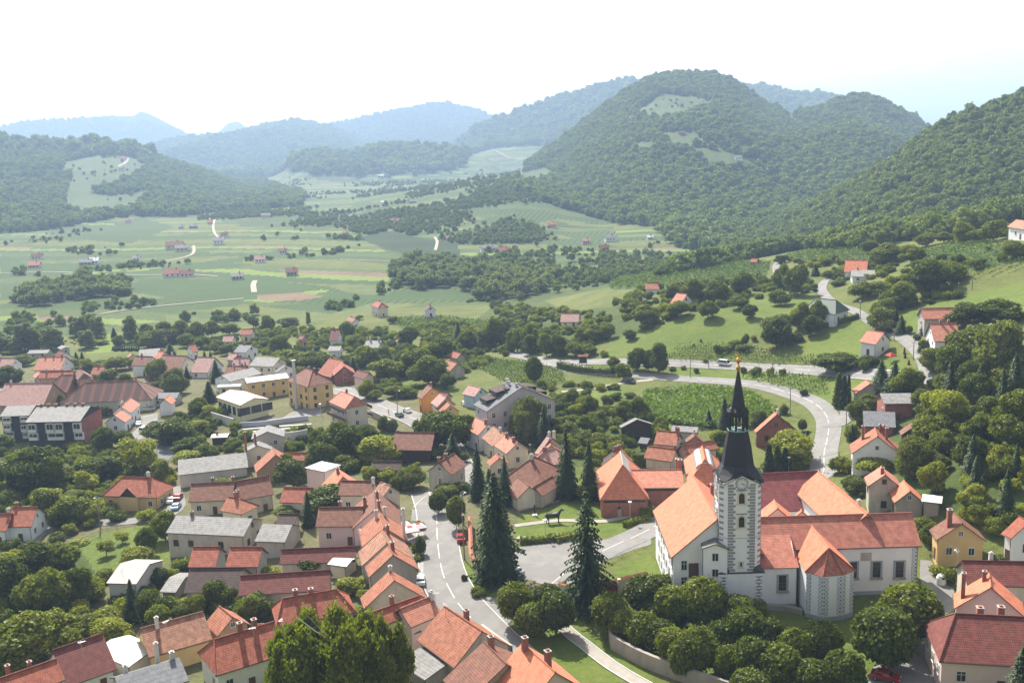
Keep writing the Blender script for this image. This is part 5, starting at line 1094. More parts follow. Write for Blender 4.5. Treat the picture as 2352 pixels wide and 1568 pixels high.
for k in range(4):
    ck = MB(); fz = MB(); n = 24; r_ = .98
    ck.face([(r_*math.cos(-2*math.pi*i/n+0), -.02, r_*math.sin(2*math.pi*i/n)) for i in range(n)], WF)
    ck.face([(r_*math.cos(2*math.pi*i/n), -.021, r_*math.sin(2*math.pi*i/n)) for i in range(n)], WF)
    for i in range(12):
        a_ = i*math.pi/6; rr = .8; ck.box((rr*math.sin(a_), -.05, rr*math.cos(a_)), (.09, .04, .09) if i % 3 else (.13, .04, .13), DKMET)
        for s_ in (-1, 1): ck.box((rr*math.sin(a_)+s_*.07*math.cos(a_), -.05, rr*math.cos(a_)-s_*.07*math.sin(a_)), (.03, .04, .12), DKMET)
    n = 28
    for i in range(n):
        a0_, a1_ = 2*math.pi*i/n, 2*math.pi*(i+1)/n
        ck.face([(rA*math.cos(t_), -.06, rA*math.sin(t_)) for rA, t_ in ((r_, a0_), (r_+.09, a0_), (r_+.09, a1_), (r_, a1_))], DKMET); 
    co = ck.build('clock', tow); hd = MB()
    for ang, L_, wd in ((math.radians(100), .42, .10), (math.radians(112), .72, .07)):
        hd.face([(math.sin(ang)*-.12+math.cos(ang)*wd*.5, -.09, math.cos(ang)*-.12-math.sin(ang)*wd*.5), (math.sin(ang)*L_+math.cos(ang)*wd*.3, -.09, math.cos(ang)*L_-math.sin(ang)*wd*.3), (math.sin(ang)*L_-math.cos(ang)*wd*.3, -.09, math.cos(ang)*L_+math.sin(ang)*wd*.3), (math.sin(ang)*-.12-math.cos(ang)*wd*.5, -.09, math.cos(ang)*-.12+math.sin(ang)*wd*.5)], DKMET)
    ho = hd.build('clock_hands', tow)
    for o_ in (co, ho):
        a_ = k*math.pi/2; o_.rotation_euler.z = a_; o_.location = (math.sin(a_)*(h+.06), -math.cos(a_)*(h+.06), zck)
def prof(c, y, x0, x1):
    a = onY(C, c, x0, y, yc); b = onY(C, c, x1, y, yc); return (abs(b.x-a.x)/2, a.z)
P_ = [(h-.06, ze_+.05), (h-.12, ze_+.75)]+[prof(14, 318, 668, 935), prof(14, 292, 678, 915), prof(14, 150, 694, 892), prof(4, 872, 150, 290)]
print('helm', [(round(a, 2), round(b, 2)) for a, b in P_], 'cone', prof(4, 735, 172, 272), prof(4, 432, 208, 226))
R_ = []
for i, (hh, z) in enumerate(P_):
    cc = hh*(.2, .5, .586, .586, .586, .586)[i]; R_.append(oct_ring(hh, cc, z))
rings(m2, R_, SPIRE); sp = m2.build('helm_roof', rt, T0)
hl_, zl = P_[-1]; hg, zg2 = prof(4, 745, 147, 298); zg2 = max(zg2, zl+2)
m = MB(); m.face(oct_ring(hl_*1.08, hl_*.6, zl+.02), COPPER); rings(m, [oct_ring(hl_*1.08, hl_*.6, zl-.15), oct_ring(hl_*1.08, hl_*.6, zl+.02)], COPPER, False)
for k in range(8):
    a_ = (k+.5)*math.pi/4; r_ = hl_*1.0; m.box((r_*math.cos(a_), r_*math.sin(a_), (zl+zg2)/2), (.34, .34, zg2-zl), SPIRE, rz=a_)
    a2 = (k+1.5)*math.pi/4; p0 = Vector((r_*math.cos(a_), r_*math.sin(a_), 0)); p1 = Vector((r_*math.cos(a2), r_*math.sin(a2), 0)); mm = (p0+p1)/2
    m.box((mm.x, mm.y, zl+.45), ((p1-p0).length, .08, .08), SPIRE, rz=math.atan2(p1.y-p0.y, p1.x-p0.x)); m.box((mm.x, mm.y, zg2-.35), ((p1-p0).length, .2, .5), SPIRE, rz=math.atan2(p1.y-p0.y, p1.x-p0.x))
m.lathe((0, 0, 0), [(.35, zl+.4), (.5, zl+.5), (.38, zl+1.1), (.1, zl+1.25)], 10, plain('bell_bronze', (.2, .12, .05), .4, .8))
m.build('lantern', sp)
hc, zc0 = prof(4, 735, 172, 272); ht, zt0 = prof(4, 432, 208, 226)
m = MB(); rings(m, [oct_ring(hg, hg*.586, zg2-.15), oct_ring(hg*1.02, hg*.586, zg2+.25), oct_ring(hc, hc*.586, zg2+.9)], SPIRE)
rings(m, [oct_ring(hc, hc*.586, zg2+.9), oct_ring(ht*.75, ht*.44, zt0)], SPIRE)
for k in range(8): a_ = k*math.pi/4; m.face([(hg*math.cos(a_-.3), hg*math.sin(a_-.3), zg2+.2), (hg*math.cos(a_+.3), hg*math.sin(a_+.3), zg2+.2), (hg*.95*math.cos(a_), hg*.95*math.sin(a_), zg2+1.3)], SPIRE)
m.build('spire', sp)
m = MB(); zz1 = prof(4, 420, 0, 1)[1]; zz2 = prof(4, 358, 0, 1)[1]; zz3 = prof(4, 240, 0, 1)[1]
m.lathe((0, 0, 0), [(.12, zt0-.3), (.4, zz1-.1), (.42, zz1+.15), (.1, zz1+.5), (.1, zz2-.7), (.22, zz2-.6), (.42, zz2-.1), (.3, zz2+.2), (.06, zz2+.4)], 10, GOLD); m.box((0, 0, zz2+.8), (.1, .1, 1.0), GOLD); m.box((0, 0, zz2+.85), (.7, .1, .1), GOLD)
m.tube([(0, 0, zz2+1.2), (0, 0, zz3)], .03, 5, DKMET); m.build('finial', sp)
TOWER_XY = tuple(rt.location[:2])

# ---- the friary behind it
FW = house('friary', 'white friary wing with broad bright orange roof left of the tower', 14, (430, 390), (615, 730), (160, 800), 16.0, 10, R_ORANGE, W_WHITE, chim=((.18, .35, -.4, .75), (.5, .35, -.4, .75)), win=2.9, cat='friary', hs=1, maxw=12, wsz=(1.0, 1.7), gable_win=False, door=False)
FB = house('friary_wing', 'dark crimson lichened roof of the friary wing right of the spire', 14, (600, 388), (1410, 352), (1250, 662), 13.2, 10, R_PURPLE, W_WHITE, chim=(), win=0, cat='friary', hs=1, maxw=12, maxL=70)
FR = house('friary_wing', 'friary wing with orange roof slope and small skylight behind the nave', 14, (1412, 354), (1800, 690), (1375, 662), 13.2, 10, R_ORANGE, W_WHITE, chim=((.72, .25, 0, .7),), win=0, cat='friary', hs=1, maxw=13, maxL=30)
for f_ in (FW, FB, FR): print('FRIARY', round(f_['L'], 1), round(f_['hw'], 1), round(f_['ze'], 1), round(f_['g'], 1))
G1 = house('small_gable_wing', 'little orange gabled wing with round window between friary and nave', 14, (1062, 578), (1092, 645), (1205, 705), 13.5, 10, R_ORANGE, W_WHITE, chim=(), win=0, cat='friary', hs=1, maxw=5, oh=.25)
G2 = house('small_gable_wing', 'smallest orange gable peeping over the church ridge', 14, (1275, 655), (1284, 668), (1325, 700), 12, 10, R_ORANGE, W_WHITE, chim=(), win=0, cat='friary', hs=1, maxw=3, minw=1.8, oh=.25)
AN = house('annex', 'narrow white annex with grey lead roof squeezed beside the tower', 14, (560, 602), (600, 925), (622, 935), 12.5, 12, R_GREY, W_WHITE, chim=((.1, .5, .8, .6), (.3, .6, 1.2, .6)), win=2.6, cat='annex', hs=1, maxw=4, oh=.2, pitch=.4, gable_win=False)
# ---- museum left of the church
M1 = house('museum', 'brick museum pavilion with steep orange roof and glass ridge strip', 3, (1162, 1180), (1185, 1292), (975, 1440), 10.5, 4.5, R_ORANGE, W_BRICK, hip=(1, 1), chim=(), win=0, cat='museum', hs=1, maxw=9, pitch=1.15, oh=.3)
M2 = house('museum_hall', 'low museum hall with pinkish orange roof and a window band', 3, (1240, 1335), (1690, 1330), (1450, 1487), 8, 4.5, R_SALMON, W_BRICK, chim=((.97, .3, 1.8, .9), (.94, .8, 1.2, .8)), win=0, cat='museum', hs=1, maxw=9, pitch=.5, oh=.3, maxL=24)
M3 = house('museum_pavilion', 'museum pavilion with arched glass skylight on a steep orange roof', 3, (1860, 1130), (1885, 1240), (1725, 1385), 11.5, 6, R_ORANGE, W_BRICK, hip=(1, 1), chim=(), win=0, cat='museum', hs=1, maxw=9, pitch=1.15, oh=.3)
for f_ in (M1, M2, M3): print('MUSEUM', round(f_['L'], 1), round(f_['hw'], 1), round(f_['ze'], 1), round(f_['g'], 1))
GLZ = plain('skylight_glass', (.5, .56, .56), .15, 0, .8, .1, 2)
m = MB(); s_ = M1['sl']; m.slab([(-M1['hl']-.2, 1.9, M1['zr']-1.9*s_+.25), (-M1['hl']-.2, .1, M1['zr']+.25), (M1['hl']+.2, .1, M1['zr']+.25), (M1['hl']+.2, 1.9, M1['zr']-1.9*s_+.25)], .12, GLZ, SKY_M)
sg = m.build('skylight', M1['roof']); 
m = MB(); n = 8; L_ = M3['hl']+.7; r_ = 2.0
P0 = [(r_*math.cos(math.pi*k/n), r_*.7*math.sin(math.pi*k/n)) for k in range(n+1)]; zz = M3['zr']-r_*s_*.9
for k in range(n):
    m.face([(-L_, P0[k][0], zz+P0[k][1]), (L_, P0[k][0], zz+P0[k][1]), (L_, P0[k+1][0], zz+P0[k+1][1]), (-L_, P0[k+1][0], zz+P0[k+1][1])], GLZ)
for x_ in (-L_, L_): m.face([(x_, a, zz+b) for a, b in P0], SKY_M)
for i in range(7):
    x_ = -L_+i*2*L_/6
    m.tube([(x_, a*1.01, zz+b*1.01) for a, b in P0], .06, 4, SKY_M)
m.build('skylight', M3['roof'])
m = MB(); m.box((0, -M2['wy']-.01, M2['ze']-.55), (M2['L']*.9, .06, .55), GLASS); m.build('window_band', M2['root'])
m = MB(); m.box((0, -M1['wy']-.01, M1['ze']-.5), (M1['L']+M1['hw'], .06, .5), GLASS); m.box((M1['wx1']+.01, 0, M1['ze']-.5), (.06, M1['wy']*1.8, .5), GLASS); m.build('window_band', M1['root'])
# round window of the small gable
m = MB(); m.lathe((0, 0, 0), [(.35, 0), (0.0001, 0.02)], 12, GLASS); o_ = m.build('round_window', G1['root'], (G1['wx1']+.02, 0, G1['zw']+.6)); o_.rotation_euler = (0, math.pi/2, 0)
d_ = MB(); d_.box((0, 0, 0), (.12, 1.7, 2.6), DOORM); a = onX(FW, 14, 428, 1132, FW['wx1']); d_.build('door', FW['root'], (FW['wx1']+.03, a.y, max(1.2, a.z)))

# ------------------------------------------------------------------ special blocks
def balcony_bay(I, c, x0, x1, y0, y1, Y, deep=.9):
    a = onY(I, c, x0, y0, Y); b = onY(I, c, x1, y1, Y); w_ = abs(b.x-a.x); h_ = abs(a.z-b.z); cx, cz = (a.x+b.x)/2, (a.z+b.z)/2
    m = MB(); m.box((0, -deep/2, -h_/2+.5), (w_, deep, .95), WF); m.box((0, -deep/2, h_/2-.12), (w_, deep, .24), WF)
    for s in (-1, 1): m.box((s*w_/2, -deep/2, 0), (.16, deep+.02, h_), WF)
    m.box((0, -deep+.05, .2), (.1, .08, h_*.6), WF)
    o = m.build('balcony', I['root'], (cx, Y, cz)); g = MB(); g.box((0, -.02, .25), (w_-.2, .03, h_-1.1), GLASS); g.build('pane', o)
TB = house('terrace_block', 'dark cladded terrace block with six brick chimneys and white balconies', 13, (505, 1105), (1250, 1090), (800, 1308), 12, 9, R_GREY, W_BLACK, chim=((.07, .1, .7, .8), (.2, .1, .7, .8), (.34, .1, .7, .8), (.55, .1, .7, .8), (.69, .1, .7, .8), (.84, .1, .7, .8)), win=0, cat='apartment block', hs=1, pitch=.36, maxw=14)
TC = house('terrace_block', 'left shorter dark cladded terrace block with grey roof', 13, (95, 1090), (498, 1078), (230, 1228), 11.5, 9, R_GREY, W_BLACK, chim=(), win=0, cat='apartment block', hs=1, pitch=.36, maxw=14)
for f_ in (TB, TC): print('TERR', round(f_['L'], 1), round(f_['hw'], 1), round(f_['ze'], 1), round(f_['g'], 1))
for x0, x1, y0, y1 in ((392, 515, 1335, 1450), (640, 760, 1325, 1450), (765, 885, 1325, 1450), (1015, 1130, 1320, 1440), (410, 540, 1460, 1555), (670, 900, 1455, 1550), (1040, 1165, 1450, 1545)): balcony_bay(TB, 13, x0, x1, y0, y1, -TB['wy'])
for x0, x1, y0, y1 in ((50, 165, 1240, 1330), (290, 400, 1235, 1310), (60, 165, 1345, 1430), (300, 385, 1345, 1440), (90, 210, 1440, 1525), (330, 400, 1450, 1530)): balcony_bay(TC, 13, x0, x1, y0, y1, -TC['wy'])
bw = MB(); bw.box((TB['wx1']+.06, 0, TB['zw']/2-1), (.1, 2*TB['wy']-.02, TB['zw']+2), W_BRICK); bw.build('end_wall', TB['root'])
GBk = house('grey_apartment_block', 'big grey five storey apartment block with dark roof and dormers', 15, (1632, 300), (1800, 374), (1250, 590), 15.0, 12, R_DGREY, wall_mat('mauve_grey_render', (.50, .47, .47), .15), chim=((.1, -.05, .8, .8), (.35, -.1, .6), (.75, -.05, .6), (.5, -.3, .5)), win=3.2, cat='apartment block', hs=1, pitch=.5, maxw=15, gable_win=False, wsz=(1.1, 1.4))
print('GREYBLK', round(GBk['L'], 1), round(GBk['hw'], 1), round(GBk['ze'], 1), round(GBk['g'], 1), GBk['wx0'], GBk['wx1'])
s_ = GBk['sl']
for x_, y_, w_, d_ in ((-1.5, .38, 5.5, 4.5), (-1, .72, 5, 3.5)):
    for sg_ in (1, -1):
        yy = sg_*y_*GBk['hw']; z_ = GBk['zr']-abs(yy)*s_; m = MB(); o2 = sg_*d_/2
        m.slab([(x_-w_/2, yy-o2, z_+d_/2*s_+.25), (x_+w_/2, yy-o2, z_+d_/2*s_+.25), (x_+w_/2, yy+o2, z_+.65), (x_-w_/2, yy+o2, z_+.65)], .15, R_MOSSY, DKMET)
        m.box((x_, yy+o2*.93, z_+.05), (w_*.94, .12, 1.1), GLASS); m.build('dormer', GBk['roof'])
# school: round flue
a = hit(*uv(12, 1745, 935)); m = MB(); m.tube([(0, 0, -1), (0, 0, 17.0)], .55, 12, W_CONC); m.box((0, 0, 17.05), (1.5, 1.5, .25), W_CONC); o_ = m.build('flue', SC['root']); q = Matrix.Rotation(-SC['rz'], 3, 'Z') @ (Vector(a)-SC['root'].location); o_.location = (q.x, q.y, 0)
# sports hall windows
yw = -HALL['wy']; print('HALL', round(HALL['L'], 1), round(HALL['hw'], 1), round(HALL['ze'], 1), HALL['wx0'], HALL['wx1'])
for x0, x1 in ((950, 1097), (1113, 1253), (1268, 1408)):
    a = onX(HALL, 12, x0, 890, HALL['wx1']); b = onX(HALL, 12, x1, 960, HALL['wx1']); add_window(HALL['root'], (HALL['wx1']+.02, (a.y+b.y)/2, HALL['ze']*.5+.6), 1, 0, abs(b.y-a.y), 2.4, DKMET)
for k in range(5): add_window(HALL['root'], (HALL['wx0']+(k+.5)*(HALL['wx1']-HALL['wx0'])/5, yw-.02, HALL['ze']*.5+.2), 0, -1, 1.9, 2.6, DKMET)
# long balconies of the guest house
for sg_ in (-1, 1):
    for z_ in (3.2, 5.9):
        m = MB(); m.box((0, sg_*(BALC['wy']+.6), z_), (BALC['L']+4, 1.2, .14), WOODP); m.box((0, sg_*(BALC['wy']+1.18), z_+.5), (BALC['L']+4, .07, .9), DOORM); m.build('balcony', BALC['root'])
# front gable of the yellow villa
m = MB(); V_ = YV; zz = V_['ze']+2.6; gy_ = -V_['hw']-.5; gh = 2.7
m.slab([(0, gy_, zz), (0, -1.5, zz), (-gh, -1.5, V_['ze']+.1), (-gh, gy_, V_['ze']-.1)], .14, R_RED, GUT); m.slab([(0, gy_, zz), (0, -1.5, zz), (gh, -1.5, V_['ze']+.1), (gh, gy_, V_['ze']-.1)], .14, R_RED, GUT)
m.face([(-gh+.3, gy_+.3, V_['ze']), (gh-.3, gy_+.3, V_['ze']), (0, gy_+.3, zz-.3)], W_DARK); m.build('front_gable', V_['roof'])
m = MB(); m.box((0, -V_['wy']-.4, V_['ze']/2-1), (5, 1, V_['ze']+2), W_OCHRE); m.build('bay', V_['root'])
# ------------------------------------------------------------------ roads, paths, yards
def asph(name, col, sc=.35):
    m, nt, out = new_mat(name); g = N(nt, 'ShaderNodeNewGeometry'); f = noise(nt, sc, g.outputs['Position'], 5, .7); f2 = noise(nt, 9, g.outputs['Position'], 3)
    c = ramp(nt, f, [(.3, mul(col, .7)), (.5, col), (.7, mul(col, 1.2))]); f3 = noise(nt, .11, g.outputs['Position'], 3, .5); c = mixc(nt, ramp(nt, f3, [(.52, 0.0), (.54, .5)]), c, mul(col, .68)); c = mixc(nt, f2, c, mul(col, .85)); princ(nt, out, c, .9, .2, bump=f2, bstr=.2, bdist=.02); return m
A_OLD = asph('sun_bleached_asphalt', (.22, .212, .2)); A_DK = asph('grey_asphalt', (.16, .16, .165)); A_PATH = asph('gravel_path', (.34, .31, .27), .8); A_CONC = asph('concrete_paving', (.34, .33, .32)); KERB = asph('kerb_stone', (.5, .49, .47)); PAINT = plain('road_paint', (.55, .55, .53), .7)
A_DUST = asph('dusty_yard', (.34, .3, .24), .5)
def smooth(P, step=2.0):
    P = [np.array(p[:2], float) for p in P]; out = []
    for i in range(len(P)-1):
        p0 = P[max(i-1, 0)]; p1 = P[i]; p2 = P[i+1]; p3 = P[min(i+2, len(P)-1)]; n = max(1, int(np.linalg.norm(p2-p1)/step))
        for k in range(n):
            t = k/n; out.append(.5*((2*p1)+(-p0+p2)*t+(2*p0-5*p1+4*p2-p3)*t*t+(-p0+3*p1-3*p2+p3)*t**3))
    out.append(P[-1]); return out
def strip(mb, P, o0, o1, mat, off, nx=4, s0=None, s1=None):
    n = len(P); T = [P[min(i+1, n-1)]-P[max(i-1, 0)] for i in range(n)]; T = [t/(np.linalg.norm(t)+1e-9) for t in T]
    rows = []
    for p, t in zip(P, T):
        nn = np.array([-t[1], t[0]]); r = []
        for k in range(nx+1):
            q = p+nn*(o0+(o1-o0)*k/nx); r.append((q[0], q[1], float(gz(q[0], q[1]))+off+.00012*np.hypot(*q)))
        rows.append(r)
    for a, b in zip(rows, rows[1:]):
        for k in range(nx): mb.face([a[k], b[k], b[k+1], a[k+1]][::-1] if False else [a[k+1], b[k+1], b[k], a[k]][::-1], mat)
def path_world(c, pts): return [hit(*uv(c, *p))[:2] for p in pts]
def road(name, c, pts, w, mat, off=.07, edge=None, line=None, kerb=False, side=None):
    P = smooth(path_world(c, pts)); m = MB(); strip(m, P, -w/2, w/2, mat, off, 4); o = m.build(name); tag(o, kind='structure')
    if kerb:
        k = MB()
        for s in (-1, 1): strip(k, P, s*w/2, s*(w/2+.22), KERB, off+.06, 1)
        tag(k.build('kerb'), kind='structure')
    if line or side:
        k = MB()
        if side:
            for s in (-1, 1): strip(k, P, s*(w/2-.35), s*(w/2-.22), PAINT, off+.02, 1)
        if line:
            i = 0
            while i < len(P)-2:
                strip(k, P[i:i+line[0]+1], -.075, .075, PAINT, off+.02, 1); i += line[0]+line[1]
        tag(k.build('road_marking'), kind='structure')
    return P
from mathutils.geometry import delaunay_2d_cdt
def patch(name, c, pts, mat, off=.055, step=3.0):
    P = [tuple(hit(*uv(c, *p))[:2]) for p in pts]; q = np.array(P); x0, y0 = q.min(0); x1, y1 = q.max(0)
    X, Y = np.meshgrid(np.arange(x0, x1, step), np.arange(y0, y1, step)); X = X.ravel(); Y = Y.ravel(); k = inpoly(X, Y, P)
    E = []; n = len(P)      # subdivide the outline
    for i in range(n):
        a, b = np.array(P[i]), np.array(P[(i+1) % n]); m_ = max(1, int(np.linalg.norm(b-a)/step)); E += [tuple(a+(b-a)*j/m_) for j in range(m_)]
    V = [Vector(e) for e in E]+[Vector((a, b)) for a, b in zip(X[k], Y[k])]
    r = delaunay_2d_cdt(V, [(i, (i+1) % len(E)) for i in range(len(E))], [list(range(len(E)))], 1, 1e-4)
    m = MB()
    for f in r[2]:
        t = [r[0][i] for i in f]; pp = [(p.x, p.y, float(gz(p.x, p.y))+off) for p in t]
        nz = (pp[1][0]-pp[0][0])*(pp[2][1]-pp[0][1])-(pp[1][1]-pp[0][1])*(pp[2][0]-pp[0][0]); m.face(pp if nz > 0 else pp[::-1], mat)
    return tag(m.build(name), kind='structure')
DASH = (2, 2)
P_MAIN = road('road', 0, [(985,1130),(998,1165),(1003,1195),(1004,1230),(1008,1270),(1014,1305),(1026,1340),(1052,1385),(1092,1430),(1130,1470),(1185,1520),(1240,1560)], 8.4, A_OLD, line=(3, 1), kerb=True)
road('road', 0, [(1262,1345),(1320,1300),(1400,1258),(1480,1222),(1560,1180),(1700,1142),(1830,1110),(1887,1090),(1893,1040),(1903,990),(1898,955),(1868,925),(1810,902),(1740,885),(1660,876),(1560,870),(1480,863),(1420,858)], 6.6, A_OLD, line=(3, 1))
road('road', 0, [(1400,856),(1340,848),(1290,836),(1240,826),(1185,815),(1155,803),(1150,797),(1175,790)], 6.5, A_OLD, off=.08, side=True)
road('road', 0, [(1290,834),(1340,832),(1420,831),(1560,835),(1700,842),(1850,850),(2000,860),(2100,874),(2200,888),(2300,912),(2420,945)], 6.6, A_OLD, off=.1, line=(3, 2), side=True)
patch('road', 0, [(1240,838),(1262,826),(1330,827),(1340,836),(1300,842),(1290,850),(1330,858),(1290,852)], A_OLD, .12)
road('lane', 0, [(2136,880),(2128,845),(2112,810),(2070,775),(2015,748),(1965,716),(1912,695),(1888,668),(1893,648),(1905,640)], 4.0, A_OLD, off=.12)
road('lane', 0, [(1895,975),(1935,975),(1945,940)], 3.4, A_OLD, off=.11); road('lane', 0, [(1785,632),(1782,612),(1790,600)], 3.5, A_OLD)
road('track', 0, [(1290,900),(1360,893),(1430,880),(1500,872)], 2.6, A_PATH)
P_UP = road('road', 0, [(770,893),(800,902),(850,922),(900,943),(960,966),(1010,1000),(1045,1060),(1050,1110),(1010,1145),(990,1165)], 8.5, A_OLD, off=.06, line=(4, 2), kerb=True)
road('road', 0, [(770,893),(690,890),(640,870)], 6, A_DK, off=.05)
road('lane', 0, [(60,1215),(140,1208),(220,1201),(300,1197),(370,1188),(405,1165),(395,1120)], 4.6, A_OLD); road('lane', 0, [(140,1208),(95,1225),(70,1250)], 3, A_OLD)
patch('car_park', 1, [(1250,1120),(1330,1110),(1500,1140),(1480,1200),(1430,1250),(1290,1220),(1270,1170)], A_DK); patch('yard', 1, [(1200,880),(1340,850),(1340,940),(1250,1060),(1120,1090),(1100,1060),(1180,960)], A_OLD)
road('lane', 1, [(640,1190),(760,1130),(950,1110),(1100,1080),(1180,1000)], 3.2, A_OLD, off=.06)
patch('school_court', 12, [(900,1125),(1540,1060),(1660,985),(1800,930),(2130,930),(2070,1020),(1960,1035),(1560,1080),(950,1160)], A_OLD); patch('yard', 12, [(1570,1450),(1690,1420),(1660,1560),(1540,1560)], A_DUST)
patch('yard', 1, [(1300,570),(1320,590),(1240,620),(1180,600)], A_OLD); patch('yard', 2, [(800,640),(880,640),(1060,720),(1050,760),(960,720),(800,670)], A_OLD)
patch('car_park', 7, [(290,500),(620,462),(820,460),(1000,435),(1320,345),(1320,480),(1190,520),(1000,590),(850,680),(700,775),(560,775),(330,760),(160,700),(230,560)], A_OLD, .05)
patch('square', 7, [(-60,880),(120,905),(160,1010),(230,1080),(160,1130),(250,1300),(120,1240),(0,1160)], A_OLD, .09)
patch('forecourt', 7, [(640,860),(900,900),(1000,1000),(860,1025),(720,1035),(700,980)], A_DUST, .06)
road('footpath', 7, [(580,1085),(640,1140),(720,1210),(800,1270),(900,1350),(1000,1425),(1120,1500),(1300,1600),(1500,1700)], 2.1, A_PATH, kerb=True)
road('footpath', 7, [(250,335),(400,315),(620,292),(800,300),(960,298),(1080,275),(1210,240)], 1.8, A_PATH); road('footpath', 7, [(270,215),(420,180),(560,145),(650,112)], 1.8, A_PATH); road('footpath', 7, [(270,425),(420,440),(560,455)], 1.6, A_PATH)
patch('lane', 8, [(1425,600),(1510,610),(1560,700),(1580,770),(1690,830),(1690,1000),(1600,1040),(1590,1200),(1585,1600),(980,1600),(1060,1440),(1330,1330),(1480,1080),(1500,1000),(1470,860),(1420,740)], A_OLD, .06)
road('lane', 4, [(1620,480),(1800,545),(1960,580),(2100,610),(2360,680)], 4.2, A_OLD, off=.05)
patch('yard', 6, [(1340,560),(1430,590),(1425,760),(1380,760),(1390,650)], A_CONC, .1); patch('terrace', 6, [(1240,320),(1400,320),(1440,420),(1340,480),(1280,440)], A_CONC, .1)
patch('yard', 6, [(1340,200),(1460,250),(1500,210),(1640,200),(1650,290),(1560,260),(1440,300),(1330,300)], A_OLD, .09)
patch('yard', 8, [(1280,300),(1420,420),(1340,700),(1300,700)], A_DUST, .03) if False else None
# distant roads of the plain
for pts, w in (([(0,628),(120,625),(230,630),(330,632),(420,630),(500,635)], 2.5), ([(230,722),(330,707),(560,686)], 2.5), ([(584,672),(582,655),(586,645)], 4.0), ([(385,600),(440,585),(445,565)], 3.0), ([(500,545),(490,520),(498,470)], 3.0), ([(700,518),(820,490),(900,470)], 2.5), ([(1090,352),(1160,358),(1200,362)], 4.5), ([(780,596),(900,600)], 2.0), ([(1000,575),(1004,555),(998,545)], 3.0), ([(272,383),(290,372),(294,362)], 5.0), ([(640,490),(690,497)], 2.5)):
    road('farm_track', 0, pts, w, A_DUST, off=.3)
print('ROADS ok')
# ------------------------------------------------------------------ single trees
_src = {}
TREES = []
KW = {'broad': ('deciduous tree', 'tree', 'green'), 'dark': ('deciduous tree', 'tree', 'dark green'), 'lime': ('bushy tree', 'tree', 'bright yellow green'), 'round': ('round clipped tree', 'tree', 'dense dark green'),
      'tall': ('poplar like riverside tree', 'tree', 'grey green'), 'willow': ('willow', 'tree', 'silvery green'), 'birch': ('birch with drooping twigs', 'tree', 'yellow green'), 'spruce': ('spruce', 'tree', 'dark'), 'sparse': ('sparse old spruce', 'tree', 'dark'),
      'thuja': ('columnar thuja', 'tree', 'dark green'), 'bush': ('garden bush', 'bush', 'green'), 'small': ('young fruit tree', 'tree', 'light green')}
NMS = {'broad': 'deciduous_tree', 'dark': 'deciduous_tree', 'lime': 'bushy_tree', 'round': 'round_tree', 'tall': 'poplar_tree', 'willow': 'willow_tree', 'birch': 'birch_tree', 'spruce': 'spruce_tree', 'sparse': 'old_spruce', 'thuja': 'thuja', 'bush': 'bush', 'small': 'fruit_tree'}
_cnt = {}
def tree_at(k, P, h, w, dens=1):
    H0, W0, ms = KH[k]; i = _cnt.get(k, 0); _cnt[k] = i+1; cm, tm = ms[i % len(ms)]
    root = empty(NMS[k], (float(P[0]), float(P[1]), float(P[2])-.1), RNG.uniform(0, 6.28)); root.scale = (w/W0, w/W0, h/H0)
    for nm, me in (('trunk', tm), ('crown', cm)):
        o = bpy.data.objects.new(nm, me); COL.objects.link(o); o.parent = root
    TREES.append((root, k, (P[0], P[1]), h, w)); return root
def T(k, c, *items):
    for x, y0, y1, wpx in items:
        B = hit(*uv(c, x, y1)); d = math.hypot(B[0], B[1]); u, v = uv(c, x, y0)
        dr = raydir(u, v); t = d/math.hypot(dr[0], dr[1]); h = HC+dr[2]*t-B[2]
        slant = math.sqrt(d*d+(HC-B[2])**2); w = wpx/CROP[c][2]*.6526*slant/F
        h = max(1.2, h-w*.15); w *= 1.0 if k in ('round', 'thuja', 'birch') else 1.13; tree_at(k, B, h*1.03, max(.8, w*1.02))
# church garden
T('round', 7, (255,745,1100,285), (510,765,1010,245), (575,820,1190,300), (395,910,1210,280), (1000,820,1180,290), (1290,680,1030,360), (1410,690,930,260), (1110,950,1250,240), (1265,980,1310,290), (1390,1040,1350,280), (1345,860,1100,290), (1490,770,1120,300), (1720,700,1130,380), (1575,925,1130,160), (1750,985,1220,190), (1490,1100,1440,270), (1690,1090,1500,330), (2060,950,1390,340), (1870,1050,1420,280), (1920,1240,1580,220), (1570,1190,1540,230))
T('willow', 7, (2040,850,1160,300))
T('round', 8, (60,940,1320,280), (245,1030,1420,250), (300,1220,1660,380), (640,1040,1420,320), (820,1270,1700,320), (1130,920,1460,460), (1335,735,1260,440), (430,1110,1520,280), (110,1170,1620,320), (570,1350,1720,320), (100,1420,1760,320))
T('spruce', 0, (1142,1068,1330,122)); T('sparse', 0, (1350,1112,1395,118))
T('spruce', 3, (712,955,1570,235), (905,1055,1580,190), (2045,700,1015,110), (1915,800,965,90), (530,800,1130,150))
T('small', 3, (880,1430,1600,150)); T('round', 3, (1070,1030,1030,1)) if False else None
T('spruce', 15, (1290,1040,1710,250), (1610,1150,1770,220), (990,880,1260,260), (1430,1300,1900,260)); T('spruce', 15, (2070,560,1090,240))
T('dark', 15, (900,600,1110,480), (720,640,1090,330), (1130,680,1060,250), (1950,0,330,160)); T('lime', 15, (150,890,1270,500), (290,1270,1420,180), (60,1300,1500,140), (560,1250,1340,90))
T('willow', 15, (1840,500,1010,320), (1840,640,1060,240), (1980,510,950,220), (170,710,890,130), (270,745,900,130), (500,1285,1570,280)); T('broad', 15, (1900,850,1060,130), (790,1080,1230,140), (1120,1130,1260,100))
T('round', 15, (900,1485,1640,260), (1100,1470,1610,220))
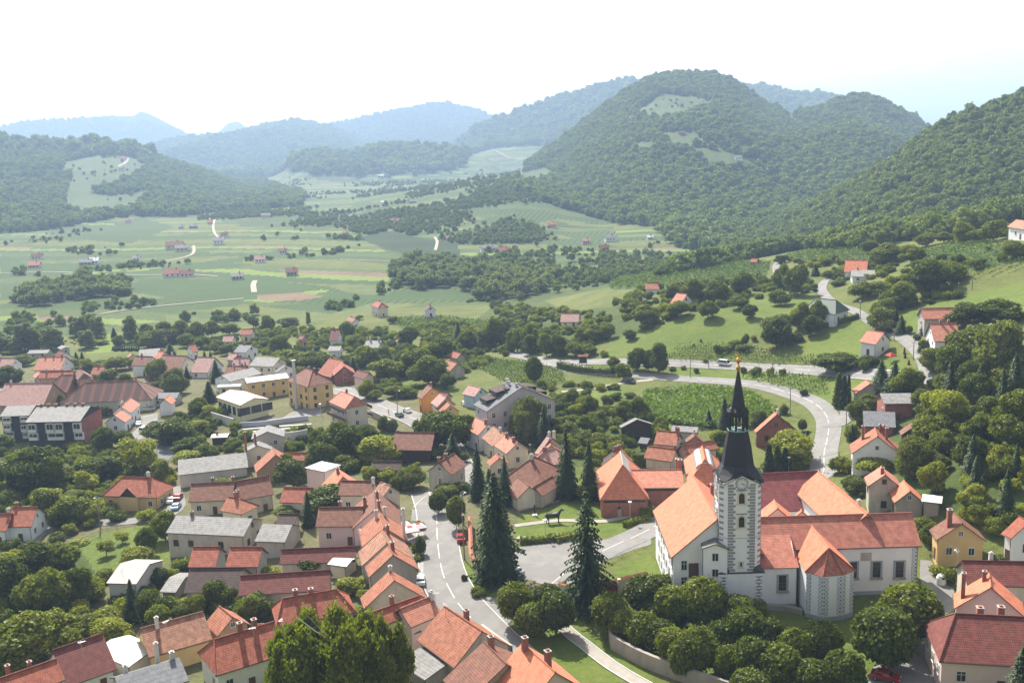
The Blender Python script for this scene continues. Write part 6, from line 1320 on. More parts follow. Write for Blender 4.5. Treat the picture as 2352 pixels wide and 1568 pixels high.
T('dark', 2, (840,885,1260,320), (700,1080,1360,220), (1060,930,1110,150), (640,980,1180,120), (450,1220,1490,260), (1420,100,290,160), (1640,440,620,180), (1740,500,650,140)); T('broad', 2, (880,1180,1340,200), (760,1100,1330,150), (370,1180,1400,140), (1690,180,430,220), (1930,120,310,150), (1500,280,530,240), (1600,330,610,260), (1230,360,570,240), (1380,300,510,150), (1060,270,460,180), (1190,270,430,150), (600,300,490,200), (430,280,490,260), (340,340,460,150), (700,340,480,150), (900,60,220,110), (970,170,290,130), (330,170,340,150), (230,10,160,100), (100,10,130,90), (220,190,290,120), (1290,20,90,80), (2140,30,300,150), (1000,10,60,60))
T('lime', 2, (1060,560,730,110), (600,1150,1300,120), (1090,1290,1420,140), (1250,1290,1430,160), (520,440,520,90)); T('broad', 2, (1130,640,745,120), (1300,600,720,150), (1420,610,720,130)); T('willow', 2, (880,1190,1330,160), (1320,1370,1500,120), (400,20,110,160))
T('spruce', 2, (1840,60,260,110), (950,360,510,110)); T('tall', 2, (2050,140,310,110), (570,-10,100,40))
T('dark', 6, (715,-20,220,320), (560,520,710,240), (130,830,1080,220)); T('broad', 6, (360,150,270,160), (470,560,700,140), (60,870,1150,180), (960,1010,1040,60)); T('spruce', 6, (530,40,340,120)); T('lime', 6, (850,715,860,200), (960,825,910,90), (900,960,1060,120))
T('birch', 6, (790,860,1760,760), (440,1040,1800,500), (1130,1000,1760,420)); T('round', 6, (1545,50,240,150), (1620,-10,110,180), (1690,85,360,160)); T('bush', 6, (1400,285,360,70), (1410,400,560,70), (1370,460,530,60), (1860,800,880,100), (1750,720,760,40), (230,640,720,120), (1390,560,600,80))
T('dark', 5, (310,440,780,240), (90,540,920,240), (620,640,960,180), (1160,330,570,130), (1240,640,800,140), (350,20,270,190), (1900,850,1010,160)); T('broad', 5, (480,430,710,210), (410,620,1010,270), (180,1000,1520,430), (380,990,1320,340), (60,1080,1500,260), (560,1000,1260,200), (720,1010,1220,190), (560,60,310,240), (230,150,300,200), (1300,195,450,180), (60,1320,1560,200), (250,700,980,200), (730,740,930,160)); T('lime', 5, (70,510,760,230), (880,1030,1260,230), (1080,480,650,200), (1340,650,770,110), (720,160,310,130), (1900,390,490,120), (1020,1140,1310,100), (820,960,1150,200))
T('small', 5, (960,365,470,90), (835,430,570,110), (550,300,400,80), (1180,780,860,80)); T('spruce', 5, (1050,720,1080,160)); T('round', 5, (1700,735,990,200), (1820,800,1000,160), (1560,850,1060,140), (1250,930,1140,180), (1430,930,1090,160), (1140,860,1100,130), (830,650,760,130)); T('bush', 5, (920,190,290,120), (1150,180,290,120), (1000,900,1000,90), (450,370,450,100), (620,420,480,120), (1440,560,680,140), (1330,880,960,100), (1460,870,950,100), (1580,1000,1090,120))
T('tall', 1, (210,70,320,150), (330,150,310,110), (440,100,320,150), (140,190,340,110), (690,20,210,110), (830,20,210,120), (1115,20,250,120), (740,130,300,130), (290,110,320,100), (500,130,310,90), (40,190,340,100), (640,60,200,90), (780,0,190,90)); T('willow', 1, (1300,130,290,190), (1440,120,260,160), (1010,180,280,90), (1480,470,690,190), (1340,570,690,110), (1220,150,270,120)); T('broad', 1, (1250,80,210,100), (1400,60,200,120), (1530,50,240,120), (1680,60,250,130), (1800,50,210,120), (1950,70,190,150), (1600,160,290,130), (1720,180,300,110), (1850,220,340,120), (1930,250,360,110), (200,340,450,130), (100,290,350,120), (740,390,510,100), (1060,500,610,110), (990,340,490,200), (860,380,470,130), (1170,350,400,80), (1340,380,570,150), (640,370,470,110), (1690,700,890,140), (1740,1090,1240,160), (850,215,270,110), (480,350,440,90))
T('dark', 1, (80,420,650,180), (920,460,610,180), (890,950,1180,150), (1045,975,1130,150), (1480,860,1120,270), (1590,1040,1210,180), (310,1080,1520,380), (120,1200,1420,250), (850,1180,1410,260), (20,1010,1180,160), (720,1230,1400,200), (980,1230,1390,120)); T('lime', 1, (730,380,500,80), (1800,770,900,150), (1700,890,1000,140), (1590,1150,1290,200), (730,1330,1520,170), (390,1470,1620,200), (650,1080,1160,110), (200,1310,1500,180)); T('broad', 1, (1350,900,1090,200), (1900,770,900,110), (450,1200,1520,200), (1380,1240,1440,140), (1990,1040,1150,120), (560,1290,1450,180), (640,1480,1600,160), (100,1480,1620,160), (1900,1380,1460,130), (1620,1380,1440,120), (20,1240,1390,140))
T('small', 1, (1190,1020,1380,240), (1150,1080,1330,150), (1260,1150,1350,150)); T('spruce', 1, (970,110,210,60), (650,320,410,60), (700,320,410,50), (1450,240,370,110), (1840,380,590,130), (1740,310,410,50), (1790,310,410,40), (1780,555,760,150), (1590,440,560,60), (1100,350,440,60)); T('thuja', 1, (845,780,920,45), (110,1310,1570,90)); T('round', 1, (525,690,810,85), (890,780,880,90)); T('bush', 1, (1050,1310,1380,80), (850,220,270,100))
for x in range(960, 1200, 20): T('spruce', 1, (x, 268+((x*7) % 13), 320+((x*3) % 9), 30))
T('dark', 4, (500,10,260,190), (560,100,250,130), (760,0,170,120), (1850,190,570,270), (90,880,1060,110), (950,265,430,270), (1180,300,400,130), (1250,0,120,120)); T('lime', 4, (600,870,1130,270), (1220,1060,1210,220), (80,900,1040,140), (1000,1080,1200,110), (700,1010,1160,100)); T('broad', 4, (650,-30,120,110), (1100,640,840,120), (1190,590,730,120), (970,1060,1200,130), (1060,830,950,90), (1140,750,850,70), (2250,330,560,220), (2100,300,560,200), (450,1090,1190,120), (560,800,880,60)); T('willow', 4, (370,720,860,120), (1690,240,440,200), (2010,60,420,380), (2180,50,510,320), (1090,1210,1350,160), (660,140,210,70), (1310,-50,140,180), (550,680,760,60))
T('spruce', 4, (1280,330,600,180), (1380,340,610,170), (1310,440,610,140), (110,620,880,120), (1590,190,290,80), (1610,40,160,90), (1430,0,160,100), (1060,820,960,80)); T('thuja', 4, (960,450,710,85), (1000,470,720,70), (1035,460,670,40), (440,980,1210,80), (500,990,1190,80), (560,1000,1180,70), (1455,260,310,14), (1460,300,340,14), (1488,350,390,14), (730,880,960,30)); T('round', 4, (690,790,890,70), (1600,190,280,80), (1150,345,440,75), (650,1100,1190,90), (1490,90,160,50)); T('bush', 4, (340,395,465,80), (250,400,450,40), (450,400,470,50), (540,410,465,45), (700,560,620,50), (1770,150,230,60), (240,220,290,90), (60,230,310,60), (120,225,290,70), (180,190,260,80), (260,150,250,50), (325,160,210,40))
T('broad', 11, (400,1270,1430,120), (300,1320,1410,60), (540,1280,1430,130), (680,1230,1380,110), (920,1190,1380,100), (1000,1200,1390,120), (900,1340,1440,100), (660,1370,1460,100), (1120,1400,1570,80), (890,1480,1620,150), (1600,1290,1450,130), (1420,1050,1140,80), (1530,1060,1200,150), (1660,1080,1200,120), (2140,930,1070,140), (310,1400,1510,110), (1380,1290,1400,120), (1480,1290,1380,120), (1900,1170,1300,120), (2040,990,1080,80), (1850,1000,1080,90), (1750,1010,1100,100), (2260,1050,1160,110), (120,1420,1560,130), (480,1400,1520,100), (40,1390,1500,140), (60,1220,1270,60)); T('dark', 11, (1770,1150,1380,190), (720,1425,1515,80), (1980,1400,1560,190), (2180,1380,1540,200), (330,1150,1220,75), (905,1140,1200,80), (1560,1340,1470,140), (260,1330,1420,50)); T('lime', 11, (1020,1420,1570,85), (1960,950,1090,80), (1430,1060,1130,60)); T('willow', 11, (1500,1390,1550,130)); T('spruce', 11, (1105,1190,1270,60), (280,1320,1400,45), (1570,1450,1580,70)); T('thuja', 11, (768,1255,1325,20)); T('bush', 11, (800,1260,1330,60), (1240,1280,1330,70), (230,1390,1450,40), (560,1400,1450,60), (1180,1440,1480,30))
T('spruce', 8, (2200,1230,1800,260)); T('broad', 8, (1450,240,440,130), (1500,300,520,120), (1870,150,330,140), (2020,260,400,130), (1960,130,260,140)); T('bush', 8, (1560,620,720,100), (1660,640,780,110), (2080,540,620,120), (1780,180,310,90)); T('lime', 8, (1900,180,330,130), (1400,260,390,80)); T('small', 8, (970,60,110,50))
T('broad', 3, (60,80,290,130), (140,60,270,130), (290,120,330,150), (400,80,330,130), (540,160,370,120), (640,170,370,130), (780,230,370,150), (900,250,360,120), (960,80,240,150), (1060,80,220,130), (850,110,250,120), (430,360,590,130), (1110,360,470,90), (1190,420,570,130), (1330,700,880,140), (1200,730,900,120), (900,680,860,130), (760,640,800,110), (980,820,960,140), (730,900,1030,140), (870,850,1010,130), (1050,690,800,100), (1000,1000,1130,150), (1120,1030,1150,130), (860,980,1110,140), (620,890,1010,110), (1230,990,1090,90)); T('dark', 3, (1490,240,510,170), (1310,280,490,150), (1410,300,500,110), (400,170,360,150), (1430,950,1040,90), (1250,130,230,100), (1120,440,530,80)); T('bush', 3, (1040,690,740,50), (1250,660,720,90), (1700,440,480,40), (1810,460,510,40), (1610,450,490,50), (1885,375,420,40), (1790,265,285,20), (1850,225,250,15), (1750,900,960,80), (700,1050,1130,90), (420,970,1080,110), (1030,310,370,60))
T('lime', 3, (2010,980,1130,180), (660,930,1040,120), (800,760,880,110), (2030,1130,1240,120)); T('tall', 3, (100,30,270,100), (200,40,270,90))
print('TREES', len(TREES), _cnt)
# dense ground-level greenery between the trees: too many shrubs to count
SHR = [c for c, t_ in KH['bush'][2]]
def shrubs(name, label, c, polys, spac, s0, s1, prot=None, key='bush', thin=.75):
    Q = []
    for poly in polys:
        q = np.array([hit(*uv(c, *p))[:2] for p in poly]); x0, y0 = q.min(0); x1, y1 = q.max(0); X, Y = np.meshgrid(np.arange(x0, x1, spac), np.arange(y0, y1, spac)); X = (X+RNG.uniform(-.5, .5, X.shape)*spac).ravel(); Y = (Y+RNG.uniform(-.5, .5, Y.shape)*spac).ravel()
        k = inpoly(X, Y, q) & (fbm(X/9, Y/9, 5, 3) > 1-thin-.15); X, Y = X[k], Y[k]
        for _, (bx, by), _l in BLD: k = np.hypot(X-bx, Y-by) > 5.5; X, Y = X[k], Y[k]
        Q.append(np.stack([X, Y, gz(X, Y)-.15], -1))
    P = np.concatenate(Q); print(name, len(P)); return scatter(name, key, prot or SHR, P, RNG.uniform(s0, s1, len(P)), label=label, cat='shrubs')
RW = [[(2060,900),(2140,885),(2352,930),(2352,1190),(2210,1180),(2120,1130),(2060,1080),(2130,1020),(2100,960)], [(2120,1180),(2352,1190),(2352,1230),(2280,1210),(2240,1190)]]
shrubs('orchard_shrubs', 'mixed shrubs and hedges over the steep gardens at the right edge', 0, RW, 3.4, .4, 1.5, thin=.5)
shrubs('orchard_woodland', 'mixed broadleaf and conifer wood on the slope at the right edge', 0, RW, 6.2, .38, .95, prot=BRD+[KH['lime'][2][1][0], KH['willow'][2][0][0], KH['spruce'][2][0][0], KH['small'][2][1][0]], key='mixed', thin=.62)
shrubs('garden_shrubs', 'shrubs and kitchen gardens between the houses of the lower town', 0, [[(0,1040),(220,1020),(400,1080),(400,1120),(235,1190),(180,1230),(0,1190)], [(0,1240),(180,1260),(230,1340),(220,1420),(160,1460),(0,1500)], [(560,1000),(640,985),(900,1010),(920,1060),(800,1090),(720,1070),(600,1060)], [(230,1330),(440,1370),(600,1350),(620,1400),(480,1420),(300,1440)], [(380,960),(480,950),(590,1010),(560,1040),(420,1050)]], 3.2, .4, 1.2, thin=.55)
shrubs('bend_shrubs', 'shrubs on the rough ground between grey block and maize field', 0, [[(1260,900),(1420,905),(1480,950),(1560,990),(1560,1020),(1340,1080),(1280,1050)], [(1150,900),(1240,880),(1440,895),(1300,930),(1250,960)], [(780,870),(900,860),(1000,880),(880,900)], [(600,760),(900,760),(1060,740),(1200,800),(1060,860),(880,850),(620,820),(450,800)], [(1120,690),(1400,720),(1400,780),(1300,820),(1180,800)]], 3.6, .5, 1.35, thin=.5)
shrubs('meadow_shrubs', 'bushes dotted over the hillside gardens among the hill houses', 0, [[(1400,690),(1560,650),(1860,640),(1880,670),(1700,690),(1560,730),(1460,770)], [(2000,640),(2352,560),(2352,590),(2150,650),(2220,680),(2060,720)], [(2160,860),(2352,830),(2352,900),(2200,890)], [(1800,600),(2060,600),(2060,640),(1900,640)]], 4.0, .5, 1.4, thin=.42)
# hedges: clipped masses
def hedge(label, c, pts, hgt, wid, mat=L_DARK, nl=260):
    P = smooth(path_world(c, pts), 1.6); L_ = len(P); C_ = []; rng = np.random.default_rng(L_)
    B0 = np.array([P[0][0], P[0][1], float(gz(*P[0]))]); V = []; Nn = []
    n = int(nl*L_/4)
    for _ in range(n):
        i = rng.integers(0, L_-1); t = rng.random(); p = P[i]*(1-t)+P[i+1]*t; d = P[i+1]-P[i]; d = d/(np.linalg.norm(d)+1e-9); nn = np.array([-d[1], d[0]])
        a = rng.uniform(-.2, math.pi+.2); rr = 1+.18*(rng.random()-.5)+.25*(fbm(np.array(p[0]*.8), np.array(p[1]*.8), 3, 2)-.4)
        cx = math.cos(a)*wid/2*rr; cz = max(.05, (abs(math.sin(a))**.5)*hgt*rr*(1 if rng.random() < .6 else rng.random()))
        V.append((p[0]+nn[0]*cx-B0[0], p[1]+nn[1]*cx-B0[1], float(gz(*p))+cz-B0[2])); Nn.append((nn[0]*math.cos(a), nn[1]*math.cos(a), math.sin(a)+.2))
    Vv, Fq = leaves_mesh('hedge', np.array(V), np.array(Nn), .42, mat, rng); me = np_mesh('hedge', Vv, Fq, [mat]); 
    o = bpy.data.objects.new('hedge', me); COL.objects.link(o); o.location = B0; tag(o, label, 'hedge')
    core = MB()
    for a, b in zip(P, P[1:]):
        d = b-a; z0 = float(gz(*a)); z1 = float(gz(*b)); d = d/(np.linalg.norm(d)+1e-9); nn = np.array([-d[1], d[0]])*wid*.36
        q = [(a+nn, z0), (b+nn, z1), (b-nn, z1), (a-nn, z0)]
        T_ = [(p[0]-B0[0], p[1]-B0[1], z+hgt*.75-B0[2]) for p, z in q]; G_ = [(p[0]-B0[0], p[1]-B0[1], z-.2-B0[2]) for p, z in q]
        core.face(T_, mat); core.face([G_[0], G_[1], T_[1], T_[0]], mat); core.face([G_[3], G_[2], T_[2], T_[3]], mat)
    oc = core.build('inner_twigs', o); return o
hedge('tall dark clipped hedge between the farm roofs and the museum', 3, [(1260,1300),(1420,1290),(1600,1260),(1760,1230)], 4.2, 3.2)
hedge('clipped green hedge beside the road left of the friary', 7, [(1215,250),(1330,240)], 2.6, 4, L_OAK); hedge('low hedge along the lower park path edge', 7, [(1110,345),(1200,310),(1320,290)], 1.2, 1.5, L_OAK)
hedge('dark trimmed hedge on the bank of the hillside lane', 4, [(800,130),(900,100),(1000,75),(1110,40)], 2, 1.6); hedge('low hedge lining the parking area kerb', 7, [(290,470),(430,462),(600,440)], 1.3, 1.8, L_OAK)
hedge('trimmed hedge below the school road', 2, [(1000,600),(1200,680),(1340,700),(1480,720)], 2.4, 2); hedge('fence hedge along the grassy traffic island', 3, [(640,470),(760,500),(900,520),(1100,540)], 3.0, 2.2)
hedge('hedge below the orange house meadow', 15, [(200,430),(400,420),(560,400),(640,395)], 2, 2); hedge('garden hedge behind the museum paths', 7, [(260,160),(330,130),(420,110),(540,80)], 1.8, 2.2)
hedge('climbing plants in front of the church square lawn', 7, [(560,460),(680,430),(760,420)], 1.4, 2.5, L_OAK)
# vines and maize
def rows(name, label, poly, ang, gap, hgt, mat, step=1.1, size=.55, per=5, post=False):
    q = np.array([hit(u, v)[:2] for u, v in poly]); c_ = q.mean(0); R = np.hypot(*(q-c_).T).max(); V = []; Nn = []; rng = np.random.default_rng(5)
    ca, sa = math.cos(ang), math.sin(ang); nrow = int(2*R/gap); pts_ = []
    for i in range(nrow):
        s = -R+i*gap; t = np.arange(-R, R, step); pts_.append(np.stack([c_[0]+ca*t-sa*s, c_[1]+sa*t+ca*s], -1))
    P = np.concatenate(pts_); P = P[inpoly(P[:, 0], P[:, 1], q)]
    if len(P)*per > 90000: P = P[rng.random(len(P)) < 90000/(len(P)*per)]
    P = np.repeat(P, per, 0); n = len(P); P3 = np.c_[P+rng.normal(0, .16, (n, 2)), gz(P[:, 0], P[:, 1])+rng.uniform(.25, 1, n)*hgt]
    B0 = np.array([c_[0], c_[1], float(gz(*c_))]); Nn = rng.normal(0, 1, (n, 3)); Nn[:, 2] = abs(Nn[:, 2])+.4
    Vv, Fq = leaves_mesh('rows', P3-B0, Nn, size, mat, rng, aspect=1.3); me = np_mesh(name, Vv, Fq, [mat]); o = bpy.data.objects.new(name, me); COL.objects.link(o); o.location = B0
    tag(o, label, 'crop', kind='stuff'); print(name, n); return o
L_VINE = leaf_mat('vine_leaf', (.07, .105, .022), .2, .4); L_MAIZE = leaf_mat('maize_leaf', (.10, .15, .045), .2, .4)
rows('maize_plants', 'standing maize field inside the sweeping road bend', [(1480,905),(1600,893),(1720,905),(1790,950),(1740,985),(1580,985),(1470,955)], .5, 1.1, 2.2, L_MAIZE, .5, .7, 4)
rows('vines', 'vine rows on the meadow slope behind the two roads', [(1525,825),(1560,795),(1700,790),(1870,822),(1866,838),(1700,833)], .35, 1.9, 1.7, L_VINE)
rows('vines', 'vine block between the upper road and the road bend', [(1700,868),(1800,862),(1900,872),(1900,905),(1850,905)], .3, 2.0, 1.8, L_VINE)
rows('vines', 'terraced vines on the slope left of the hill lane', [(1400,640),(1480,615),(1700,603),(1770,605),(1760,640),(1620,665),(1400,665)], .15, 5.5, 1.9, L_VINE, .9, .75, 4)
rows('vines', 'vine rows on the skyline above the orange roofed hill house', [(1800,592),(1850,578),(2000,572),(2060,590),(1940,605),(1830,602)], .05, 5.5, 1.9, L_VINE, .9, .75, 4)
rows('vines', 'bright vineyard on the right hand ridge', [(2080,590),(2200,555),(2352,570),(2352,620),(2200,650),(2120,640)], .35, 4.2, 1.8, L_VINE, .9, .6, 4)
rows('garden_rows', 'kitchen garden rows beside the road junction', [(1060,830),(1110,820),(1290,850),(1300,880),(1160,880)], -.5, 1.6, 1.0, L_VINE)
rows('vines', 'vine rows on the knoll above the school quarter', [(880,735),(1010,728),(1150,740),(1100,760),(950,765)], .1, 3, 1.8, L_VINE, .9, .8, 4)
# ---- labels that single out each tree
def side_words(p, q):
    a = math.atan2(p[0], p[1])-math.atan2(q[0], q[1]); dr = math.hypot(*p)-math.hypot(*q); lat = a*math.hypot(*q)
    if abs(lat) > abs(dr)*.9: return 'left of' if lat < 0 else 'right of'
    return 'behind' if dr > 0 else 'in front of'
seen = {}
for root, k, p, h, w in TREES:
    d = sorted(BLD, key=lambda b: (b[1][0]-p[0])**2+(b[1][1]-p[1])**2)[:1][0]
    core = ' '.join(d[2].split()[:7]); 
    while core.split()[-1] in ('with', 'and', 'a', 'the', 'of', 'in', 'at', 'behind', 'beside', 'under', 'on', 'by', 'to', 'above', 'its', 'below', 'between', 'left', 'right', 'one', 'two', 'big', 'very', 'dark', 'cut', 'end', 'in', 'roof.', 'from', 'across', 'front', 'far', 'small', 'little'): core = ' '.join(core.split()[:-1])
    sz = 'tall' if h > {'bush': 2.6, 'thuja': 7, 'small': 5, 'spruce': 14}.get(k, 11) else 'small' if h < {'bush': 1.7, 'thuja': 4, 'small': 3.5, 'spruce': 8}.get(k, 6.5) else 'medium'
    wd = KW[k]; lab = '%s %s %s %s the %s' % (sz, wd[2] if not (k in ('broad',)) else 'leafy', wd[0], side_words(p, d[1]), core)
    seen.setdefault(lab, []).append((math.atan2(p[0], p[1]), math.hypot(*p), root)); root['category'] = wd[1]; root['group'] = {'tree': 'single trees', 'bush': 'bushes'}[wd[1]]
    if k == 'round': root['group'] = 'round clipped trees of the church garden'
ORD = ['first', 'second', 'third', 'fourth', 'fifth', 'sixth', 'seventh', 'eighth', 'ninth', 'tenth', 'eleventh', 'twelfth', 'thirteenth', 'fourteenth']
for lab, L_ in seen.items():
    L_.sort(key=lambda t: t[0]); 
    for i, (a, r, root) in enumerate(L_):
        if len(L_) == 1: s = lab
        elif i == 0: s = 'leftmost '+lab
        elif i == len(L_)-1: s = 'rightmost '+lab
        else: s = (ORD[i] if i < len(ORD) else 'far')+' from left '+lab
        root['label'] = ' '.join(s.split()[:16])
# ------------------------------------------------------------------ cars
TYRE = plain('tyre_rubber', (.02, .02, .02), .8); LAMP = plain('lamp_glass', (.75, .73, .68), .2); CGL = plain('car_glass', (.015, .02, .025), .05, 0, .8)
def car_mesh(paint, van=False):
    b = MB(); g = MB(); L_, W_ = (4.9, 1.9) if van else (4.2, 1.72)
    pr = [(-L_/2, .35), (-L_/2, .85), (-L_/2+.15, 1.0), (-L_/2+(.3 if van else .55), 1.05), (-L_/2+(.4 if van else 1.0), 1.95 if van else 1.45), (L_/2-(1.3 if van else 1.75), 1.98 if van else 1.46), (L_/2-(.75 if van else 1.05), 1.0), (L_/2-.1, .82), (L_/2, .5), (L_/2, .3)]
    n = len(pr)
    for i in range(n):
        (x0, z0), (x1, z1) = pr[i], pr[(i+1) % n]; f0 = .84 if z0 > 1.2 else 1; f1 = .84 if z1 > 1.2 else 1
        b.face([(x0, -W_/2*f0, z0), (x0, W_/2*f0, z0), (x1, W_/2*f1, z1), (x1, -W_/2*f1, z1)][::-1], paint)
    for s in (-1, 1):
        b.face([(x, s*W_/2*(.84 if z > 1.2 else 1), z) for x, z in pr][::-s], paint)
        q = [(pr[3][0]+.12, s*(W_/2+.012), 1.05), (pr[6][0]-.1, s*(W_/2+.012), 1.05), (pr[5][0]-.05, s*(W_/2*.85+.012), pr[5][1]-.1), (pr[4][0]+.1, s*(W_/2*.85+.012), pr[4][1]-.1)]; g.face(q if s < 0 else q[::-1], CGL)
    for (xa, za), (xb, zb_) in ((pr[3], pr[4]), (pr[6], pr[5])):
        sx = 1 if xa > 0 else -1; g.face([(xa+sx*.02, -.72, za+.08), (xa+sx*.02, .72, za+.08), (xb+sx*.03, .62, zb_-.06), (xb+sx*.03, -.62, zb_-.06)][::-sx], CGL)
    return b.mesh('body'), g.mesh('windows')
_w = MB(); _w.tube([(0, -.1, 0), (0, .1, 0)], .31, 12, TYRE); _w.tube([(0, -.11, 0), (0, .11, 0)], .17, 8, METAL); WHEEL = _w.mesh('wheel')
_l = MB(); _l.box((0, 0, 0), (.08, .32, .16), LAMP); HEADL = _l.mesh('headlight'); _cars = {}
def car(label, c, x, y, x2, y2, col, van=False, nm='parked_car'):
    A = hit(*uv(c, x, y)); B = hit(*uv(c, x2, y2)); rz = math.atan2(B[1]-A[1], B[0]-A[0]); key = (col, van)
    if key not in _cars: _cars[key] = car_mesh(plain('car_paint_%d' % len(_cars), col, .25, .2, .6, .03), van)
    r = empty(nm, (A[0], A[1], float(gz(A[0], A[1]))+.09), rz, label=label, cat='van' if van else 'car', group='cars parked and driving in the town')
    for me, n_ in zip(_cars[key], ('body', 'windows')): o = bpy.data.objects.new(n_, me); COL.objects.link(o); o.parent = r
    L_ = 2.45 if van else 2.1
    for sx in (-1, 1):
        for sy in (-1, 1):
            o = bpy.data.objects.new('wheel', WHEEL); COL.objects.link(o); o.parent = r; o.location = (sx*1.32, sy*.8, .31)
            if sx > 0: o = bpy.data.objects.new('headlight', HEADL); COL.objects.link(o); o.parent = r; o.location = (L_-.03, sy*.55, .68)
RED, WHT, SIL, DRK, BLU, GRN = (.35, .02, .02), (.7, .7, .68), (.42, .44, .46), (.03, .03, .035), (.05, .09, .25), (.02, .06, .05)
car('red car parked at the kerb under the street tree and lamp pole', 6, 1720, 450, 1700, 380, RED); car('white car with red rear lights parked by the row houses', 6, 1405, 785, 1400, 700, WHT); car('silver car parked beside the tall spruce at the square', 7, 245, 715, 180, 690, SIL)
car('dark green car driving down the road below the school', 15, 355, 725, 290, 690, GRN, nm='driving_car'); car('white car parked in front of the orange house', 15, 450, 675, 400, 650, WHT); car('white car between the lilac roof house and the grey block', 15, 1125, 590, 1100, 560, WHT)
car('white car driving on the upper country road', 3, 2050, 447, 2110, 450, WHT, True, 'driving_car'); car('dark pickup standing on the track beside the grassy island', 3, 1240, 598, 1320, 610, DRK, True); car('red car in front of the white inn', 1, 1270, 577, 1300, 580, RED); car('white car parked in the yard beside the pergola house', 1, 1178, 955, 1180, 900, WHT)
car('black car in the yard under the small white house', 1, 1328, 950, 1370, 945, DRK); car('silver van parked by the long green grey block', 1, 1260, 830, 1300, 825, SIL, True); car('blue car at the shaded end of the car park', 1, 1450, 1112, 1440, 1090, BLU); car('pale silver car at the shaded end of the car park', 1, 1492, 1118, 1480, 1090, SIL); car('white van covered with a sheet next to the blue fence', 1, 1235, 1010, 1280, 990, WHT, True)
car('dark car on the drive of the hill house with two chimneys', 4, 1545, 196, 1550, 170, DRK); car('red car half hidden under the trees at the bottom edge', 8, 1150, 1545, 1230, 1560, RED); car('black car under the round trees by the lane', 8, 1350, 1290, 1370, 1250, DRK); car('dark blue car farther up under the round trees', 8, 1392, 1215, 1410, 1180, BLU)
car('white car parked right of the yellow villa', 5, 1335, 150, 1340, 120, WHT); car('red car parked behind the yellow villa', 5, 1400, 125, 1420, 100, RED); car('light blue car in front of the salmon wing house', 5, 1385, 200, 1400, 180, (.25, .4, .5)); car('green car at the edge of the gravel car park', 1, 1270, 1165, 1240, 1200, (.03, .2, .08))
# ------------------------------------------------------------------ parasols, poles, walls, statues
RWH = plain('white_canvas', (.72, .7, .68), .8); RRD = plain('red_canvas', (.5, .03, .03), .8)
def parasol(label, c, x, y, s=3.0, col=RWH, top=RRD):
    A = hit(*uv(c, x, y)); r = empty('parasol', A, .4, label=label, cat='parasol', group='café parasols'); m = MB(); h = s/2
    for k in range(4):
        a = k*math.pi/2; R = lambda x_, y_: (x_*math.cos(a)-y_*math.sin(a), x_*math.sin(a)+y_*math.cos(a))
        P = lambda x_, y_, z_: (*R(x_, y_), z_)
        m.face([P(-h, -h, 2.2), P(h, -h, 2.2), P(.35*h, -.35*h, 2.85), P(-.35*h, -.35*h, 2.85)], col); m.face([P(-.35*h, -.35*h, 2.85), P(.35*h, -.35*h, 2.85), P(0, 0, 3.1)], top); m.face([P(-h, -h, 1.98), P(h, -h, 1.98), P(h, -h, 2.2), P(-h, -h, 2.2)], top)
    m.build('canopy', r); m = MB(); m.tube([(0, 0, 0), (0, 0, 3.1)], .04, 6, METAL); m.build('pole', r)
parasol('white café parasol with red tip nearest to the row house wall', 6, 1278, 400, 2.8); parasol('big white café parasol nearest to the camera', 6, 1325, 440, 3.4); parasol('café parasol with the broad red border beside the street', 6, 1388, 415, 3.0, RWH); parasol('lone red garden parasol under the dark spruces', 4, 1352, 372, 2.6, RRD)
def pole(label, c, x, y0, y1, lamp=False, mat=WOODP, arms=1, nm='utility_pole'):
    B = hit(*uv(c, x, y1)); d = math.hypot(B[0], B[1]); dr = raydir(*uv(c, x, y0)); h = max(4, HC+dr[2]*d/math.hypot(dr[0], dr[1])-B[2])
    r = empty(nm, B, RNG.uniform(0, 3), label=label, cat='lamp post' if nm == 'street_lamp' else 'pole', group='poles'); m = MB(); m.tube([(0, 0, -.4), (0, 0, h)], [.15, .1] if mat == WOODP else [.09, .06], 8, mat); m.build('mast', r)
    if arms and nm != 'street_lamp': m = MB(); m.box((0, 0, h-.4), (1.5, .08, .1), WOODP); [m.tube([(x_, 0, h-.35), (x_, 0, h-.12)], .05, 5, WF) for x_ in (-.65, 0, .65)]; m.build('cross_arm', r)
    if lamp: m = MB(); m.tube([(0, 0, h-.9), (.9, 0, h-.6)], .035, 5, METAL); m.lathe((1.0, 0, h-.75), [(.0001, .25), (.25, .15), (.28, 0), (.0001, -.1)], 8, LAMP); m.build('lamp', r)
    return (B[0], B[1], B[2]+h-.2)
def lamp(label, c, x, y0, y1): 
    B = hit(*uv(c, x, y1)); d = math.hypot(B[0], B[1]); dr = raydir(*uv(c, x, y0)); h = max(3.5, HC+dr[2]*d/math.hypot(dr[0], dr[1])-B[2]); r = empty('street_lamp', B, 0, label=label, cat='lamp post', group='lamp posts'); m = MB(); m.tube([(0, 0, 0), (0, 0, h)], [.08, .05], 8, METAL); m.build('mast', r); m = MB(); m.lathe((0, 0, h), [(.0001, .3), (.42, .2), (.42, .08), (.2, -.15), (.0001, -.2)], 10, LAMP); m.build('lamp', r)
lamp('round headed lamp post on the park path by the friary', 7, 1155, 150, 305); lamp('round headed lamp post at the corner of the car park hedge', 7, 490, 290, 440); lamp('lamp post between school and guest house', 12, 2075, 870, 1020); lamp('lamp post in the garden right of the church spire', 4, 588, 1115, 1190)
W1 = [pole('wooden pole with lamp standing at the street wall', 6, 1750, 235, 600, True), pole('pole with lamp by the street tree at the road bend', 6, 1745, 60, 330, True), pole('leaning pole before the black stained gable', 6, 1160, 870, 1000)]
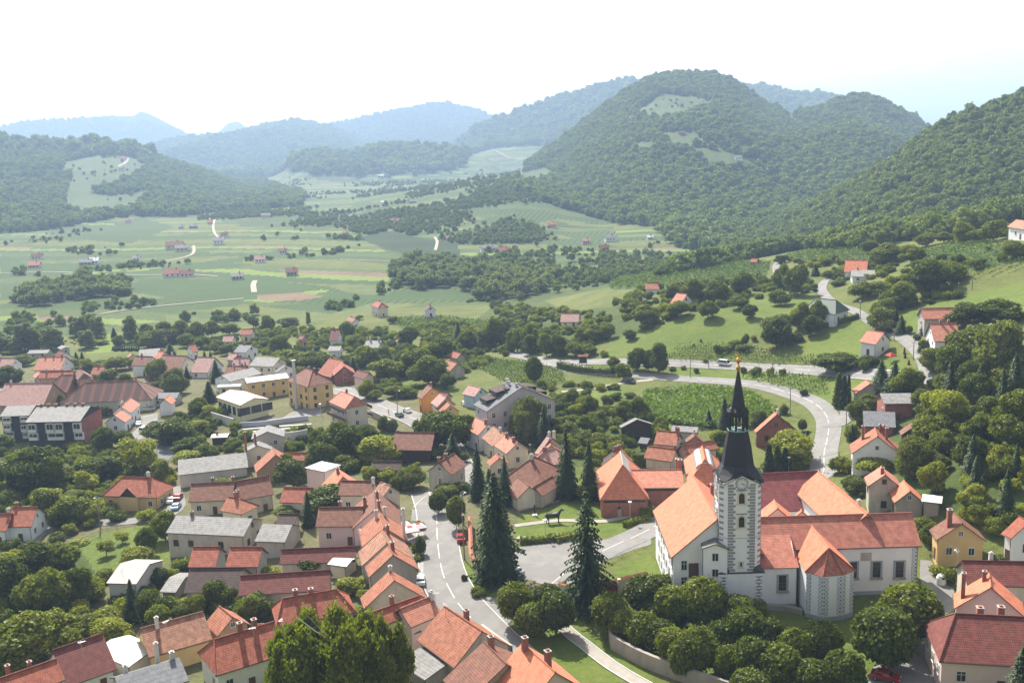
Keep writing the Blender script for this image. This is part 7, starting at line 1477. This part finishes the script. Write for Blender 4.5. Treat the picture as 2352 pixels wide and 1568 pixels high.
W2 = [pole('wooden pole in front of the grey roofed concrete shed', 6, 315, 378, 510), pole('pole between the long roof and the salmon wing house', 5, 1920, 40, 150), pole('pole beside the lane left of the yellow villa', 5, 790, 95, 355, True), pole('pole with lamp rising before the yellow gable house', 5, 1170, 1160, 1405, True)]
W3 = [pole('concrete lamp pole beside the ochre house', 8, 1705, 512, 795, True, W_CONC), pole('pole beside the old white house gable', 4, 1198, 1245, 1400), pole('pole left of the brick and white house', 4, 963, 1040, 1195), pole('pole at the roadside kerb behind the crimson roof', 4, 820, 1102, 1195), pole('pole on the verge at the lane mouth', 4, 1018, 738, 885, True), pole('tall pole beside the columnar thujas', 4, 1022, 552, 700, True), pole('pole on the bank inside the road bend', 4, 598, 560, 770, True), pole('pole on the upper road verge behind the spire', 4, 467, 378, 482, True)]
W4 = [pole('pole on the grassy bank between the two roads', 3, 1760, 395, 552, False), pole('pole on the upper road near the white car', 3, 1915, 320, 470), pole('tall lamp pole at the kerb of the school road', 15, 335, 400, 690, True), pole('pole at the hill lane corner by the lone house', 4, 1522, 215, 352), pole('pole behind the lone house roof', 4, 1377, 140, 215), pole('pole where the hill lane climbs', 4, 1298, 62, 155, True), pole('pole beside the green roofed house hedge', 11, 1365, 1410, 1525, True), pole('pole on the upper vineyard path', 11, 1935, 1310, 1388), pole('second pole on the upper vineyard path', 11, 2015, 1265, 1352), pole('pole in the wood right of the road bridge', 4, 2057, 415, 560, True)]
def wire(a, b, label):
    a, b = Vector(a), Vector(b); m = MB(); L_ = (b-a).length; m.tube([a+(b-a)*(k/10)-Vector((0, 0, .02*L_*4*(k/10)*(1-k/10))) for k in range(11)], .02, 4, DKMET, cap=False); tag(m.build('overhead_wire'), label, 'wire', 'overhead wires')
for W_, nm in ((W1, 'street row'), (W2, 'lower town gardens'), (W3, 'sweeping road'), (W4[3:6], 'hill lane')):
    for i, (a, b) in enumerate(zip(W_, W_[1:])): wire(a, b, 'overhead wire span %s of the line along the %s' % (['nearest the camera', 'next', 'third', 'fourth', 'fifth', 'sixth', 'seventh'][i], nm))
def wall(name, label, c, pts, hgt, th, mat, cap=None, cat='wall', down=.6):
    P = smooth(path_world(c, pts), 1.5); B0 = Vector((P[0][0], P[0][1], float(gz(*P[0])))); m = MB(); m2 = MB(); rows_ = []
    n = len(P)
    for i, p in enumerate(P):
        t = P[min(i+1, n-1)]-P[max(i-1, 0)]; t = t/(np.linalg.norm(t)+1e-9); nn = np.array([-t[1], t[0]])*th/2; z = float(gz(*p)); rows_.append([Vector((*(p+nn), z))-B0, Vector((*(p-nn), z))-B0])
    Z_ = lambda v, k: (v.x, v.y, v.z+k)
    for a, b in zip(rows_, rows_[1:]):
        m.face([Z_(a[1], -down), Z_(b[1], -down), Z_(b[1], hgt), Z_(a[1], hgt)], mat); m.face([Z_(b[0], -down), Z_(a[0], -down), Z_(a[0], hgt), Z_(b[0], hgt)], mat); m.face([Z_(a[1], hgt), Z_(b[1], hgt), Z_(b[0], hgt), Z_(a[0], hgt)], mat)
        if cap:
            e = lambda r, k: Vector(r[0])*(.5+k)+Vector(r[1])*(.5-k); k = .5+.25/th
            for s in (1, -1): q = [Z_(e(a, 0), hgt+.32), Z_(e(b, 0), hgt+.32), Z_(e(b, s*k), hgt+.04), Z_(e(a, s*k), hgt+.04)]; m2.face(q[::-1] if s > 0 else q, cap)
    r_ = empty(name, B0, label=label, cat=cat); m.build('wall', r_)
    if cap: m2.build('coping', r_)
    return r_
wall('garden_wall', 'pale wall with orange tile coping in front of the car park', 7, [(600,880),(740,925),(895,880)], 2.6, .5, W_CREAM, R_ORANGE); wall('garden_wall', 'cream wall with orange coping right of the red gate', 7, [(1030,860),(1150,830),(1290,800)], 2.4, .5, W_CREAM, R_ORANGE)
wall('retaining_wall', 'curved old stone wall around the round trees', 7, [(1000,1230),(1015,1300),(1100,1350),(1250,1430),(1420,1500),(1700,1600),(2000,1700)], 2.5, .6, W_STONE); wall('garden_wall', 'street wall with orange coping beside the tall spruce', 6, [(1796,330),(1800,480),(1812,640),(1900,790)], 1.9, .35, W_OLD, R_SALMON)
wall('garden_wall', 'dark stained wall at the bottom right of the saddle roof', 6, [(1890,1200),(2007,1290),(2120,1370)], 2.2, .5, W_OLD); wall('retaining_wall', 'concrete wall below the sports hall', 12, [(300,1000),(560,1090),(880,1190)], 3.0, .4, W_CONC); wall('court_wall', 'light retaining wall above the sunken school court', 12, [(890,1190),(1260,1170),(1560,1130),(1900,1090)], 1.6, .4, wall_mat('blue_grey_concrete', (.42, .43, .5), .1), cat='wall')
wall('bench_step', 'long white bench step of the sunken court', 12, [(1000,1235),(1400,1200),(1950,1160)], .5, .6, WF, cat='bench'); wall('bench_step', 'second white bench step nearer the slate roofed house', 12, [(1100,1270),(1460,1235),(1920,1200)], .5, .6, WF, cat='bench'); wall('court_wall', 'front concrete wall of the court right of the slate house', 12, [(1560,1420),(1760,1400),(1900,1370)], 3.6, .4, W_CONC, cat='wall')
wall('blue_fence', 'blue panel fence beside the covered van', 1, [(1240,1070),(1290,1030),(1345,985)], 1.6, .12, plain('blue_paint', (.05, .12, .42), .6), cat='fence'); wall('road_parapet', 'pale parapet of the road under the guest house', 2, [(1095,880),(1200,930),(1290,985)], 2.2, .4, W_CONC, cat='wall'); wall('garden_wall', 'low wall along the lane before the yellow villa', 5, [(600,300),(740,295)], 1.8, .3, W_GREY); wall('bridge_parapet', 'concrete bridge wall under the upper road junction', 4, [(1480,525),(1560,540),(1650,555)], .8, .5, W_CONC, cat='wall')
wall('church_terrace', 'old stone terrace at the foot of the church wall', 14, [(990,1440),(1150,1450),(1290,1480)], .9, .8, W_STONE, cat='wall')
def fence(label, c, pts, hgt=1.1, gap=2.2, mat=RAILM):
    P = smooth(path_world(c, pts), gap); B0 = Vector((P[0][0], P[0][1], float(gz(*P[0])))); r = empty('fence', B0, label=label, cat='fence'); rail = MB(); ps = [Vector((p[0], p[1], float(gz(*p))))-B0 for p in P]
    for p in ps: m = MB(); m.box((0, 0, hgt/2), (.08, .08, hgt), mat); m.build('post', r, p)
    for k in (.95, .5): rail.tube([p+Vector((0, 0, hgt*k)) for p in ps], .03, 4, mat)
    rail.build('rails', r)
fence('metal railing between road and lawn left of the friary', 7, [(960,650),(1080,580),(1185,528),(1310,478)]); fence('white post fence along the shrubs of the traffic island', 3, [(640,520),(800,540),(960,550),(1130,560)], 1.3); fence('wire fence along the lawn below the lane', 5, [(640,470),(780,410),(920,370),(1060,350),(1200,330)], 1.2, 3, WOODP); fence('white rails beside the road junction gardens', 3, [(70,320),(200,350),(350,400)], 1.0, 3); fence('railing on the court wall', 12, [(1560,1310),(1760,1295),(1900,1280)], 1.6, 2.5, DKMET)
# gate
G_ = hit(*uv(7, 962, 880)); r = empty('gate', G_, .1, label='red arched wooden gate in the wall behind the sparse spruce', cat='gate'); m = MB(); n = 12
m.face([(-2.2, 0, 0), (2.2, 0, 0)]+[(2.2*math.cos(math.pi*k/n), 0, 2.0+1.1*math.sin(math.pi*k/n)) for k in range(n+1)], plain('red_gate_paint', (.25, .03, .02), .7)); m.box((0, .1, 1), (4.4, .1, 2), plain('red_gate_paint', (.25, .03, .02), .7)); m.build('door', r)
m = MB()
for s in (-1, 1): m.box((s*2.5, 0, 1.5), (.5, .6, 3), W_CREAM)
m.build('pillar', r)
# sculptures on the lawn
A = hit(*uv(7, 548, 312)); r = empty('horse_statue', A, .15, label='dark metal horse sculpture standing on the museum lawn', cat='statue'); b = MB(); b.tube([(-1.5, 0, 1.5), (-1.2, 0, 1.75), (0, 0, 1.7), (1.1, 0, 1.8), (1.5, 0, 1.9)], [.3, .62, .58, .62, .4], 12, DKMET); b.tube([(1.3, 0, 2.0), (1.8, 0, 2.7), (1.95, 0, 2.9)], [.38, .26, .2], 8, DKMET); b.tube([(1.85, 0, 2.95), (2.5, 0, 2.6)], [.22, .13], 8, DKMET); b.build('body', r, smooth=True)
for x_, y_, k in ((-1.2, .32, -.1), (-1.1, -.32, .2), (1.1, .32, .3), (1.2, -.32, -.05)): l = MB(); l.tube([(x_, y_, 1.5), (x_+k*.5+.05, y_, .8), (x_+k, y_, 0)], [.24, .13, .09], 7, DKMET); l.build('leg', r)
l = MB(); l.tube([(-1.6, 0, 1.8), (-2.0, 0, 1.3), (-1.95, 0, .8)], [.12, .1, .05], 6, DKMET); l.build('tail', r)
A = hit(*uv(7, 407, 255)); r = empty('dancer_statue', A, 0, label='thin dancing figure sculpture on the museum lawn', cat='statue'); b = MB(); b.box((0, 0, .15), (1.0, 1.0, .3), WF); b.tube([(0, 0, .3), (.1, 0, 1.0), (-.1, 0, 1.5), (0, 0, 2.3), (.02, 0, 2.6)], [.1, .16, .22, .16, .12], 8, DKMET); b.tube([(-.1, 0, 1.5), (-.6, 0, 1.2), (-.9, 0, 1.5)], [.12, .08, .05], 6, DKMET); b.tube([(0, 0, 2.1), (.6, 0, 2.5)], [.09, .05], 6, DKMET); b.build('figure', r)
A = hit(*uv(7, 1070, 258)); r = empty('bust_statue', A, 0, label='dark bust on a slim pedestal beside the park path', cat='statue'); b = MB(); b.box((0, 0, .8), (.8, .8, 1.8), W_STONE); b.build('pedestal', r); b = MB(); b.lathe((0, 0, 1.7), [(.35, 0), (.5, .4), (.3, .8), (.25, .9), (.36, 1.2), (.3, 1.45), (.0001, 1.6)], 12, DKMET); b.build('bust', r)
A = hit(*uv(3, 850, 460)); r = empty('notice_board', A, -.1, label='wooden notice board with small red roof on the traffic island', cat='notice board'); b = MB(); b.box((0, 0, 2.6), (2.6, .12, 2.4), W_DARK); b.build('board', r)
for s in (-1, 1): b = MB(); b.box((s*1.4, 0, 2), (.18, .18, 4.2), WOODP); b.build('post', r)
b = MB(); b.slab([(-1.9, 0, 4.7), (1.9, 0, 4.7), (1.9, -.8, 4.1), (-1.9, -.8, 4.1)], .1, R_RED); b.slab([(-1.9, 0, 4.7), (1.9, 0, 4.7), (1.9, .8, 4.1), (-1.9, .8, 4.1)], .1, R_RED); b.build('roof', r)
A = hit(*uv(8, 1587, 790)); r = empty('recycling_container', A, 0, label='dome shaped white recycling container beside the lane', cat='container'); b = MB(); b.lathe((0, 0, 0), [(.75, 0), (.85, .2), (.85, 1.2), (.6, 1.7), (.0001, 1.95)], 16, WF); b.build('body', r, smooth=True); b = MB(); b.box((0, -.8, 1.35), (.4, .2, .3), DKMET); b.build('slot', r)
b = MB(); b.tube([(-.6, 0, .62), (.6, 0, .62)], .62, 14, plain('hay', (.45, .38, .2), .95)); BALE = b.mesh('hay_bale')
for i, (x, y) in enumerate(((905,203),(993,222),(1050,203),(1033,240),(1337,147),(1290,170),(1450,123),(1330,300),(1345,303),(1840,178),(1893,182))):
    A = hit(*uv(13, x, y)); o = bpy.data.objects.new('hay_bale', BALE); COL.objects.link(o); o.location = A; o.rotation_euler.z = RNG.uniform(0, 3); tag(o, 'round hay bale lying on the mown riverside meadow', 'hay bale', 'hay bales on the riverside meadow')
# people: skinned figures
def person(label, c, x, y, shirt, trousers, walk=.3):
    A = hit(*uv(c, x, y)); me = bpy.data.meshes.new('person'); w = walk
    V = [(0, 0, .95), (0, 0, 1.2), (0, 0, 1.42), (0, 0, 1.52), (0, 0, 1.68), (.1, 0, .9), (.12, w*.4, .5), (.12, w*.3, .06), (-.1, 0, .9), (-.12, -w*.3, .5), (-.12, -w*.7, .08), (.2, 0, 1.4), (.26, -.05, 1.15), (.25, .1, .9), (-.2, 0, 1.4), (-.26, .05, 1.15), (-.25, .15, .92), (.12, w*.3+.14, .04), (-.12, -w*.7+.12, .05)]
    E = [(0,1),(1,2),(2,3),(3,4),(0,5),(5,6),(6,7),(7,17),(0,8),(8,9),(9,10),(10,18),(2,11),(11,12),(12,13),(2,14),(14,15),(15,16)]; R_ = [.14,.13,.15,.06,.105,.1,.07,.05,.1,.07,.05,.06,.05,.035,.06,.05,.035,.04,.04]
    me.from_pydata(V, E, []); o = bpy.data.objects.new('person', me); COL.objects.link(o); sk = o.modifiers.new('skin', 'SKIN'); me.skin_vertices.new() if not me.skin_vertices else None
    for v, r__ in zip(me.skin_vertices[0].data, R_): v.radius = (r__, r__)
    me.skin_vertices[0].data[0].use_root = True; o.modifiers.new('sub', 'SUBSURF').levels = 1
    m_, nt_, out_ = new_mat('clothes'); tc = N(nt_, 'ShaderNodeTexCoord'); sx = N(nt_, 'ShaderNodeSeparateXYZ'); nt_.links.new(tc.outputs['Object'], sx.inputs[0]); dv = N(nt_, 'ShaderNodeMath', operation='DIVIDE'); nt_.links.new(sx.outputs[2], dv.inputs[0]); dv.inputs[1].default_value = 1.8
    cr = ramp(nt_, dv.outputs[0], [(0, trousers), (.53, trousers), (.54, shirt), (.83, (.5, .32, .24))]); nt_.nodes[-1].color_ramp.interpolation = 'CONSTANT'; princ(nt_, out_, cr, .8); me.materials.append(m_)
    o.location = (A[0], A[1], A[2]+.08); tag(o, label, 'person')
person('person in dark clothes standing beside the white car', 15, 408, 700, (.05, .05, .07), (.03, .03, .05)); person('person in light shirt walking on the school road', 15, 228, 700, (.6, .6, .6), (.1, .12, .2)); person('person in pale clothes walking at the street corner', 6, 1522, 220, (.6, .58, .5), (.3, .3, .35))
# antennas on roofs
for i, (c, x, y) in enumerate(((6, 1520, 905), (5, 640, 1290), (5, 1300, 1130), (6, 310, 1120), (6, 1600, 1000), (15, 1590, 1080), (8, 2050, 1090), (6, 95, 1180), (2, 1210, 1490), (3, 400, 1150), (6, 930, 400))):
    A = hit(*uv(c, x, y), 8.0); r = empty('roof_antenna', (A[0], A[1], A[2]-1.8), .5*i, label='television antenna on a thin mast, %s' % ['above the terrace roof', 'on the plum roof', 'by the yellow house', 'on the ribbed red roof', 'on the saddle roof', 'on the peach roofed row', 'on the maroon corner roof', 'beside the pale red roof', 'on the brown back row', 'by the mauve roof', 'between the row houses'][i], cat='antenna'); m = MB(); m.tube([(0, 0, -1.5), (0, 0, 3.0)], .035, 5, METAL)
    for k in range(5): m.box((k*.22-.3, 0, 2.8), (.02, .9-.1*k, .02), METAL)
    m.box((.15, 0, 2.8), (1.3, .03, .03), METAL); m.build('mast', r)
# ------------------------------------------------------------------ houses scattered over the valley and hills
def far(label, c, x, y, w=10, l=14, h=4.5, roof=R_RED, wl=W_WHITE, rz=.2, nm='farmhouse', cat='house'):
    w *= .6; l *= .56; h *= .7; A = hit(*uv(c, x, y)); r = empty(nm, A, rz, label=label, cat=cat, group='houses scattered over the valley'); m = MB(); m.box((0, 0, h/2-1), (l, w, h+2), wl)
    for s in (-1, 1): q = [(s*l/2, -w/2, h), (s*l/2, w/2, h), (s*l/2, 0, h+w*.38)]; m.face(q if s > 0 else q[::-1], wl)
    m.build('wall', r); m = MB()
    for s in (-1, 1): m.slab([(-l/2-.5, 0, h+w*.38+.15), (l/2+.5, 0, h+w*.38+.15), (l/2+.5, s*(w/2+.6), h-.25), (-l/2-.5, s*(w/2+.6), h-.25)][::-s], .2, roof)
    ro = m.build('roof', r); add_chimney(ro, l*.2, w*.15, h, h+w*.42+.8, .8)
    for k in (-1, 0, 1): m = MB(); m.box((l*.28*k, -w/2-.03, h*.55), (1.1, .06, 1.3), GLASS); m.build('window', r)
for a in (('long red roofed farmhouse in the middle of the plain', 9, 1195, 1222, 14, 26), ('maroon farm barn right of the long red farmhouse', 9, 1290, 1222, 12, 20, 4, R_MAROON), ('bright white roofed barn on the left plain', 9, 650, 1135, 12, 16, 5, R_WHITE), ('grey barn beside the bright white roofed barn', 9, 595, 1140, 12, 20, 4, R_GREY, W_GREY), ('big hazy farm barn left of the white hamlet', 9, 1205, 1030, 16, 30, 6, R_BROWN, W_CREAM), ('white two storey house of the hamlet', 9, 1510, 1000, 12, 20, 7, R_GREY), ('brown roofed house behind the white hamlet house', 9, 1550, 950, 10, 14, 5, R_MAROON), ('white house with coral roof on the vineyard bank', 9, 885, 855, 10, 14, 6, R_SALMON), ('low grey house left among the hedges', 9, 1335, 888, 10, 18, 4, R_GREY, W_GREY), ('small white house in the hedge row', 9, 1250, 892, 8, 12, 4, R_GREY), ('orange roofed cottage above the plain', 9, 1450, 862, 10, 12, 4, R_ORANGE), ('hilltop house in the clearing of the left hill', 9, 850, 415, 14, 26, 5, R_SALMON), ('second house below the hilltop clearing house', 9, 838, 495, 12, 18, 5, R_BROWN), ('white roofed farm in the lower left trees', 9, 258, 1100, 12, 18, 4, R_MAROON), ('maroon roofed house among trees at the right of the plain', 9, 2015, 1215, 12, 16, 5, R_MAROON, W_GREY), ('grey roofed shed behind the hedge of the plain', 9, 1640, 1240, 10, 16, 4, R_GREY, W_GREY), ('pale house behind the orchard of the plain', 9, 1795, 1125, 11, 16, 5, R_PINK), ('low farm above the pale house', 9, 1955, 1062, 9, 14, 4, R_BROWN), ('pale barn near the vineyard of the low hill', 9, 1835, 815, 12, 22, 5, R_GREY, W_CREAM), ('white cottage beside the dark tree', 9, 945, 1118, 9, 10, 5, R_GREY), ('pale barn row below the big farm barn', 9, 1260, 1045, 12, 24, 5, R_GREY, W_CREAM), ('reddish farm at the far left edge of the plain', 9, 240, 1160, 12, 18, 4, R_SALMON, W_PINK),
          ('coral roofed house on the vineyard shoulder', 10, 570, 852, 10, 16, 5, R_SALMON), ('small red barn at the edge of the pale field', 10, 230, 945, 9, 13, 4, R_RED, W_BRICK), ('white sheds far up the valley', 10, 472, 537, 16, 26, 6, R_WHITE), ('orange roofed manor on the wooded knoll', 10, 700, 300, 24, 60, 14, R_SALMON, W_WHITE), ('small coral roofed cottage in the middle slope', 10, 945, 972, 8, 12, 4, R_SALMON), ('long grey roofed farm at the wood edge', 10, 1215, 1048, 10, 26, 5, R_GREY), ('red roofed farm right of the long grey farm', 10, 1320, 1062, 10, 18, 5, R_RED), ('orange roofed house on the mid slope spur', 10, 1655, 882, 9, 14, 5, R_ORANGE, W_PINK), ('white house with grey roof under the spur', 10, 2052, 980, 10, 18, 6, R_GREY), ('pink house left of the white house under the spur', 10, 1885, 998, 9, 14, 5, R_PINK, W_PINK), ('maroon barn below the white house under the spur', 10, 2012, 1040, 9, 14, 4, R_MAROON, W_TAN), ('white vineyard cabin left of the wooded spur', 10, 2325, 968, 7, 9, 4, R_WHITE), ('coral roofed chapel house high on the big hill', 10, 2210, 135, 12, 18, 5, R_ORANGE), ('brown cottage on the far field edge', 10, 1475, 422, 11, 18, 4, R_BROWN), ('little white roofed cottage on the left shoulder', 10, 490, 722, 9, 14, 4, R_WHITE), ('grey farm on the ridge of the shoulder', 10, 690, 715, 10, 18, 4, R_GREY, W_GREY), ('white roofed hill farm under the clearing', 11, 655, 598, 11, 18, 5, R_GREY), ('second white hill farm right under the clearing', 11, 800, 585, 10, 14, 5, R_GREY), ('white cabin among the terraced vines', 11, 145, 1062, 7, 9, 4, R_WHITE), ('orange barn at the edge of the hill clearing', 11, 330, 452, 10, 16, 4, R_BROWN, W_BRICK)): far(*a)
